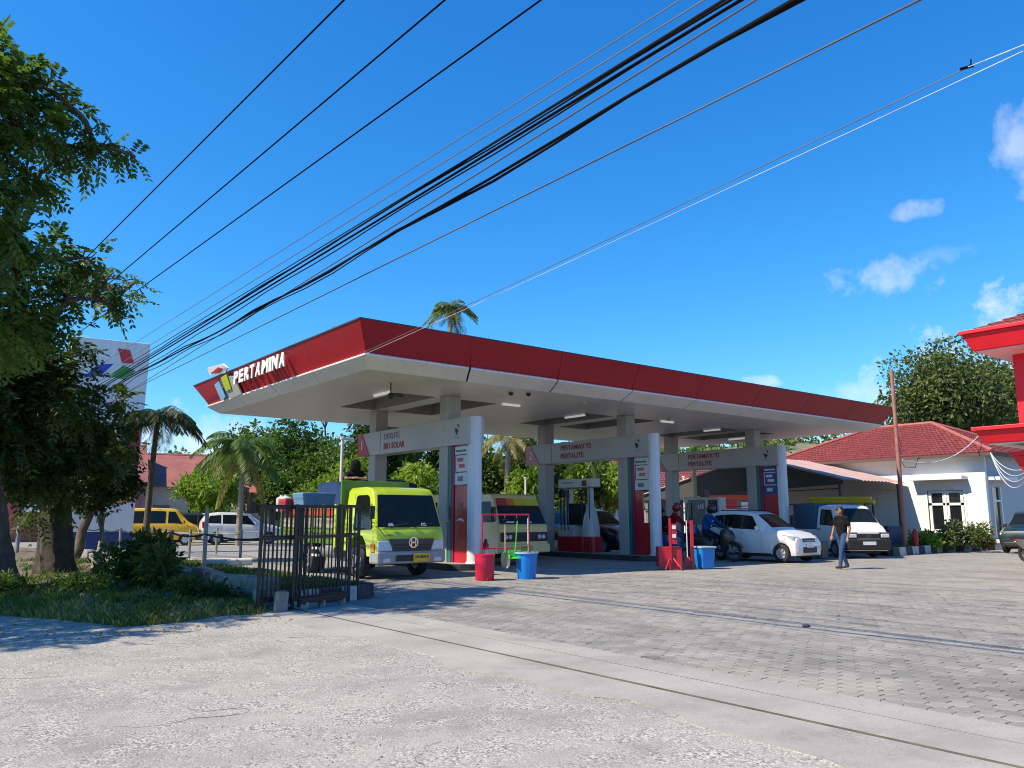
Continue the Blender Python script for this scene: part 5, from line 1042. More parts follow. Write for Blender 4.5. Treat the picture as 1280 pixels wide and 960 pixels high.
MB().tube([(v.x-8.2, v.y-33.8, .85) for v in pp], .02, 5).build('cable', M_GALV, f)
tag(MB().box(-.6, .6, -.35, .35, 0, .16).build('stone_slab', M_KW, None, (*on_ground(285, 716)[:2], .2), R(-20), bevel=.03), 'pale flat slab lying on the garden lawn', 'slab')

# ------------------------------------------------------------------ the tall price sign
S_ = empty('price_totem', (7.10, 36.3, 0), R(-6), 'tall white price sign with coloured arrow emblem, half hidden by the trees', 'sign')
M_TW = mat('totem_white', (.72, .73, .74), .45, var=.06, dirt=.15, streak=.25); M_TB = mat('totem_blue', (.015, .04, .16), .45)
MB().hexa([(-1.35,-.25,.85),(1.35,-.25,.85),(1.35,.25,.85),(-1.35,.25,.85)], [(-1.45,-.25,8.75),(1.50,-.25,8.75),(1.50,.25,8.75),(-1.45,.25,8.75)]).build('panel', M_TW, S_, bevel=.02); MB().box(-1.32, 1.32, -.24, .24, 0, .85).build('plinth', M_TB, S_)
def tp(name, pts, m, y=-.262, par=None): return MB().prism(pts, 'y', y, y+.014).build(name, m, par or S_)
tp('blue_arrow', [(-.95, 7.05), (-.30, 7.20), (.15, 7.75), (-.45, 7.65)], M_BLUE); tp('green_arrow', [(.05, 7.20), (.55, 7.12), (1.0, 7.52), (.50, 7.72)], M_GREEN); tp('red_arrow', [(.45, 7.80), (.90, 7.85), (.72, 8.40), (.25, 8.42)], M_REDL)
pp_ = tp('price_panel', [(-.9, 2.75), (1.35, 2.75), (1.38, 5.05), (-.9, 5.05)], M_PRED, -.27)
for z0, z1 in ((2.95, 3.45), (3.75, 4.2), (4.45, 4.8)): tp('price_window', [(-.7, z0), (1.15, z0), (1.15, z1), (-.7, z1)], M_SCREEN, -.278, pp_)
yl_ = tp('yellow_sign', [(.12, 2.02), (1.15, 2.02), (1.15, 2.66), (.12, 2.66)], mat('sign_yellow', (.55, .33, .01), .5), -.27); tp('yellow_sign_print', [(.45, 2.30), (.62, 2.52), (.86, 2.44), (.74, 2.36), (.80, 2.18), (.6, 2.26)], M_BLACK, -.277, yl_)
bs_ = tp('black_sign', [(-1.1, 2.1), (.08, 2.1), (.08, 2.66), (-1.1, 2.66)], M_BLACK, -.27); text_obj('lettering', 'OPEN', M_LETTER, bs_, .26, frame((-.5, -.276, 2.28), (1, 0, 0), (0, -1, 0)), .003, .004)
# a small framed notice far off by the trunks
p = at(50, 612, 34); n_ = empty('notice_board', (p.x, p.y, 0), R(-20), 'small red and white notice on a steel post behind the tree trunks', 'sign')
MB().tube([(-.55, 0, 0), (-.55, 0, 4.6)], .07, 8).build('post', M_GALV, n_); MB().box(-.5, .62, -.05, .05, 1.6, 3.4).build('board', M_PLW, n_); MB().box(-.36, .5, -.062, -.05, 1.9, 3.2).build('print', mat('notice_red', (.30, .02, .04), .6, var=.4, scale=6), n_)
# ------------------------------------------------------------------ buildings
M_WALL = mat('wall_white', (.76, .76, .74), .75, var=.04, scale=1.2, dirt=.14, bump=.1, bscale=30, streak=.10); M_TILE = mat('roof_tile_red', (.20, .036, .034), .7, var=.35, scale=3.5, dirt=.45); M_TILED = mat('ridge_tile', (.36, .10, .085), .7, var=.2)
M_WIN = mat('window_dark', (.012, .014, .015), .1); M_FRAMEW = mat('frame_white', (.72, .72, .70), .5)
def tiled_slope(mb, a, b, c, d, rows, wav=.03, step=.022):
    """wavy courses of tiles on the slope a-b (eave) to d-c (ridge)"""
    a, b, c, d = map(Vector, (a, b, c, d)); nrm = (b-a).cross(d-a).normalized(); 
    if nrm.z < 0: nrm = -nrm
    for r in range(rows):
        t0, t1 = r/rows, (r+1)/rows; p0, p1, q0, q1 = a.lerp(d, t0), b.lerp(c, t0), a.lerp(d, t1), b.lerp(c, t1); L = (p1-p0).length; n = max(2, int(L/.11)); base = len(mb.v); V = []
        for i in range(n+1):
            u = i/n; h = wav*(.5+.5*math.cos(i*math.pi*2/2.0 if False else i*math.pi)); V.append(p0.lerp(p1, u)+nrm*(h+step+.012)); V.append(q0.lerp(q1, u)+nrm*h)
        for i in range(n+1): V.append(p0.lerp(p1, i/n)+nrm*(-.01))
        F_ = [(2*i, 2*i+2, 2*i+3, 2*i+1) for i in range(n)]+[(2*n+2+i, 2*n+3+i, 2*i+2, 2*i) for i in range(n)]; mb.add(V, F_)
h = empty('white_house', (41, 16, 0), 0, 'white walled office with red tiled hip roof and twin dark windows', 'house')
O_ = Vector((41, 16, 0))
def hb(name, m, x0, x1, y0, y1, z0, z1, bevel=0, par=None): return MB().box(x0-41, x1-41, y0-16, y1-16, z0, z1).build(name, m, par or h, bevel=bevel)
# west wall split round the window opening so that the panes sit back in it
wy0, wy1, wz0, wz1 = 17.05, 18.75, .72, 2.72
hb('wall', M_WALL, 41, 41.2, 16, wy0, 0, 4.45); hb('wall', M_WALL, 41, 41.2, wy1, 27, 0, 4.45); hb('wall', M_WALL, 41, 41.2, wy0, wy1, 0, wz0); hb('wall', M_WALL, 41, 41.2, wy0, wy1, wz1, 4.45)
dx0, dx1 = 41.55, 42.6
M_WALL_SHADE = mat('wall_white_shaded', (.42, .44, .47), .75, var=.04, scale=1.2, dirt=.14)  # darker bluish copy of the white wall, shade put into its colour
hb('wall', M_WALL_SHADE, 41.2, dx0, 16.002, 16.2, 0, 4.448); hb('wall', M_WALL_SHADE, dx1, 49, 16.002, 16.2, 0, 4.448); hb('wall', M_WALL_SHADE, dx0, dx1, 16.002, 16.2, 2.85, 4.448); hb('wall', M_WALL, 48.8, 49, 16.2, 27, 0, 4.44); hb('wall', M_WALL, 41.2, 48.8, 26.8, 27, 0, 4.44)
hb('plinth', mat('plinth_cream', (.55, .52, .44), .8, dirt=.4), 40.94, 41, 16, 27, 0, .45); hb('corner_band', M_WALL, 40.95, 41, 16, 16.8, .45, 3.30)
for i in range(2):
    ya, yb = wy0+.04+i*.83, wy0+.04+i*.83+.79
    w = hb('window', M_WIN, 41.10, 41.12, ya, yb, wz0+.04, wz1-.04)
    for z0, z1 in ((wz0+.02, wz0+.12), (wz1-.72, wz1-.60), (wz1-.12, wz1-.02)): hb('frame_rail', M_FRAMEW, 41.02, 41.10, ya, yb, z0, z1, par=w)
    for y0, y1 in ((ya, ya+.13), (yb-.13, yb)): hb('frame_stile', M_FRAMEW, 41.02, 41.099, y0, y1, wz0+.12, wz1-.12, par=w)
hb('window_mullion', M_FRAMEW, 40.99, 41.10, wy0+.82, wy0+.88, wz0, wz1); hb('window_sill', M_FRAMEW, 40.9, 41.0, wy0-.1, wy1+.1, wz0-.1, wz0); hb('window_frame', M_FRAMEW, 40.975, 41.05, wy0-.1, wy0, wz0, wz1); hb('window_frame', M_FRAMEW, 40.975, 41.05, wy1, wy1+.1, wz0, wz1); hb('window_frame', M_FRAMEW, 40.975, 41.05, wy0-.1, wy1+.1, wz1, wz1+.1)
hb('window_canopy', M_WALL, 40.35, 41, wy0-.25, wy1+.65, 3.22, 3.40, .01); hb('door_canopy', M_WALL, 41.2, 43.3, 15.45, 16.0, 3.16, 3.34, .01)
hb('door_frame', M_FRAMEW, dx0, dx0+.12, 15.98, 16.1, .45, 2.85); hb('door_frame', M_FRAMEW, dx1-.12, dx1, 15.98, 16.1, .45, 2.85); hb('door_frame', M_FRAMEW, dx0+.12, dx1-.12, 15.98, 16.1, 2.15, 2.25); dr = hb('door', M_WIN, dx0+.12, dx1-.12, 16.08, 16.12, .45, 2.84)
hb('step', mat('step_cream', (.60, .55, .45), .8, dirt=.3), 41.3, 43.2, 15.35, 16.0, 0, .42, .02)
ex0, ex1, ey0, ey1, ez, rz_ = 40.35, 49.6, 15.35, 27.6, 4.42, 6.45
rf = MB(); A, B_, C_, D_ = (ex0-41, ey0-16, ez), (ex0-41, ey1-16, ez), (ex1-41, ey1-16, ez), (ex1-41, ey0-16, ez); R0, R1 = (44.95-41, 20.0-16, rz_), (44.95-41, 23.4-16, rz_)
for q in ((B_, A, R0, R1), (A, D_, R0, R0), (D_, C_, R1, R0), (C_, B_, R1, R1)): tiled_slope(rf, *q, 16)
roof = rf.build('roof', M_TILE, h, smooth=30); roof['kind'] = 'stuff'
for p, q in ((A, R0), (B_, R1), (C_, R1), (D_, R0), (R0, R1)): MB().tube([Vector(p)+Vector((0,0,.06)), Vector(q)+Vector((0,0,.06))], .10, 8).build('ridge_tile', M_TILED, h, smooth=40)
hb('eave_board', mat('eave_dark', (.10, .06, .05), .7), ex0, ex1, ey0, ey0+.04, ez-.16, ez-.01); hb('eave_board', mat('eave_dark', (.10, .06, .05), .7), ex0, ex0+.04, ey0+.04, ey1, ez-.16, ez-.01); hb('soffit', M_WALL_SHADE, ex0+.04, ex1, ey0+.04, ey1, ez-.06, ez-.03)
MB().tube([(40.62-41, 19.9-16, 6.15+.0), (40.5-41+.6, 19.9-16, 5.0), (40.3-41+.02, 19.7-16, 4.42), (40.28-41, 19.4-16, 3.9), (40.28-41, 18.9-16, 3.85), (40.3-41, 18.7-16, 4.38)], .02, 5).build('roof_cable', M_BLACK, h)
kerb('garden_edge', [(30.2, 15.35), (36, 15.9), (40.6, 15.2)], .22, .30, .62, 'black and white kerb of the flower bed before the white house')
mb = MB(); mb.add([(30.2, 15.4, .12), (36, 15.95, .12), (40.6, 15.3, .12), (40.9, 15.5, .12), (40.9, 27, .12), (34, 27, .12), (32, 17.5, .12)], [tuple(range(7))]); tag(mb.build('flower_bed', M_SOIL), kind='structure')
# open shed with a corrugated roof beside the house
sh = empty('open_shed', (38, 20, 0), 0, 'open shed with pale corrugated roof joined to the white house', 'shed')
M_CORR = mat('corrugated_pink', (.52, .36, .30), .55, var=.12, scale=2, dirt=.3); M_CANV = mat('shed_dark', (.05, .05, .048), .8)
mb = MB(); V = []; ys_ = np.linspace(0, 1, 8); nx = 72
for j, t in enumerate(ys_):
    for i in range(nx+1):
        x = 34.9+5.9*i/nx; y = 24.8-5.1*t; z = 4.5-1.35*t; V.append((x-38, y-20, z+.025*math.cos(i*math.pi*2/4)))
mb.add(V, [(j*(nx+1)+i, j*(nx+1)+i+1, (j+1)*(nx+1)+i+1, (j+1)*(nx+1)+i) for j in range(7) for i in range(nx)]); mb.build('roof_sheet', M_CORR, sh, smooth=50)
mb = MB(); mb.hexa([(-3.1, 4.8, 4.43), (2.8, 4.8, 4.43), (2.8, 13, 2.5), (-3.1, 13, 2.5)], [(-3.1, 4.8, 4.48), (2.8, 4.8, 4.48), (2.8, 13, 2.55), (-3.1, 13, 2.55)]); mb.build('rear_roof_sheet', M_CORR, sh)
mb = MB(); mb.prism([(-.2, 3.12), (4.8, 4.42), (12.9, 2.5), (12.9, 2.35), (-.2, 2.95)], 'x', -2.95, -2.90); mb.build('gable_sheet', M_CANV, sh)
for x, y in ((-2.9, 0), (-2.9, 4.8), (-2.9, 12.5), (2.6, 0)): MB().tube([(x, y, 0), (x, y, 3.1 if y < 3 else 4.3 if y < 9 else 2.5)], .06, 8).build('post', M_BLACK, sh)
MB().box(-2.8, 2.7, 12.0, 12.2, 0, 2.4).build('back_wall', mat('shed_wall', (.16, .16, .15), .8), sh)
for z in (2.75, 2.1): MB().bar((-2.9, 12.5, z-.25), (-2.9, 0, z), .05).build('rail', M_BLACK, sh)
MB().bar((-2.9, 0, 2.75), (2.7, 0, 2.75), .05).build('rail', M_BLACK, sh)
rk = empty('pipe_rack', (31.0, 17.6, 0), 0, 'black steel rack holding yellow pipes behind the van', 'rack')
for y in (-1.1, 1.0):
    for x in (-.25, .35): MB().bar((x, y, 0), (x, y, 1.97), .06).build('post', M_BLACK, rk)
    MB().bar((-.3, y, 1.94), (.4, y, 1.94), .05).build('cross_bar', M_BLACK, rk)
for i, (z, col, lab) in enumerate([(2.06, (.62, .44, .03), 'long yellow pipe lying on the shed rail above the van'), (2.18, (.55, .40, .05), 'second yellow pipe on the shed rail above the van')]):
    tag(MB().tube([(30.9, 18.9+.12*i, z), (31.0, 17.6+.12*i, z), (31.1, 16.3+.12*i, z-.02)], .09, 10).build('yellow_pipe', mat('pipe_yellow', (.62, .42, .02), .5, dirt=.2), smooth=40), lab, 'pipe')
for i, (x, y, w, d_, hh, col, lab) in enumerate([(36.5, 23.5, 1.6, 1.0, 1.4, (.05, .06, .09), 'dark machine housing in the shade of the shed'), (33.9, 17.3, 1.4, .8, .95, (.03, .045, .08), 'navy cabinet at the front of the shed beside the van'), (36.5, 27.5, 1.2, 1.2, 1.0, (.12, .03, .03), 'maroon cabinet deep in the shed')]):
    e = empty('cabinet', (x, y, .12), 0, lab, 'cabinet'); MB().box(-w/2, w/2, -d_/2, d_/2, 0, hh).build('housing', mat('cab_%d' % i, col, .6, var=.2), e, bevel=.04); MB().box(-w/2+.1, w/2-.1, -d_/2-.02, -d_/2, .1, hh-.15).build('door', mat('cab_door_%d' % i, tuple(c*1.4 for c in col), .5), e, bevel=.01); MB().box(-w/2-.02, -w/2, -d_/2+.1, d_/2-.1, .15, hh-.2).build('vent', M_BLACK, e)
# rusty pole at the shed corner
tag(MB().tube([(0, 0, 0), (.0, .0, 3.5), (.02, 0, 7.45)], [.09, .085, .07], 10).build('rusty_pole', mat('rust_pink', (.33, .14, .11), .75, var=.25, scale=4, dirt=.3), None, (32.6, 15.95, 0), smooth=40), 'tall rusty pink steel pole at the corner of the shed', 'pole')
tag(MB().lathe((0, 0, 0), [(.10, 0), (.11, .05), (.11, .7), (.05, .85)], 14).build('gas_cylinder', M_FIRE, None, (33.1, 15.75, .12), smooth=40), 'red cylinder standing at the foot of the rusty pole', 'cylinder')
# red building whose eaves reach in from the right
rb = empty('red_building', (25, 5, 0), 0, 'bright red building with stepped eaves, white soffits and tiled roof', 'building')
M_BRED = mat('bright_red', (.66, .006, .02), .5, var=.06, scale=1.2, dirt=.12, streak=.18); M_SOF = mat('soffit_white', (.70, .69, .66), .6, dirt=.15)
def eave(x0, x1, y0, y1, z0, z1, flare, nm):
    e = MB(); e.hexa([(x0+flare-25, y0+flare-5, z0), (x1-flare-25, y0+flare-5, z0), (x1-flare-25, y1-flare-5, z0), (x0+flare-25, y1-flare-5, z0)], [(x0-25, y0-5, z1), (x1-25, y0-5, z1), (x1-25, y1-5, z1), (x0-25, y1-5, z1)]); e.build(nm, M_BRED, rb, bevel=.02)
    MB().box(x0-.06-25, x1+.06-25, y0-.06-5, y1+.06-5, z1, z1+.10).build(nm+'_lip', M_BRED, rb, bevel=.015)
    MB().box(x0+flare+.05-25, x1-flare-.05-25, y0+flare+.05-5, y1-flare-.05-5, z0-.02, z0-.003).build('soffit', M_SOF, rb)
eave(22.0, 30, -4, 8.85, 5.72, 6.16, .18, 'upper_eave'); eave(22.0, 30, -4, 8.75, 3.30, 3.62, .16, 'middle_eave'); eave(22.6, 27, -4, 8.15, 2.62, 2.98, .14, 'lower_eave')
MB().box(23.35-25, 29-25, -3-5, 8.17-5, 3.72, 5.70).build('upper_wall', M_BRED, rb, bevel=.01); MB().box(24.0-25, 29-25, -3-5, 6.9-5, 0, 3.28).build('ground_wall', M_BRED, rb); MB().box(24.7-25, 28.6-25, 8.172-5, 8.19-5, 4.1, 5.3).build('window', M_WIN, rb)
MB().box(23.30-25, 23.36-25, -2-5, 6.4-5, 4.1, 5.3).build('window', M_WIN, rb)
rf = MB(); A, B_, C_, D_ = (22.2-25, -3.8-5, 6.27), (22.2-25, 8.6-5, 6.27), (29.8-25, 8.6-5, 6.27), (29.8-25, -3.8-5, 6.27); R0, R1 = (1.0, -1.0-5, 7.9), (1.0, 5.0-5, 7.9)
for q in ((B_, A, R0, R1), (C_, B_, R1, R1), (D_, C_, R1, R0)): tiled_slope(rf, *q, 14)
ro = rf.build('roof', M_TILE, rb, smooth=30); ro['kind'] = 'stuff'
# shop with red and white bands beyond the pumps
ms = empty('shop', (50, 38, 0), R(-38), 'low shop with orange red bands, white shutters and a red tiled roof behind the pumps', 'shop')
def sb(name, m, x0, x1, y0, y1, z0, z1, par=None): return MB().box(x0, x1, y0, y1, z0, z1).build(name, m, par or ms)
M_ORR = mat('band_orange_red', (.62, .06, .02), .5); M_SHUT = mat('shutter_white', (.72, .72, .70), .55)
sb('wall', mat('shop_wall', (.26, .22, .19), .8), -12, 12, .0, 6, 0, 3.4); sb('roof_band', M_ORR, -12.2, 12.2, -.3, .0, 2.75, 3.05); sb('fascia_board', M_ORR, -12.2, 12.2, -1.2, -.9, 3.45, 3.62)
for i in range(9): 
    s_ = sb('shutter', M_SHUT, -11.6+2.6*i, -9.3+2.6*i, -.12, -.02, .1, 2.0); sb('sign_band', [M_ORR, M_BRED, M_PLW][i % 3], -11.6+2.6*i, -9.3+2.6*i, -.15, -.03, 2.1, 2.55, s_)
for i in range(6): sb('post', M_GALV, -12+4.8*i-.08, -12+4.8*i+.08, -1.1, -.95, 0, 3.44)
rf = MB(); tiled_slope(rf, (-12.6, -1.4, 3.63), (12.6, -1.4, 3.63), (12.6, 3, 5.8), (-12.6, 3, 5.8), 14); tiled_slope(rf, (12.6, 7, 3.6), (-12.6, 7, 3.6), (-12.6, 3, 5.8), (12.6, 3, 5.8), 10); ro = rf.build('roof', mat('roof_tile_maroon', (.21, .05, .05), .7, var=.2, scale=3, dirt=.3), ms, smooth=30); ro['kind'] = 'stuff'
# houses with red roofs far left
M_RUST = mat('roof_rust', (.30, .10, .085), .7, var=.2, scale=1.5, dirt=.3)
def far_house(px, py_top, d, w, dep, hw, hr, rz, label, wall=(.55, .50, .44), roofm=None):
    p = at(px, 640, d); e = empty('house', (p.x, p.y, 0), rz, label, 'house'); MB().box(-w/2, w/2, -dep/2, dep/2, 0, hw).build('wall', mat('far_wall_%d' % px, wall, .8, dirt=.3), e)
    mb = MB(); mb.hexa([(-w/2-.5, -dep/2-.5, hw), (w/2+.5, -dep/2-.5, hw), (w/2+.5, dep/2+.5, hw), (-w/2-.5, dep/2+.5, hw)], [(-w/2-.5+dep*.0, -.05, hw+hr), (w/2+.5, -.05, hw+hr), (w/2+.5, .05, hw+hr), (-w/2-.5, .05, hw+hr)]); rr = mb.build('roof', roofm or M_RUST, e); MB().tube([(-w/2-.5, 0, hw+hr), (w/2+.5, 0, hw+hr)], .12, 6).build('ridge', M_TILED, rr)
    for i in range(3):
        x = -w/2+w*(i+.5)/3; wn_ = MB().box(x-.5, x+.5, -dep/2-.03, -dep/2+.02, 1.0, 2.2).build('window', M_WIN, e); MB().box(x-.6, x+.6, -dep/2-.08, -dep/2-.03, .9, 1.0).build('sill', M_FRAMEW, wn_)
    return e
far_house(200, 590, 62, 6.5, 8, 3.4, 2.4, R(-14), 'house with a rust red roof behind the yellow minibus')
far_house(372, 590, 66, 7, 8, 3.2, 2.2, R(-25), 'house with a faded red roof half hidden by bushes behind the garden', (.42, .20, .16))
far_house(60, 600, 60, 10, 8, 3.6, 2.6, R(-10), 'red roofed house glimpsed behind the big tree trunks', (.45, .10, .10))
# long boundary wall behind the station
def wall_run(p, q, h_, label, col, name='boundary_wall'):
    p, q = Vector((*p, 0)), Vector((*q, 0)); L = (q-p).length; e = empty(name, p, math.atan2(q.y-p.y, q.x-p.x), label, 'wall'); n = int(L/3)
    for i in range(n): MB().box(L*i/n+.15, L*(i+1)/n-.15, -.07, .07, 0, h_).build('wall_panel', col, e)
    for i in range(n+1): MB().box(L*i/n-.15, L*i/n+.15, -.12, .12, 0, h_+.12).build('pier', col, e)
wall_run((13, 58), (37, 50), 1.7, 'grey boundary wall behind the parked cars', mat('wall_grey_far', (.28, .28, .27), .85, dirt=.3)); wall_run((31, 47), (45, 39), 1.9, 'white boundary wall behind the pumps', M_WALL)

# ------------------------------------------------------------------ poles, mast, cables
def pole(px, py, d, r, h_, m, label, name='lamp_post', arm=False):
    p = at(px, 640, d); e = empty(name, (p.x, p.y, 0), 0, label, 'pole'); MB().tube([(0, 0, 0), (0, 0, h_)], [r, r*.75], 10).build('shaft', m, e, smooth=40); MB().lathe((0, 0, h_), [(r*.75, 0), (r*1.4, .03), (r*1.4, .1)], 10).build('cap', m, e)
    if arm: MB().box(-.1, .55, -.08, .08, h_-.02, h_+.10).build('lamp_head', M_PLW, e, bevel=.03)
pole(425, 560, 38, .09, 5.0, mat('pole_pale', (.62, .55, .47), .6, dirt=.4), 'pale lamp post standing behind the lorry load', arm=True); pole(869, 600, 42, .16, 4.4, mat('pole_yellow', (.62, .52, .30), .6), 'pale yellow pole behind the pumps', 'steel_pole'); pole(856, 600, 46, .07, 3.6, M_PLW, 'thin white pole in front of the shop', 'steel_pole'); pole(657, 600, 40, .06, 3.3, M_PLW, 'thin white pole beside the blue tarpaulin', 'steel_pole')
p = at(610, 430, 60); tag(MB().tube([(0, 0, 0), (0, 0, 15.2)], [.08, .03], 6).build('radio_mast', M_GALV, None, (p.x, p.y, 0)), 'thin grey mast rising behind the canopy roof', 'mast')
M_CAB = mat('cable_black', (.006, .006, .008), .8, spec=.1); M_CABW = mat('cable_pale', (.55, .55, .58), .6); M_CABG = mat('cable_grey', (.10, .10, .12), .6)
def line_at(px, py, z): 
    v = pix_dir(px, py); k = (z-CAM_H)/v.z; return Vector((v.x*k, v.y*k, z))
def cable(a, b, r, m, label, sag=.0, group='overhead cables along the road', y0=-25, y1=60, twist=None, name='overhead_cable'):
    """a wire through two sighted points, run on past both at the same slope"""
    d = b-a; t0 = (y0-a.y)/d.y; t1 = (y1-a.y)/d.y; pts = []
    for i in range(81):
        t = t0+(t1-t0)*i/80; p = a+d*t; u = (p.y-a.y)/(b.y-a.y); p.z -= sag*4*u*(1-u) if 0 <= u <= 1 else 0
        if twist: p.x += twist*math.sin(p.y*1.3); p.z += twist*math.cos(p.y*1.3)
        pts.append(p)
    o = MB().tube(pts, r, 6).build(name, m, smooth=60); return tag(o, label, 'cable', group)
for (p0, p1), z, r, lab in [(((120, 310), (430, 0)), 9.2, .016, 'single high power wire above the tree, outermost from the station'), (((165, 330), (556, 0)), 9.2, .016, 'single high power wire in the middle of the three above the tree'), (((190, 350), (676, 0)), 9.2, .016, 'single high power wire nearest the station of the three above the tree')]:
    cable(line_at(*p0, z), line_at(*p1, z), r, M_CAB, lab)
# the sagging bundle
B0 = [((190, 444), (905, 0), .014), ((190, 441), (916, 0), .010), ((190, 447), (926, 0), .015), ((188, 438), (912, 0), .008), ((192, 452), (930, 0), .009)]
for k, (p0, p1, r) in enumerate(B0): cable(line_at(*p0, 5.6), line_at(*p1, 5.6), r, M_CAB, ['thick black telephone cable in the straight upper bundle', 'thin black wire on top of the straight upper bundle', 'heavy black cable under the straight upper bundle', 'fine wire riding above the straight upper bundle', 'thin wire below the straight upper bundle'][k], twist=.012 if k in (1, 4) else None)
B1 = [((188, 458), (990, 0), .016), ((190, 455), (1000, 0), .012), ((192, 460), (985, 6), .009)]
for k, (p0, p1, r) in enumerate(B1): cable(line_at(*p0, 5.3), line_at(*p1, 5.3), r, M_CAB, ['thick black cable of the loosely wound lower bundle', 'black wire wound round the lower bundle', 'thin wire trailing from the lower bundle'][k], sag=.10, twist=.03 if k else .008)
for p0, p1, z, r, m, lab in [((190, 415), (850, 0), 6.4, .007, M_CABG, 'fine grey wire above the bundles'), ((190, 430), (880, 0), 6.0, .007, M_CABG, 'fine grey wire just above the upper bundle'), ((192, 470), (945, 0), 5.2, .008, M_CABG, 'fine grey wire just below the lower bundle'), ((200, 470), (1150, 0), 5.6, .010, M_CABG, 'single grey wire slanting away below the bundles')]:
    cable(line_at(*p0, z), line_at(*p1, z), r, m, lab)
a, b = Vector((8.82, 16.9, 5.34)), at(1210, 84, 9); d_ = b-a
def span(a, b, r, m, lab, sag, n=40, name='service_cable'):
    pts = [a.lerp(b, i/n)-Vector((0, 0, sag*4*(i/n)*(1-i/n))) for i in range(n+1)]; return tag(MB().tube(pts, r, 6).build(name, m, smooth=60), lab, 'cable')
far = at(1290, 52, 7.5); span(a, b, .006, M_CABG, 'dark service wire running from the canopy corner over the forecourt', .04); span(b, b+(far-b)*3, .0055, M_CABW, 'pale end of the service wire beyond its dark joint', .0); span(a+Vector((0, 0, -.06)), at(1345, 33, 7.6), .004, M_CABW, 'pale service wire running beside the dark one to the canopy corner', .03)
jn = empty('wire_joint', b, 0, 'small dark clamp with a bent tail on the service wire', 'clamp'); MB().tube([(-.06, .05, -.02), (.05, -.03, .02)], .016, 6).build('clamp', M_CAB, jn); MB().tube([(.0, 0, 0), (.03, -.02, .04), (.035, -.02, .09)], .008, 5).build('tail', M_CAB, jn)
c0 = at(1128, 575, 35.2); c1 = at(1223, 545, 44); span(c0, c1, .024, M_CABW, 'white cable hung from the rusty pole to the house roof', .55)
for i in range(4): span(at(1238, 566, 42), at(1300, 575-6*i, 26), .018, M_CABW, ['uppermost white cable looping from the house eave to the red building', 'second white cable looping from the house eave to the red building', 'third white cable looping from the house eave to the red building', 'lowest white cable looping from the house eave to the red building'][i], .5+.28*i)
# ------------------------------------------------------------------ vegetation
M_BARK = mat('bark_brown', (.105, .08, .058), .95, var=.5, scale=4, bump=1.0, bscale=9, dirt=.6); M_BARKP = mat('bark_pale', (.26, .24, .20), .9, var=.3, scale=6, bump=.8, bscale=16, dirt=.5); M_PALMT = mat('palm_trunk', (.24, .20, .155), .9, var=.25, scale=9, bump=.8, bscale=18)
L_DARK = leaf_mat('leaf_dark', (.024, .042, .009), (.085, .120, .022), .30); L_BIG = leaf_mat('leaf_rain_tree', (.030, .058, .012), (.115, .185, .035), .42); L_MID = leaf_mat('leaf_mid', (.035, .075, .012), (.115, .185, .030), .35); L_LIME = leaf_mat('leaf_lime', (.08, .14, .015), (.26, .36, .045), .40); L_OLIVE = leaf_mat('leaf_olive', (.05, .075, .022), (.14, .18, .055), .30); L_PALM = leaf_mat('leaf_palm', (.05, .085, .018), (.17, .21, .055), .30); L_PGREEN = leaf_mat('leaf_palm_green', (.035, .08, .014), (.12, .20, .035), .32); L_TAN = leaf_mat('leaf_tan', (.16, .14, .05), (.34, .30, .11), .3); L_PDARK = leaf_mat('leaf_palm_dark', (.014, .03, .009), (.06, .09, .022), .25)
def unit(a): return a/np.maximum(1e-9, np.linalg.norm(a, axis=1))[:, None]
def leaves(name, P, size, m, parent, r, droop=.4, aspect=.45, out=None, vr=None):
    """one folded leaf of four points at each P"""
    n = len(P); d = r.normal(size=(n, 3)); d[:, 2] -= droop
    if out is not None: d += out*.8
    d = unit(d); q = unit(np.cross(d, r.normal(size=(n, 3)))); nn = np.cross(d, q); s = (size*(.6+.8*r.random(n)))[:, None]; w = s*aspect
    V = np.empty((n, 4, 3)); V[:, 0] = P; V[:, 1] = P+d*s*.5+q*w*.5+nn*s*.06; V[:, 2] = P+d*s-nn*s*.08; V[:, 3] = P+d*s*.5-q*w*.5+nn*s*.06
    me = bpy.data.meshes.new(name); me.from_pydata(V.reshape(-1, 3).tolist(), [], np.arange(n*4).reshape(-1, 4).tolist())
    rv = r.random(n) if vr is None else np.clip(vr+r.normal(0, .16, n), 0, 1); rnd_attr(me, np.repeat(rv, 4)); me.materials.append(m); return link(name, me, None, parent)
def blob_points(blobs, n, r, shell=.45):
    """points in a set of ellipsoids (centre, radii): more of them towards the skin; also the outward direction and a shade per clump"""
    vol = np.array([b[1][0]*b[1][1]*b[1][2] for b in blobs])**.75; k = r.choice(len(blobs), n, p=vol/vol.sum()); d = unit(r.normal(size=(n, 3))); rad = r.random(n)**shell*(1+.07*r.normal(size=n))
    C = np.array([b[0] for b in blobs], float)[k]; S_ = np.array([b[1] for b in blobs], float)[k]; sh = r.random(len(blobs))[k]; return C+d*S_*rad[:, None], d, sh
def limb(mb, a, b, r0, r1, r, bend=.12, n=7):
    a, b = Vector(a), Vector(b); L = (b-a).length; o1 = Vector(r.normal(0, bend*L, 3)); pts = [a.lerp(b, i/n)+o1*math.sin(math.pi*i/n)+Vector(r.normal(0, .012*L, 3))*(0 < i < n) for i in range(n+1)]; mb.tube(pts, [r0+(r1-r0)*i/n for i in range(n+1)], 8); return pts
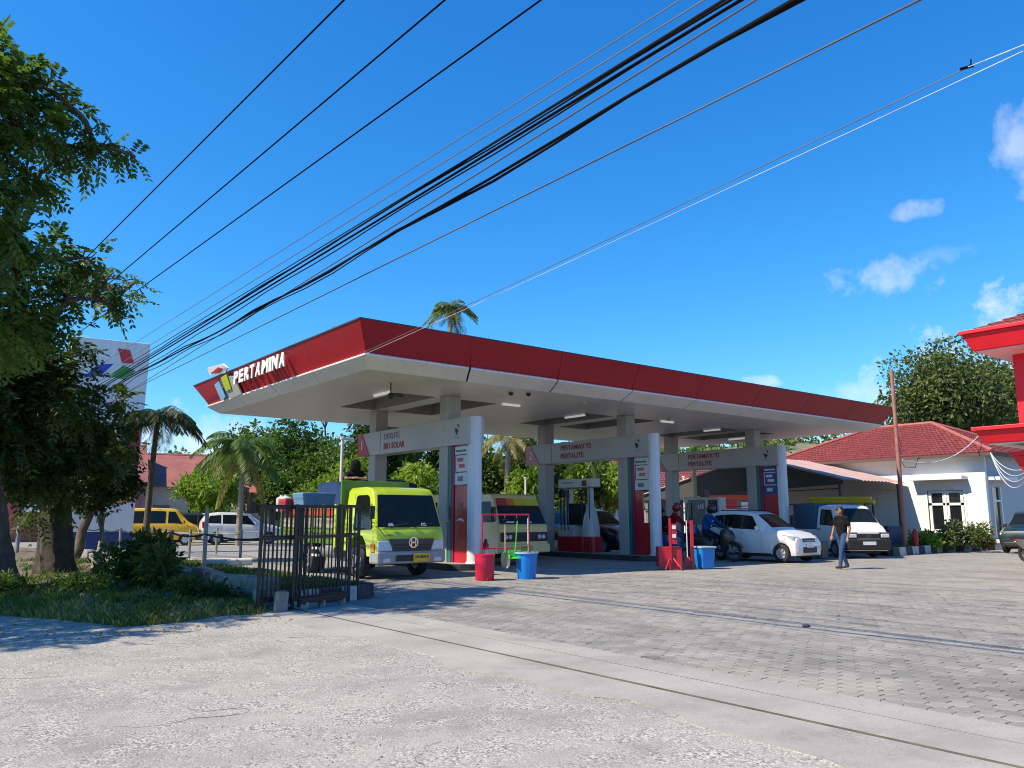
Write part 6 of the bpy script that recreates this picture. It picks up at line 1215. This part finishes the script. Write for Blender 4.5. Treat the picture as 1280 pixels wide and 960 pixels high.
def bg_tree(px, pt, pb, hw, d, m, label, seed, n=4200, ls=.42, name='broadleaf_tree', trunk_r=.22, dep=None, base_z=0.0, cnt=16, group='trees behind the station'):
    r = np.random.default_rng(seed); top, bot = at(px, pt, d).z, max(base_z+.2, at(px, pb, d).z); c = at(px, 640, d); e = empty(name, (c.x, c.y, base_z), 0, label, 'tree', group); hwm = hw/F_PX*d*1.02; zc, hz = (top+bot)/2-base_z, (top-bot)/2; blobs = []
    for k in range(cnt):
        v = unit(r.normal(size=(1, 3)))[0]; f = r.uniform(.35, .78); s = r.uniform(.26, .46); blobs.append(((v[0]*hwm*f, v[1]*hwm*f, zc+v[2]*hz*f), (hwm*s, hwm*s, hz*s*1.05)))
    P, D, sh = blob_points(blobs, n, r); keep = P[:, 2] > .05; P, D, sh = P[keep], D[keep], sh[keep]
    leaves('crown', P, ls, m, e, r, droop=.5, aspect=.5, out=D, vr=.25+.5*sh)
    mb = MB(); t0 = limb(mb, (0, 0, -.1), (r.normal(0, .3), r.normal(0, .3), zc), trunk_r, trunk_r*.5, r, .04); mb.build('trunk', M_BARK, e, smooth=60)
    for b in blobs[:6]:
        mb = MB(); limb(mb, t0[4], b[0], trunk_r*.4, .04, r, .08); mb.build('limb', M_BARK, e, smooth=60)
    return e
# --- the two big trees on the verge and the slim one between
def spray_leaves(name, P, D, m, parent, r, L=.40, pairs=6, lw=.066, ll=.155, vr=None):
    """drooping compound leaves: leaflets in pairs along a stalk"""
    n = len(P); d = unit(D*.7+r.normal(0, .6, (n, 3))+np.array([0, 0, -.35])); side = unit(np.cross(d, np.array([0, 0, 1.0])+r.normal(0, .25, (n, 3)))); up = np.cross(side, d); Ls = L*(.7+.6*r.random(n)); V, RV = [], []; base = r.random(n) if vr is None else np.clip(vr+r.normal(0, .15, n), 0, 1)
    for j in range(pairs):
        t = (j+.6)/pairs; p = P+d*(Ls*t)[:, None]-np.array([0, 0, 1.0])*(Ls*t*t*.30)[:, None]
        for s in (-1, 1):
            ld = unit(side*s*.85+d*.55-np.array([0, 0, .35])+r.normal(0, .12, (n, 3))); l = (ll*(.75+.5*r.random(n))*(1-.35*abs(t-.5)))[:, None]; w = unit(np.cross(ld, up+r.normal(0, .3, (n, 3))))*lw*.5
            V.append(np.stack([p, p+ld*l*.45+w, p+ld*l, p+ld*l*.45-w], 1)); RV.append(base)
    V = np.concatenate(V); rv = np.concatenate(RV); me = bpy.data.meshes.new(name); me.from_pydata(V.reshape(-1, 3).tolist(), [], np.arange(len(V)*4).reshape(-1, 4).tolist()); rnd_attr(me, np.repeat(rv, 4)); me.materials.append(m); return link(name, me, None, parent)
def big_tree(base, trunk_top, rad, blobs, n, label, seed, flare=1.45, name='rain_tree', leafm=None, bark=None):
    r = np.random.default_rng(seed); bx_, by_ = base; e = empty(name, (bx_, by_, 0), 0, label, 'tree', 'big trees on the verge'); O2 = np.array([bx_, by_, 0.0]); tt = Vector(trunk_top)-Vector((bx_, by_, 0)); mb = MB(); N = 14; pts, rs = [], []
    for i in range(N+1):
        t = i/N; pts.append(Vector((0, 0, -.15)).lerp(tt, t)+Vector((.18*math.sin(t*3.1+seed)*t, .15*math.sin(t*4.1)*t, 0))); rs.append(rad*(1-.42*t)*(1+(flare-1)*math.exp(-t*9)))
    fine = []; fr = []
    for i in range(61):
        x = i/60*N; j = min(N-1, int(x)); fine.append(pts[j].lerp(pts[j+1], x-j)); fr.append(rs[j]+(rs[j+1]-rs[j])*(x-j))
    mb.tube(fine, fr, 44)
    for i, v in enumerate(mb.v):   # buttressed, ridged bark
        c = fine[min(60, i//44)]; ox, oy = v[0]-c.x, v[1]-c.y; a = math.atan2(oy, ox); z = v[2]
        k = 1+.13*math.sin(a*3+seed+z*.25)+.07*math.sin(a*7+z*1.1+seed)+.045*math.sin(a*15+3*math.sin(z*2.1))+.03*math.sin(z*9+a*4)+.02*math.sin(a*23-z*6)+r.normal(0, .012); mb.v[i] = (c.x+ox*k, c.y+oy*k, z)
    mb.build('trunk', bark or M_BARK, e, smooth=70)
    bl = [(tuple(np.array(c)-O2), s) for c, s in blobs]
    order = sorted(range(len(bl)), key=lambda i: (Vector(bl[i][0])-pts[-1]).length); forks = [pts[-1], pts[-3], pts[-5]]
    for i in order:
        c = Vector(bl[i][0]); f = min(forks, key=lambda q: (q-c).length); L = (c-f).length; mb = MB(); p = limb(mb, f, c, min(rad*.4, .035+.030*L), .018, r, .07, 8); mb.build('limb', M_BARK, e, smooth=60); forks += [p[4], p[6]]
        for k in range(3):
            mb = MB(); q = c+Vector(r.normal(0, .5, 3))*bl[i][1][0]; limb(mb, p[6], q, .02, .006, r, .1, 5); mb.build('twig', M_BARK, e)
    P, D, sh = blob_points(bl, n, r, .5); spray_leaves('crown', P, D, leafm or L_DARK, e, r, vr=.2+.6*sh); return e
def PB(px, py, d, rr, sq=.75): c = at(px, py, d); return ((c.x, c.y, c.z), (rr, rr, rr*sq))
A_ = [PB(*q) for q in [(0, 85, 15, .62), (-20, 60, 15, .5), (45, 105, 15.3, .45), (78, 130, 15.4, .40), (112, 158, 15.5, .36), (145, 182, 15.5, .26), (170, 196, 15.5, .15), (128, 190, 15.6, .22), (15, 150, 15, .65), (60, 170, 15.5, .42), (95, 195, 15.8, .36), (10, 220, 15, .62), (50, 225, 16, .34), (-70, 120, 15, 1.3), (-90, 270, 15, 1.5), (-10, 290, 16, .6), (20, 330, 16.3, .48), (55, 310, 16.5, .30), (-30, 400, 16, 1.1), (80, 325, 16.5, .34), (112, 322, 16.5, .30), (140, 342, 16.8, .28), (168, 354, 17, .16), (130, 372, 16.8, .26), (90, 365, 16.5, .40), (150, 395, 17, .15), (40, 385, 16.5, .55), (70, 405, 16.5, .30), (-160, 60, 14.5, 1.5)]]
A_ += [((-3.8, 13.4, 6.0), (1.6, 1.4, .8)), ((-2.6, 14.2, 7.0), (1.1, 1.1, .7)), ((-4.5, 16, 7.6), (1.8, 1.8, 1.1)), ((-2.6, 17.5, 9), (1.7, 1.7, 1.1)), ((3.0, 19.0, 6.6), (.55, .55, .35)), ((3.5, 17.6, 6.0), (.4, .4, .25))]
big_tree((1.95, 18.75), (1.0, 18.3, 4.6), .42, A_, 4900, 'big spreading tree with sunlit grey bark at the edge of the road', 31, leafm=L_BIG)
B_l = [PB(*q) for q in [(35, 470, 19, .7), (-5, 450, 19, .8), (92, 515, 19.5, .5), (60, 500, 18.6, .45), (15, 545, 19, .7), (-30, 540, 18.5, .9), (90, 560, 20, .55), (55, 590, 20, .5), (20, 600, 19.5, .4), (140, 530, 20, .35), (135, 575, 20.5, .35), (160, 555, 20.5, .25), (-60, 500, 19, 1.5), (70, 455, 19, .42), (20, 425, 20, .7), (110, 480, 19.5, .30), (150, 500, 20, .22), (105, 600, 20.5, .30), (75, 625, 20.6, .28), (40, 640, 20.8, .25), (100, 440, 19.2, .25)]]
big_tree((3.45, 21.6), (3.0, 21.2, 3.6), .36, B_l, 3500, 'dark leaning tree trunk overgrown with leaves behind the big spreading tree', 32, bark=mat('bark_dark', (.055, .042, .030), .95, var=.5, scale=4, bump=1.0, bscale=9, dirt=.6))
S_l = [PB(*q) for q in [(132, 575, 22, .45), (150, 595, 22, .3), (112, 605, 22.5, .4)]]
r = np.random.default_rng(5); e = empty('slim_tree', (4.37, 21.9, 0), 0, 'slim pale trunked young tree standing before the price sign', 'tree'); mb = MB(); tp_ = limb(mb, (0, 0, -.05), (.30, .1, 3.4), .12, .08, r, .03); mb.build('trunk', M_BARKP, e, smooth=60)
P, D, sh = blob_points([(tuple(np.array(c)-np.array([4.37, 21.9, 0])), s) for c, s in S_l], 900, r); spray_leaves('crown', P, D, L_DARK, e, r, vr=.2+.5*sh)
e = empty('slim_tree', (4.75, 27.4, 0), 0, 'dark slanting sapling beside the price sign', 'tree'); mb = MB(); limb(mb, (0, 0, -.05), (.75, .3, 4.0), .16, .10, r, .02); mb.build('trunk', M_BARK, e, smooth=60); c = at(105, 560, 27); P, D, sh = blob_points([((c.x-4.75, c.y-27.4, c.z), (.8, .8, .7))], 700, r); spray_leaves('crown', P, D, L_DARK, e, r)
# --- palms
def palm(name, label, pos, h, nf, fl, m, seed, lean=(0, 0), tr=.14, leaf=.42, droop=1.0, tm=None, skirt=0, upb=.55):
    r = np.random.default_rng(seed); e = empty(name, pos, 0, label, 'palm', 'palms'); mb = MB(); N = 12; tops = []
    for i in range(N+1): t = i/N; tops.append(Vector((lean[0]*t*t, lean[1]*t*t, h*t-.1*(1-t))))
    mb.tube(tops, [tr*(1.25-.45*i/N)*(1.06 if i % 2 else 1) for i in range(N+1)], 12); mb.build('trunk', tm or M_PALMT, e, smooth=50); top = tops[-1]
    for k in range(nf):
        a = 2*math.pi*k/nf*1.0+r.normal(0, .2)+k*.9; el = upb*r.uniform(-.35, 1.5) if k >= skirt else -.9; L = fl*r.uniform(.8, 1.15); dirh = Vector((math.cos(a), math.sin(a), 0)); pts = []; M = 12
        for i in range(M+1):
            t = i/M; pts.append(top+dirh*(L*t*math.cos(el)*(1-.12*t))+Vector((0, 0, L*(t*math.sin(el)-droop*.55*t*t))))
        mb = MB(); mb.tube(pts, [.025*(1-.8*i/M) for i in range(M+1)], 5); fr = mb.build('frond', m if k >= skirt else L_TAN, e); rnd_attr(fr.data, [.4]*len(fr.data.vertices)); V, RV = [], []; nl = 26
        for i in range(nl):
            t = .12+.88*i/nl; x = t*M; j = min(M-1, int(x)); p = pts[j].lerp(pts[j+1], x-j); tg = (pts[j+1]-pts[j]).normalized(); sd = tg.cross(Vector((0, 0, 1))).normalized(); ll = leaf*(math.sin(math.pi*min(1, .12+t*.86))**.6)*r.uniform(.85, 1.15)
            for s in (-1, 1):
                d = (sd*s*.8+tg*.55+Vector((0, 0, -.28-.3*r.random()))).normalized(); w = d.cross(Vector((0, 0, 1))).normalized()*.030*(fl/2); rr = .3+.4*r.random(); V += [p-w*.6, p+d*ll*.5-w+Vector((0, 0, .01)), p+d*ll+Vector((0, 0, -ll*.18)), p+d*ll*.5+w+Vector((0, 0, .01))]; RV += [rr]*4
        me = bpy.data.meshes.new('leaflets'); me.from_pydata(V, [], [(4*i, 4*i+1, 4*i+2, 4*i+3) for i in range(len(V)//4)]); rnd_attr(me, RV); me.materials.append(m if k >= skirt else L_TAN); link('leaflets', me, None, fr)
    return e
p = at(184, 640, 29); palm('palm', 'dark feathery palm in front of the price sign', (p.x, p.y, 0), at(186, 520, 29).z, 26, 1.9, L_PDARK, 41, (.1, -.1), .09, .55, 1.2, tm=M_BARK)
p = at(300, 640, 44); palm('palm', 'green feather palm with pale trunk behind the white people carrier', (p.x, p.y, 0), at(300, 556, 44).z, 32, 2.8, L_PGREEN, 42, (0, 0), .13, .72, 1.1, skirt=3)
p = at(554, 640, 52); palm('coconut_palm', 'coconut palm whose windblown head shows above the canopy', (p.x, p.y, 0), at(558, 384, 52).z, 30, 2.0, L_PALM, 43, (.3, -.2), .18, .55, 1.2, skirt=2)
p = at(632, 640, 47); palm('coconut_palm', 'drooping yellowish palm behind the cream minibus', (p.x, p.y, 0), at(640, 548, 47).z, 15, 2.3, L_TAN, 44, (.3, 0), .17, .55, 1.3)
p = at(722, 640, 50); palm('coconut_palm', 'palm seen over the white arched fuel pump', (p.x, p.y, 0), at(720, 560, 50).z, 14, 2.4, L_OLIVE, 45, (0, 0), .16, .6, 1.3)
# --- trees and bushes behind the station
T = [(318, 528, 650, 44, 66, L_MID, 'full green tree between the feather palm and the pale lamp post', .42, 3600), (225, 560, 650, 36, 70, L_MID, 'green tree behind the rust red roof', .42, 2400), (345, 585, 650, 30, 56, L_MID, 'round green bush behind the people carrier', .40, 2200), (300, 540, 640, 50, 72, L_MID, 'broad green tree behind the feather palm', .45, 3000), (425, 540, 650, 46, 56, L_MID, 'green tree behind the pale lamp post', .42, 3200), (500, 540, 650, 40, 60, L_LIME, 'sunlit tree behind the green lorry cab', .42, 3000), (580, 560, 650, 34, 56, L_LIME, 'bright tree behind the first square column', .42, 2400), (380, 515, 640, 62, 60, L_MID, 'tall green tree with dense crown behind the royal palm', .42, 5200), (470, 505, 630, 60, 58, L_DARK, 'dark dense tree behind the first pump sign', .42, 4600), (540, 510, 640, 48, 62, L_MID, 'green tree between the first column and the round column', .42, 4000),
     (450, 565, 650, 38, 50, L_LIME, 'bright large leaved bush behind the lorry', .48, 2600), (520, 572, 650, 46, 50, L_LIME, 'bright yellow green bush behind the first sign beam', .46, 3000), (262, 580, 650, 45, 54, L_LIME, 'lime green bush between the minibus and the palm', .40, 2600), (395, 590, 650, 34, 52, L_LIME, 'lime green shrub above the people carrier', .40, 2200), (330, 560, 640, 40, 64, L_OLIVE, 'olive tree behind the faded red roof', .40, 2600),
     (610, 545, 650, 46, 54, L_MID, 'leafy green tree behind the first round column', .42, 3600), (665, 545, 655, 44, 52, L_DARK, 'dark green tree behind the cream minibus', .42, 3600), (655, 585, 655, 34, 46, L_LIME, 'bright bush above the blue tarpaulin', .40, 2000), (745, 565, 660, 52, 50, L_LIME, 'sunlit yellow green tree beyond the white arched pump', .42, 4200), (700, 560, 650, 40, 56, L_MID, 'mid green tree beyond the second pump sign', .42, 3000),
     (815, 545, 640, 46, 66, L_DARK, 'dark tree over the shop roof beside the third sign', .42, 2600), (880, 555, 620, 60, 70, L_MID, 'tree line over the red shop roof', .45, 2800), (955, 558, 620, 50, 72, L_DARK, 'dark tree rising behind the third column', .45, 2600), (1010, 560, 640, 40, 75, L_OLIVE, 'olive green tree on the slope behind the shed', .45, 2200),
     (415, 404, 470, 16, 62, L_MID, 'slender tree whose tip shows above the canopy corner', .40, 700), (1262, 585, 660, 24, 60, L_LIME, 'bright green bush behind the dark green car', .40, 1500), (60, 560, 650, 70, 66, L_DARK, 'dark trees behind the big trunks', .45, 2600), (150, 575, 650, 50, 68, L_OLIVE, 'olive tree behind the yellow minibus', .42, 2200)]
for i, (px, pt, pb, hw, d, m, lab, ls, n) in enumerate(T): bg_tree(px, pt, pb, hw, d, m, lab, 60+i, int(n*1.3), ls*.82, trunk_r=.09 if 'slender' in lab else .2, name='bush' if 'bush' in lab or 'shrub' in lab else 'broadleaf_tree')
# the big dense tree behind the white house
bg_tree(1192, 428, 575, 84, 62, L_OLIVE, 'huge dense round tree rising behind the white house', 99, 21000, .33, trunk_r=.5, cnt=46, group=None); bg_tree(1250, 440, 570, 60, 66, L_DARK, 'darker tree joined to the huge round tree behind the red building', 98, 9000, .34, trunk_r=.4, cnt=22, group=None)
# wooded hill and far trees that close the horizon
def hill(name, pts, d0, d1, seed, m): 
    V, Fc = [], []; n = len(pts)
    for j in range(7):
        t = j/6; d = d0+(d1-d0)*t; hh = math.sin(t*math.pi/2)
        for px, py in pts: p = at(px, py, d1); q = at(px, 640, d); V.append((q.x, q.y, -1+(p.z+1)*hh))
    for j in range(6):
        for i in range(n-1): Fc.append((j*n+i, j*n+i+1, (j+1)*n+i+1, (j+1)*n+i))
    mb = MB(); mb.add(V, Fc); me = mb.mesh(name, smooth=60); me.materials.append(m); return tag(link(name, me), kind='structure')
hp = [(-500, 610), (-200, 606), (0, 600), (200, 606), (400, 600), (600, 596), (760, 585), (850, 570), (930, 560), (1000, 556), (1080, 560), (1160, 566), (1260, 575), (1400, 590), (1700, 606), (2000, 612)]
hill('hill', hp, 95, 190, 1, M_EARTH)
r = np.random.default_rng(77); bl = []
for k in range(520):
    px = r.uniform(-500, 2000); t = r.uniform(0, 1); d = 95+95*t; i = np.searchsorted([q[0] for q in hp], px); i = min(max(1, i), len(hp)-1); f = (px-hp[i-1][0])/(hp[i][0]-hp[i-1][0]); py = hp[i-1][1]+f*(hp[i][1]-hp[i-1][1]); z = -1+(at(px, py, 190).z+1)*math.sin(t*math.pi/2); c = at(px, 640, d); s = r.uniform(2.2, 4.2); bl.append(((c.x, c.y, z+1.2), (s, s, s*.8)))
P, D, sh = blob_points(bl, 42000, r); o = leaves('hillside_wood', P, 1.05, L_OLIVE, None, r, out=D, aspect=.6, vr=.25+.5*sh); tag(o, 'green wood covering the low hill along the horizon', 'wood', kind='stuff')
# --- shrubs and plants close by
def shrub(px, py, d, w, hgt, m, label, seed, n=1400, ls=.16, z0=0.0, name='shrub', blobs=7, group=None):
    r = np.random.default_rng(seed); c = at(px, 640, d); e = empty(name, (c.x, c.y, z0), 0, label, 'shrub', group); bl = [((r.normal(0, w*.35), r.normal(0, w*.35), hgt*r.uniform(.3, .7)), (w*.42, w*.42, hgt*.34)) for _ in range(blobs)]; P, D, sh = blob_points(bl, n, r); P[:, 2] = np.abs(P[:, 2]); leaves('foliage', P, ls, m, e, r, droop=.2, out=D, vr=.2+.6*sh, aspect=.4)
    for k in range(5):
        mb = MB(); limb(mb, (r.normal(0, .05), r.normal(0, .05), -.03), bl[k % len(bl)][0], .022, .008, r, .06, 5); mb.build('stem', M_BARK, e)
shrub(182, 740, 17.2, .95, 1.15, L_DARK, 'dark rounded shrub against the low stone wall on the verge', 81, 2600, .17, .05); shrub(255, 745, 14.8, .55, .40, L_DARK, 'low dark plant in the grass between the shrub and the gate', 82, 900, .12, .05); shrub(20, 735, 16.6, .6, .45, L_MID, 'small leafy plant at the foot of the sunlit trunk', 83, 900, .12, .05); shrub(110, 745, 17, .5, .35, L_MID, 'small green plant between the two big trunks', 84, 700, .11, .08); shrub(205, 765, 13.6, .4, .30, L_OLIVE, 'low weed at the road edge of the verge', 85, 600, .09, .03)
for i, (px, d, w, hg, m, lab) in enumerate([(1148, 38, .7, .9, L_LIME, 'yellow green bush in the flower bed, next to the pole'), (1166, 38.6, .8, .9, L_LIME, 'bright bush under the twin windows'), (1184, 38.8, .7, 1.2, L_OLIVE, 'loose flowering bush between the windows and the tall twiggy bush'), (1200, 39.2, .9, 1.5, L_OLIVE, 'tall twiggy bush near the house corner'), (1216, 39.4, .8, 1.4, L_OLIVE, 'tall loose bush at the house corner'), (1226, 39.6, .6, .9, L_TAN, 'dry bush beside the door step')]): shrub(px, 680, d, w, hg*.85, m, lab, 90+i, 900, .16, .12, group='bushes in the flower bed')
r = np.random.default_rng(8)
def s_bed(r): 
    t = r.random(); return 30.6+9.8*t, 15.6+.35*math.sin(t*3)+r.random()**2*4, .12, 1.0
tag(grass('bed_grass', 6000, s_bed, .05, .25, leaf_mat('grass_lit', (.09, .13, .02), (.26, .32, .05), .3), 24, wid=.02), 'sunlit grass in the flower bed before the house', 'grass')
# leaf litter and stones on the verge
pebbles('verge_stones', 500, (1.5, 5.2, 11.9, 18), .02, .09, M_STONE, 9, z=.08, keep=lambda x, y, r: in_poly(x, y, VP) and edge_dist(x, y, VP[:-2]) > .2)
o = leaves('leaf_litter', np.column_stack([r.uniform(-1, 5, 2500), r.uniform(10.8, 20, 2500), np.full(2500, .012)]), .06, L_TAN, None, r, droop=0, aspect=.5)
me = o.data; co = np.zeros(len(me.vertices)*3); me.vertices.foreach_get('co', co); co = co.reshape(-1, 3)
for i in range(0, len(co), 4):
    x, y = co[i, 0], co[i, 1]; z = verge_z(x, y) if in_poly(x, y, VP) else -.008; co[i:i+4, 2] = z+.012+np.clip(co[i:i+4, 2]-co[i, 2], -.008, .02)
me.vertices.foreach_set('co', co.ravel()); me.update(); tag(o, 'dry fallen leaves scattered on the verge and road edge', 'leaf litter', kind='stuff')
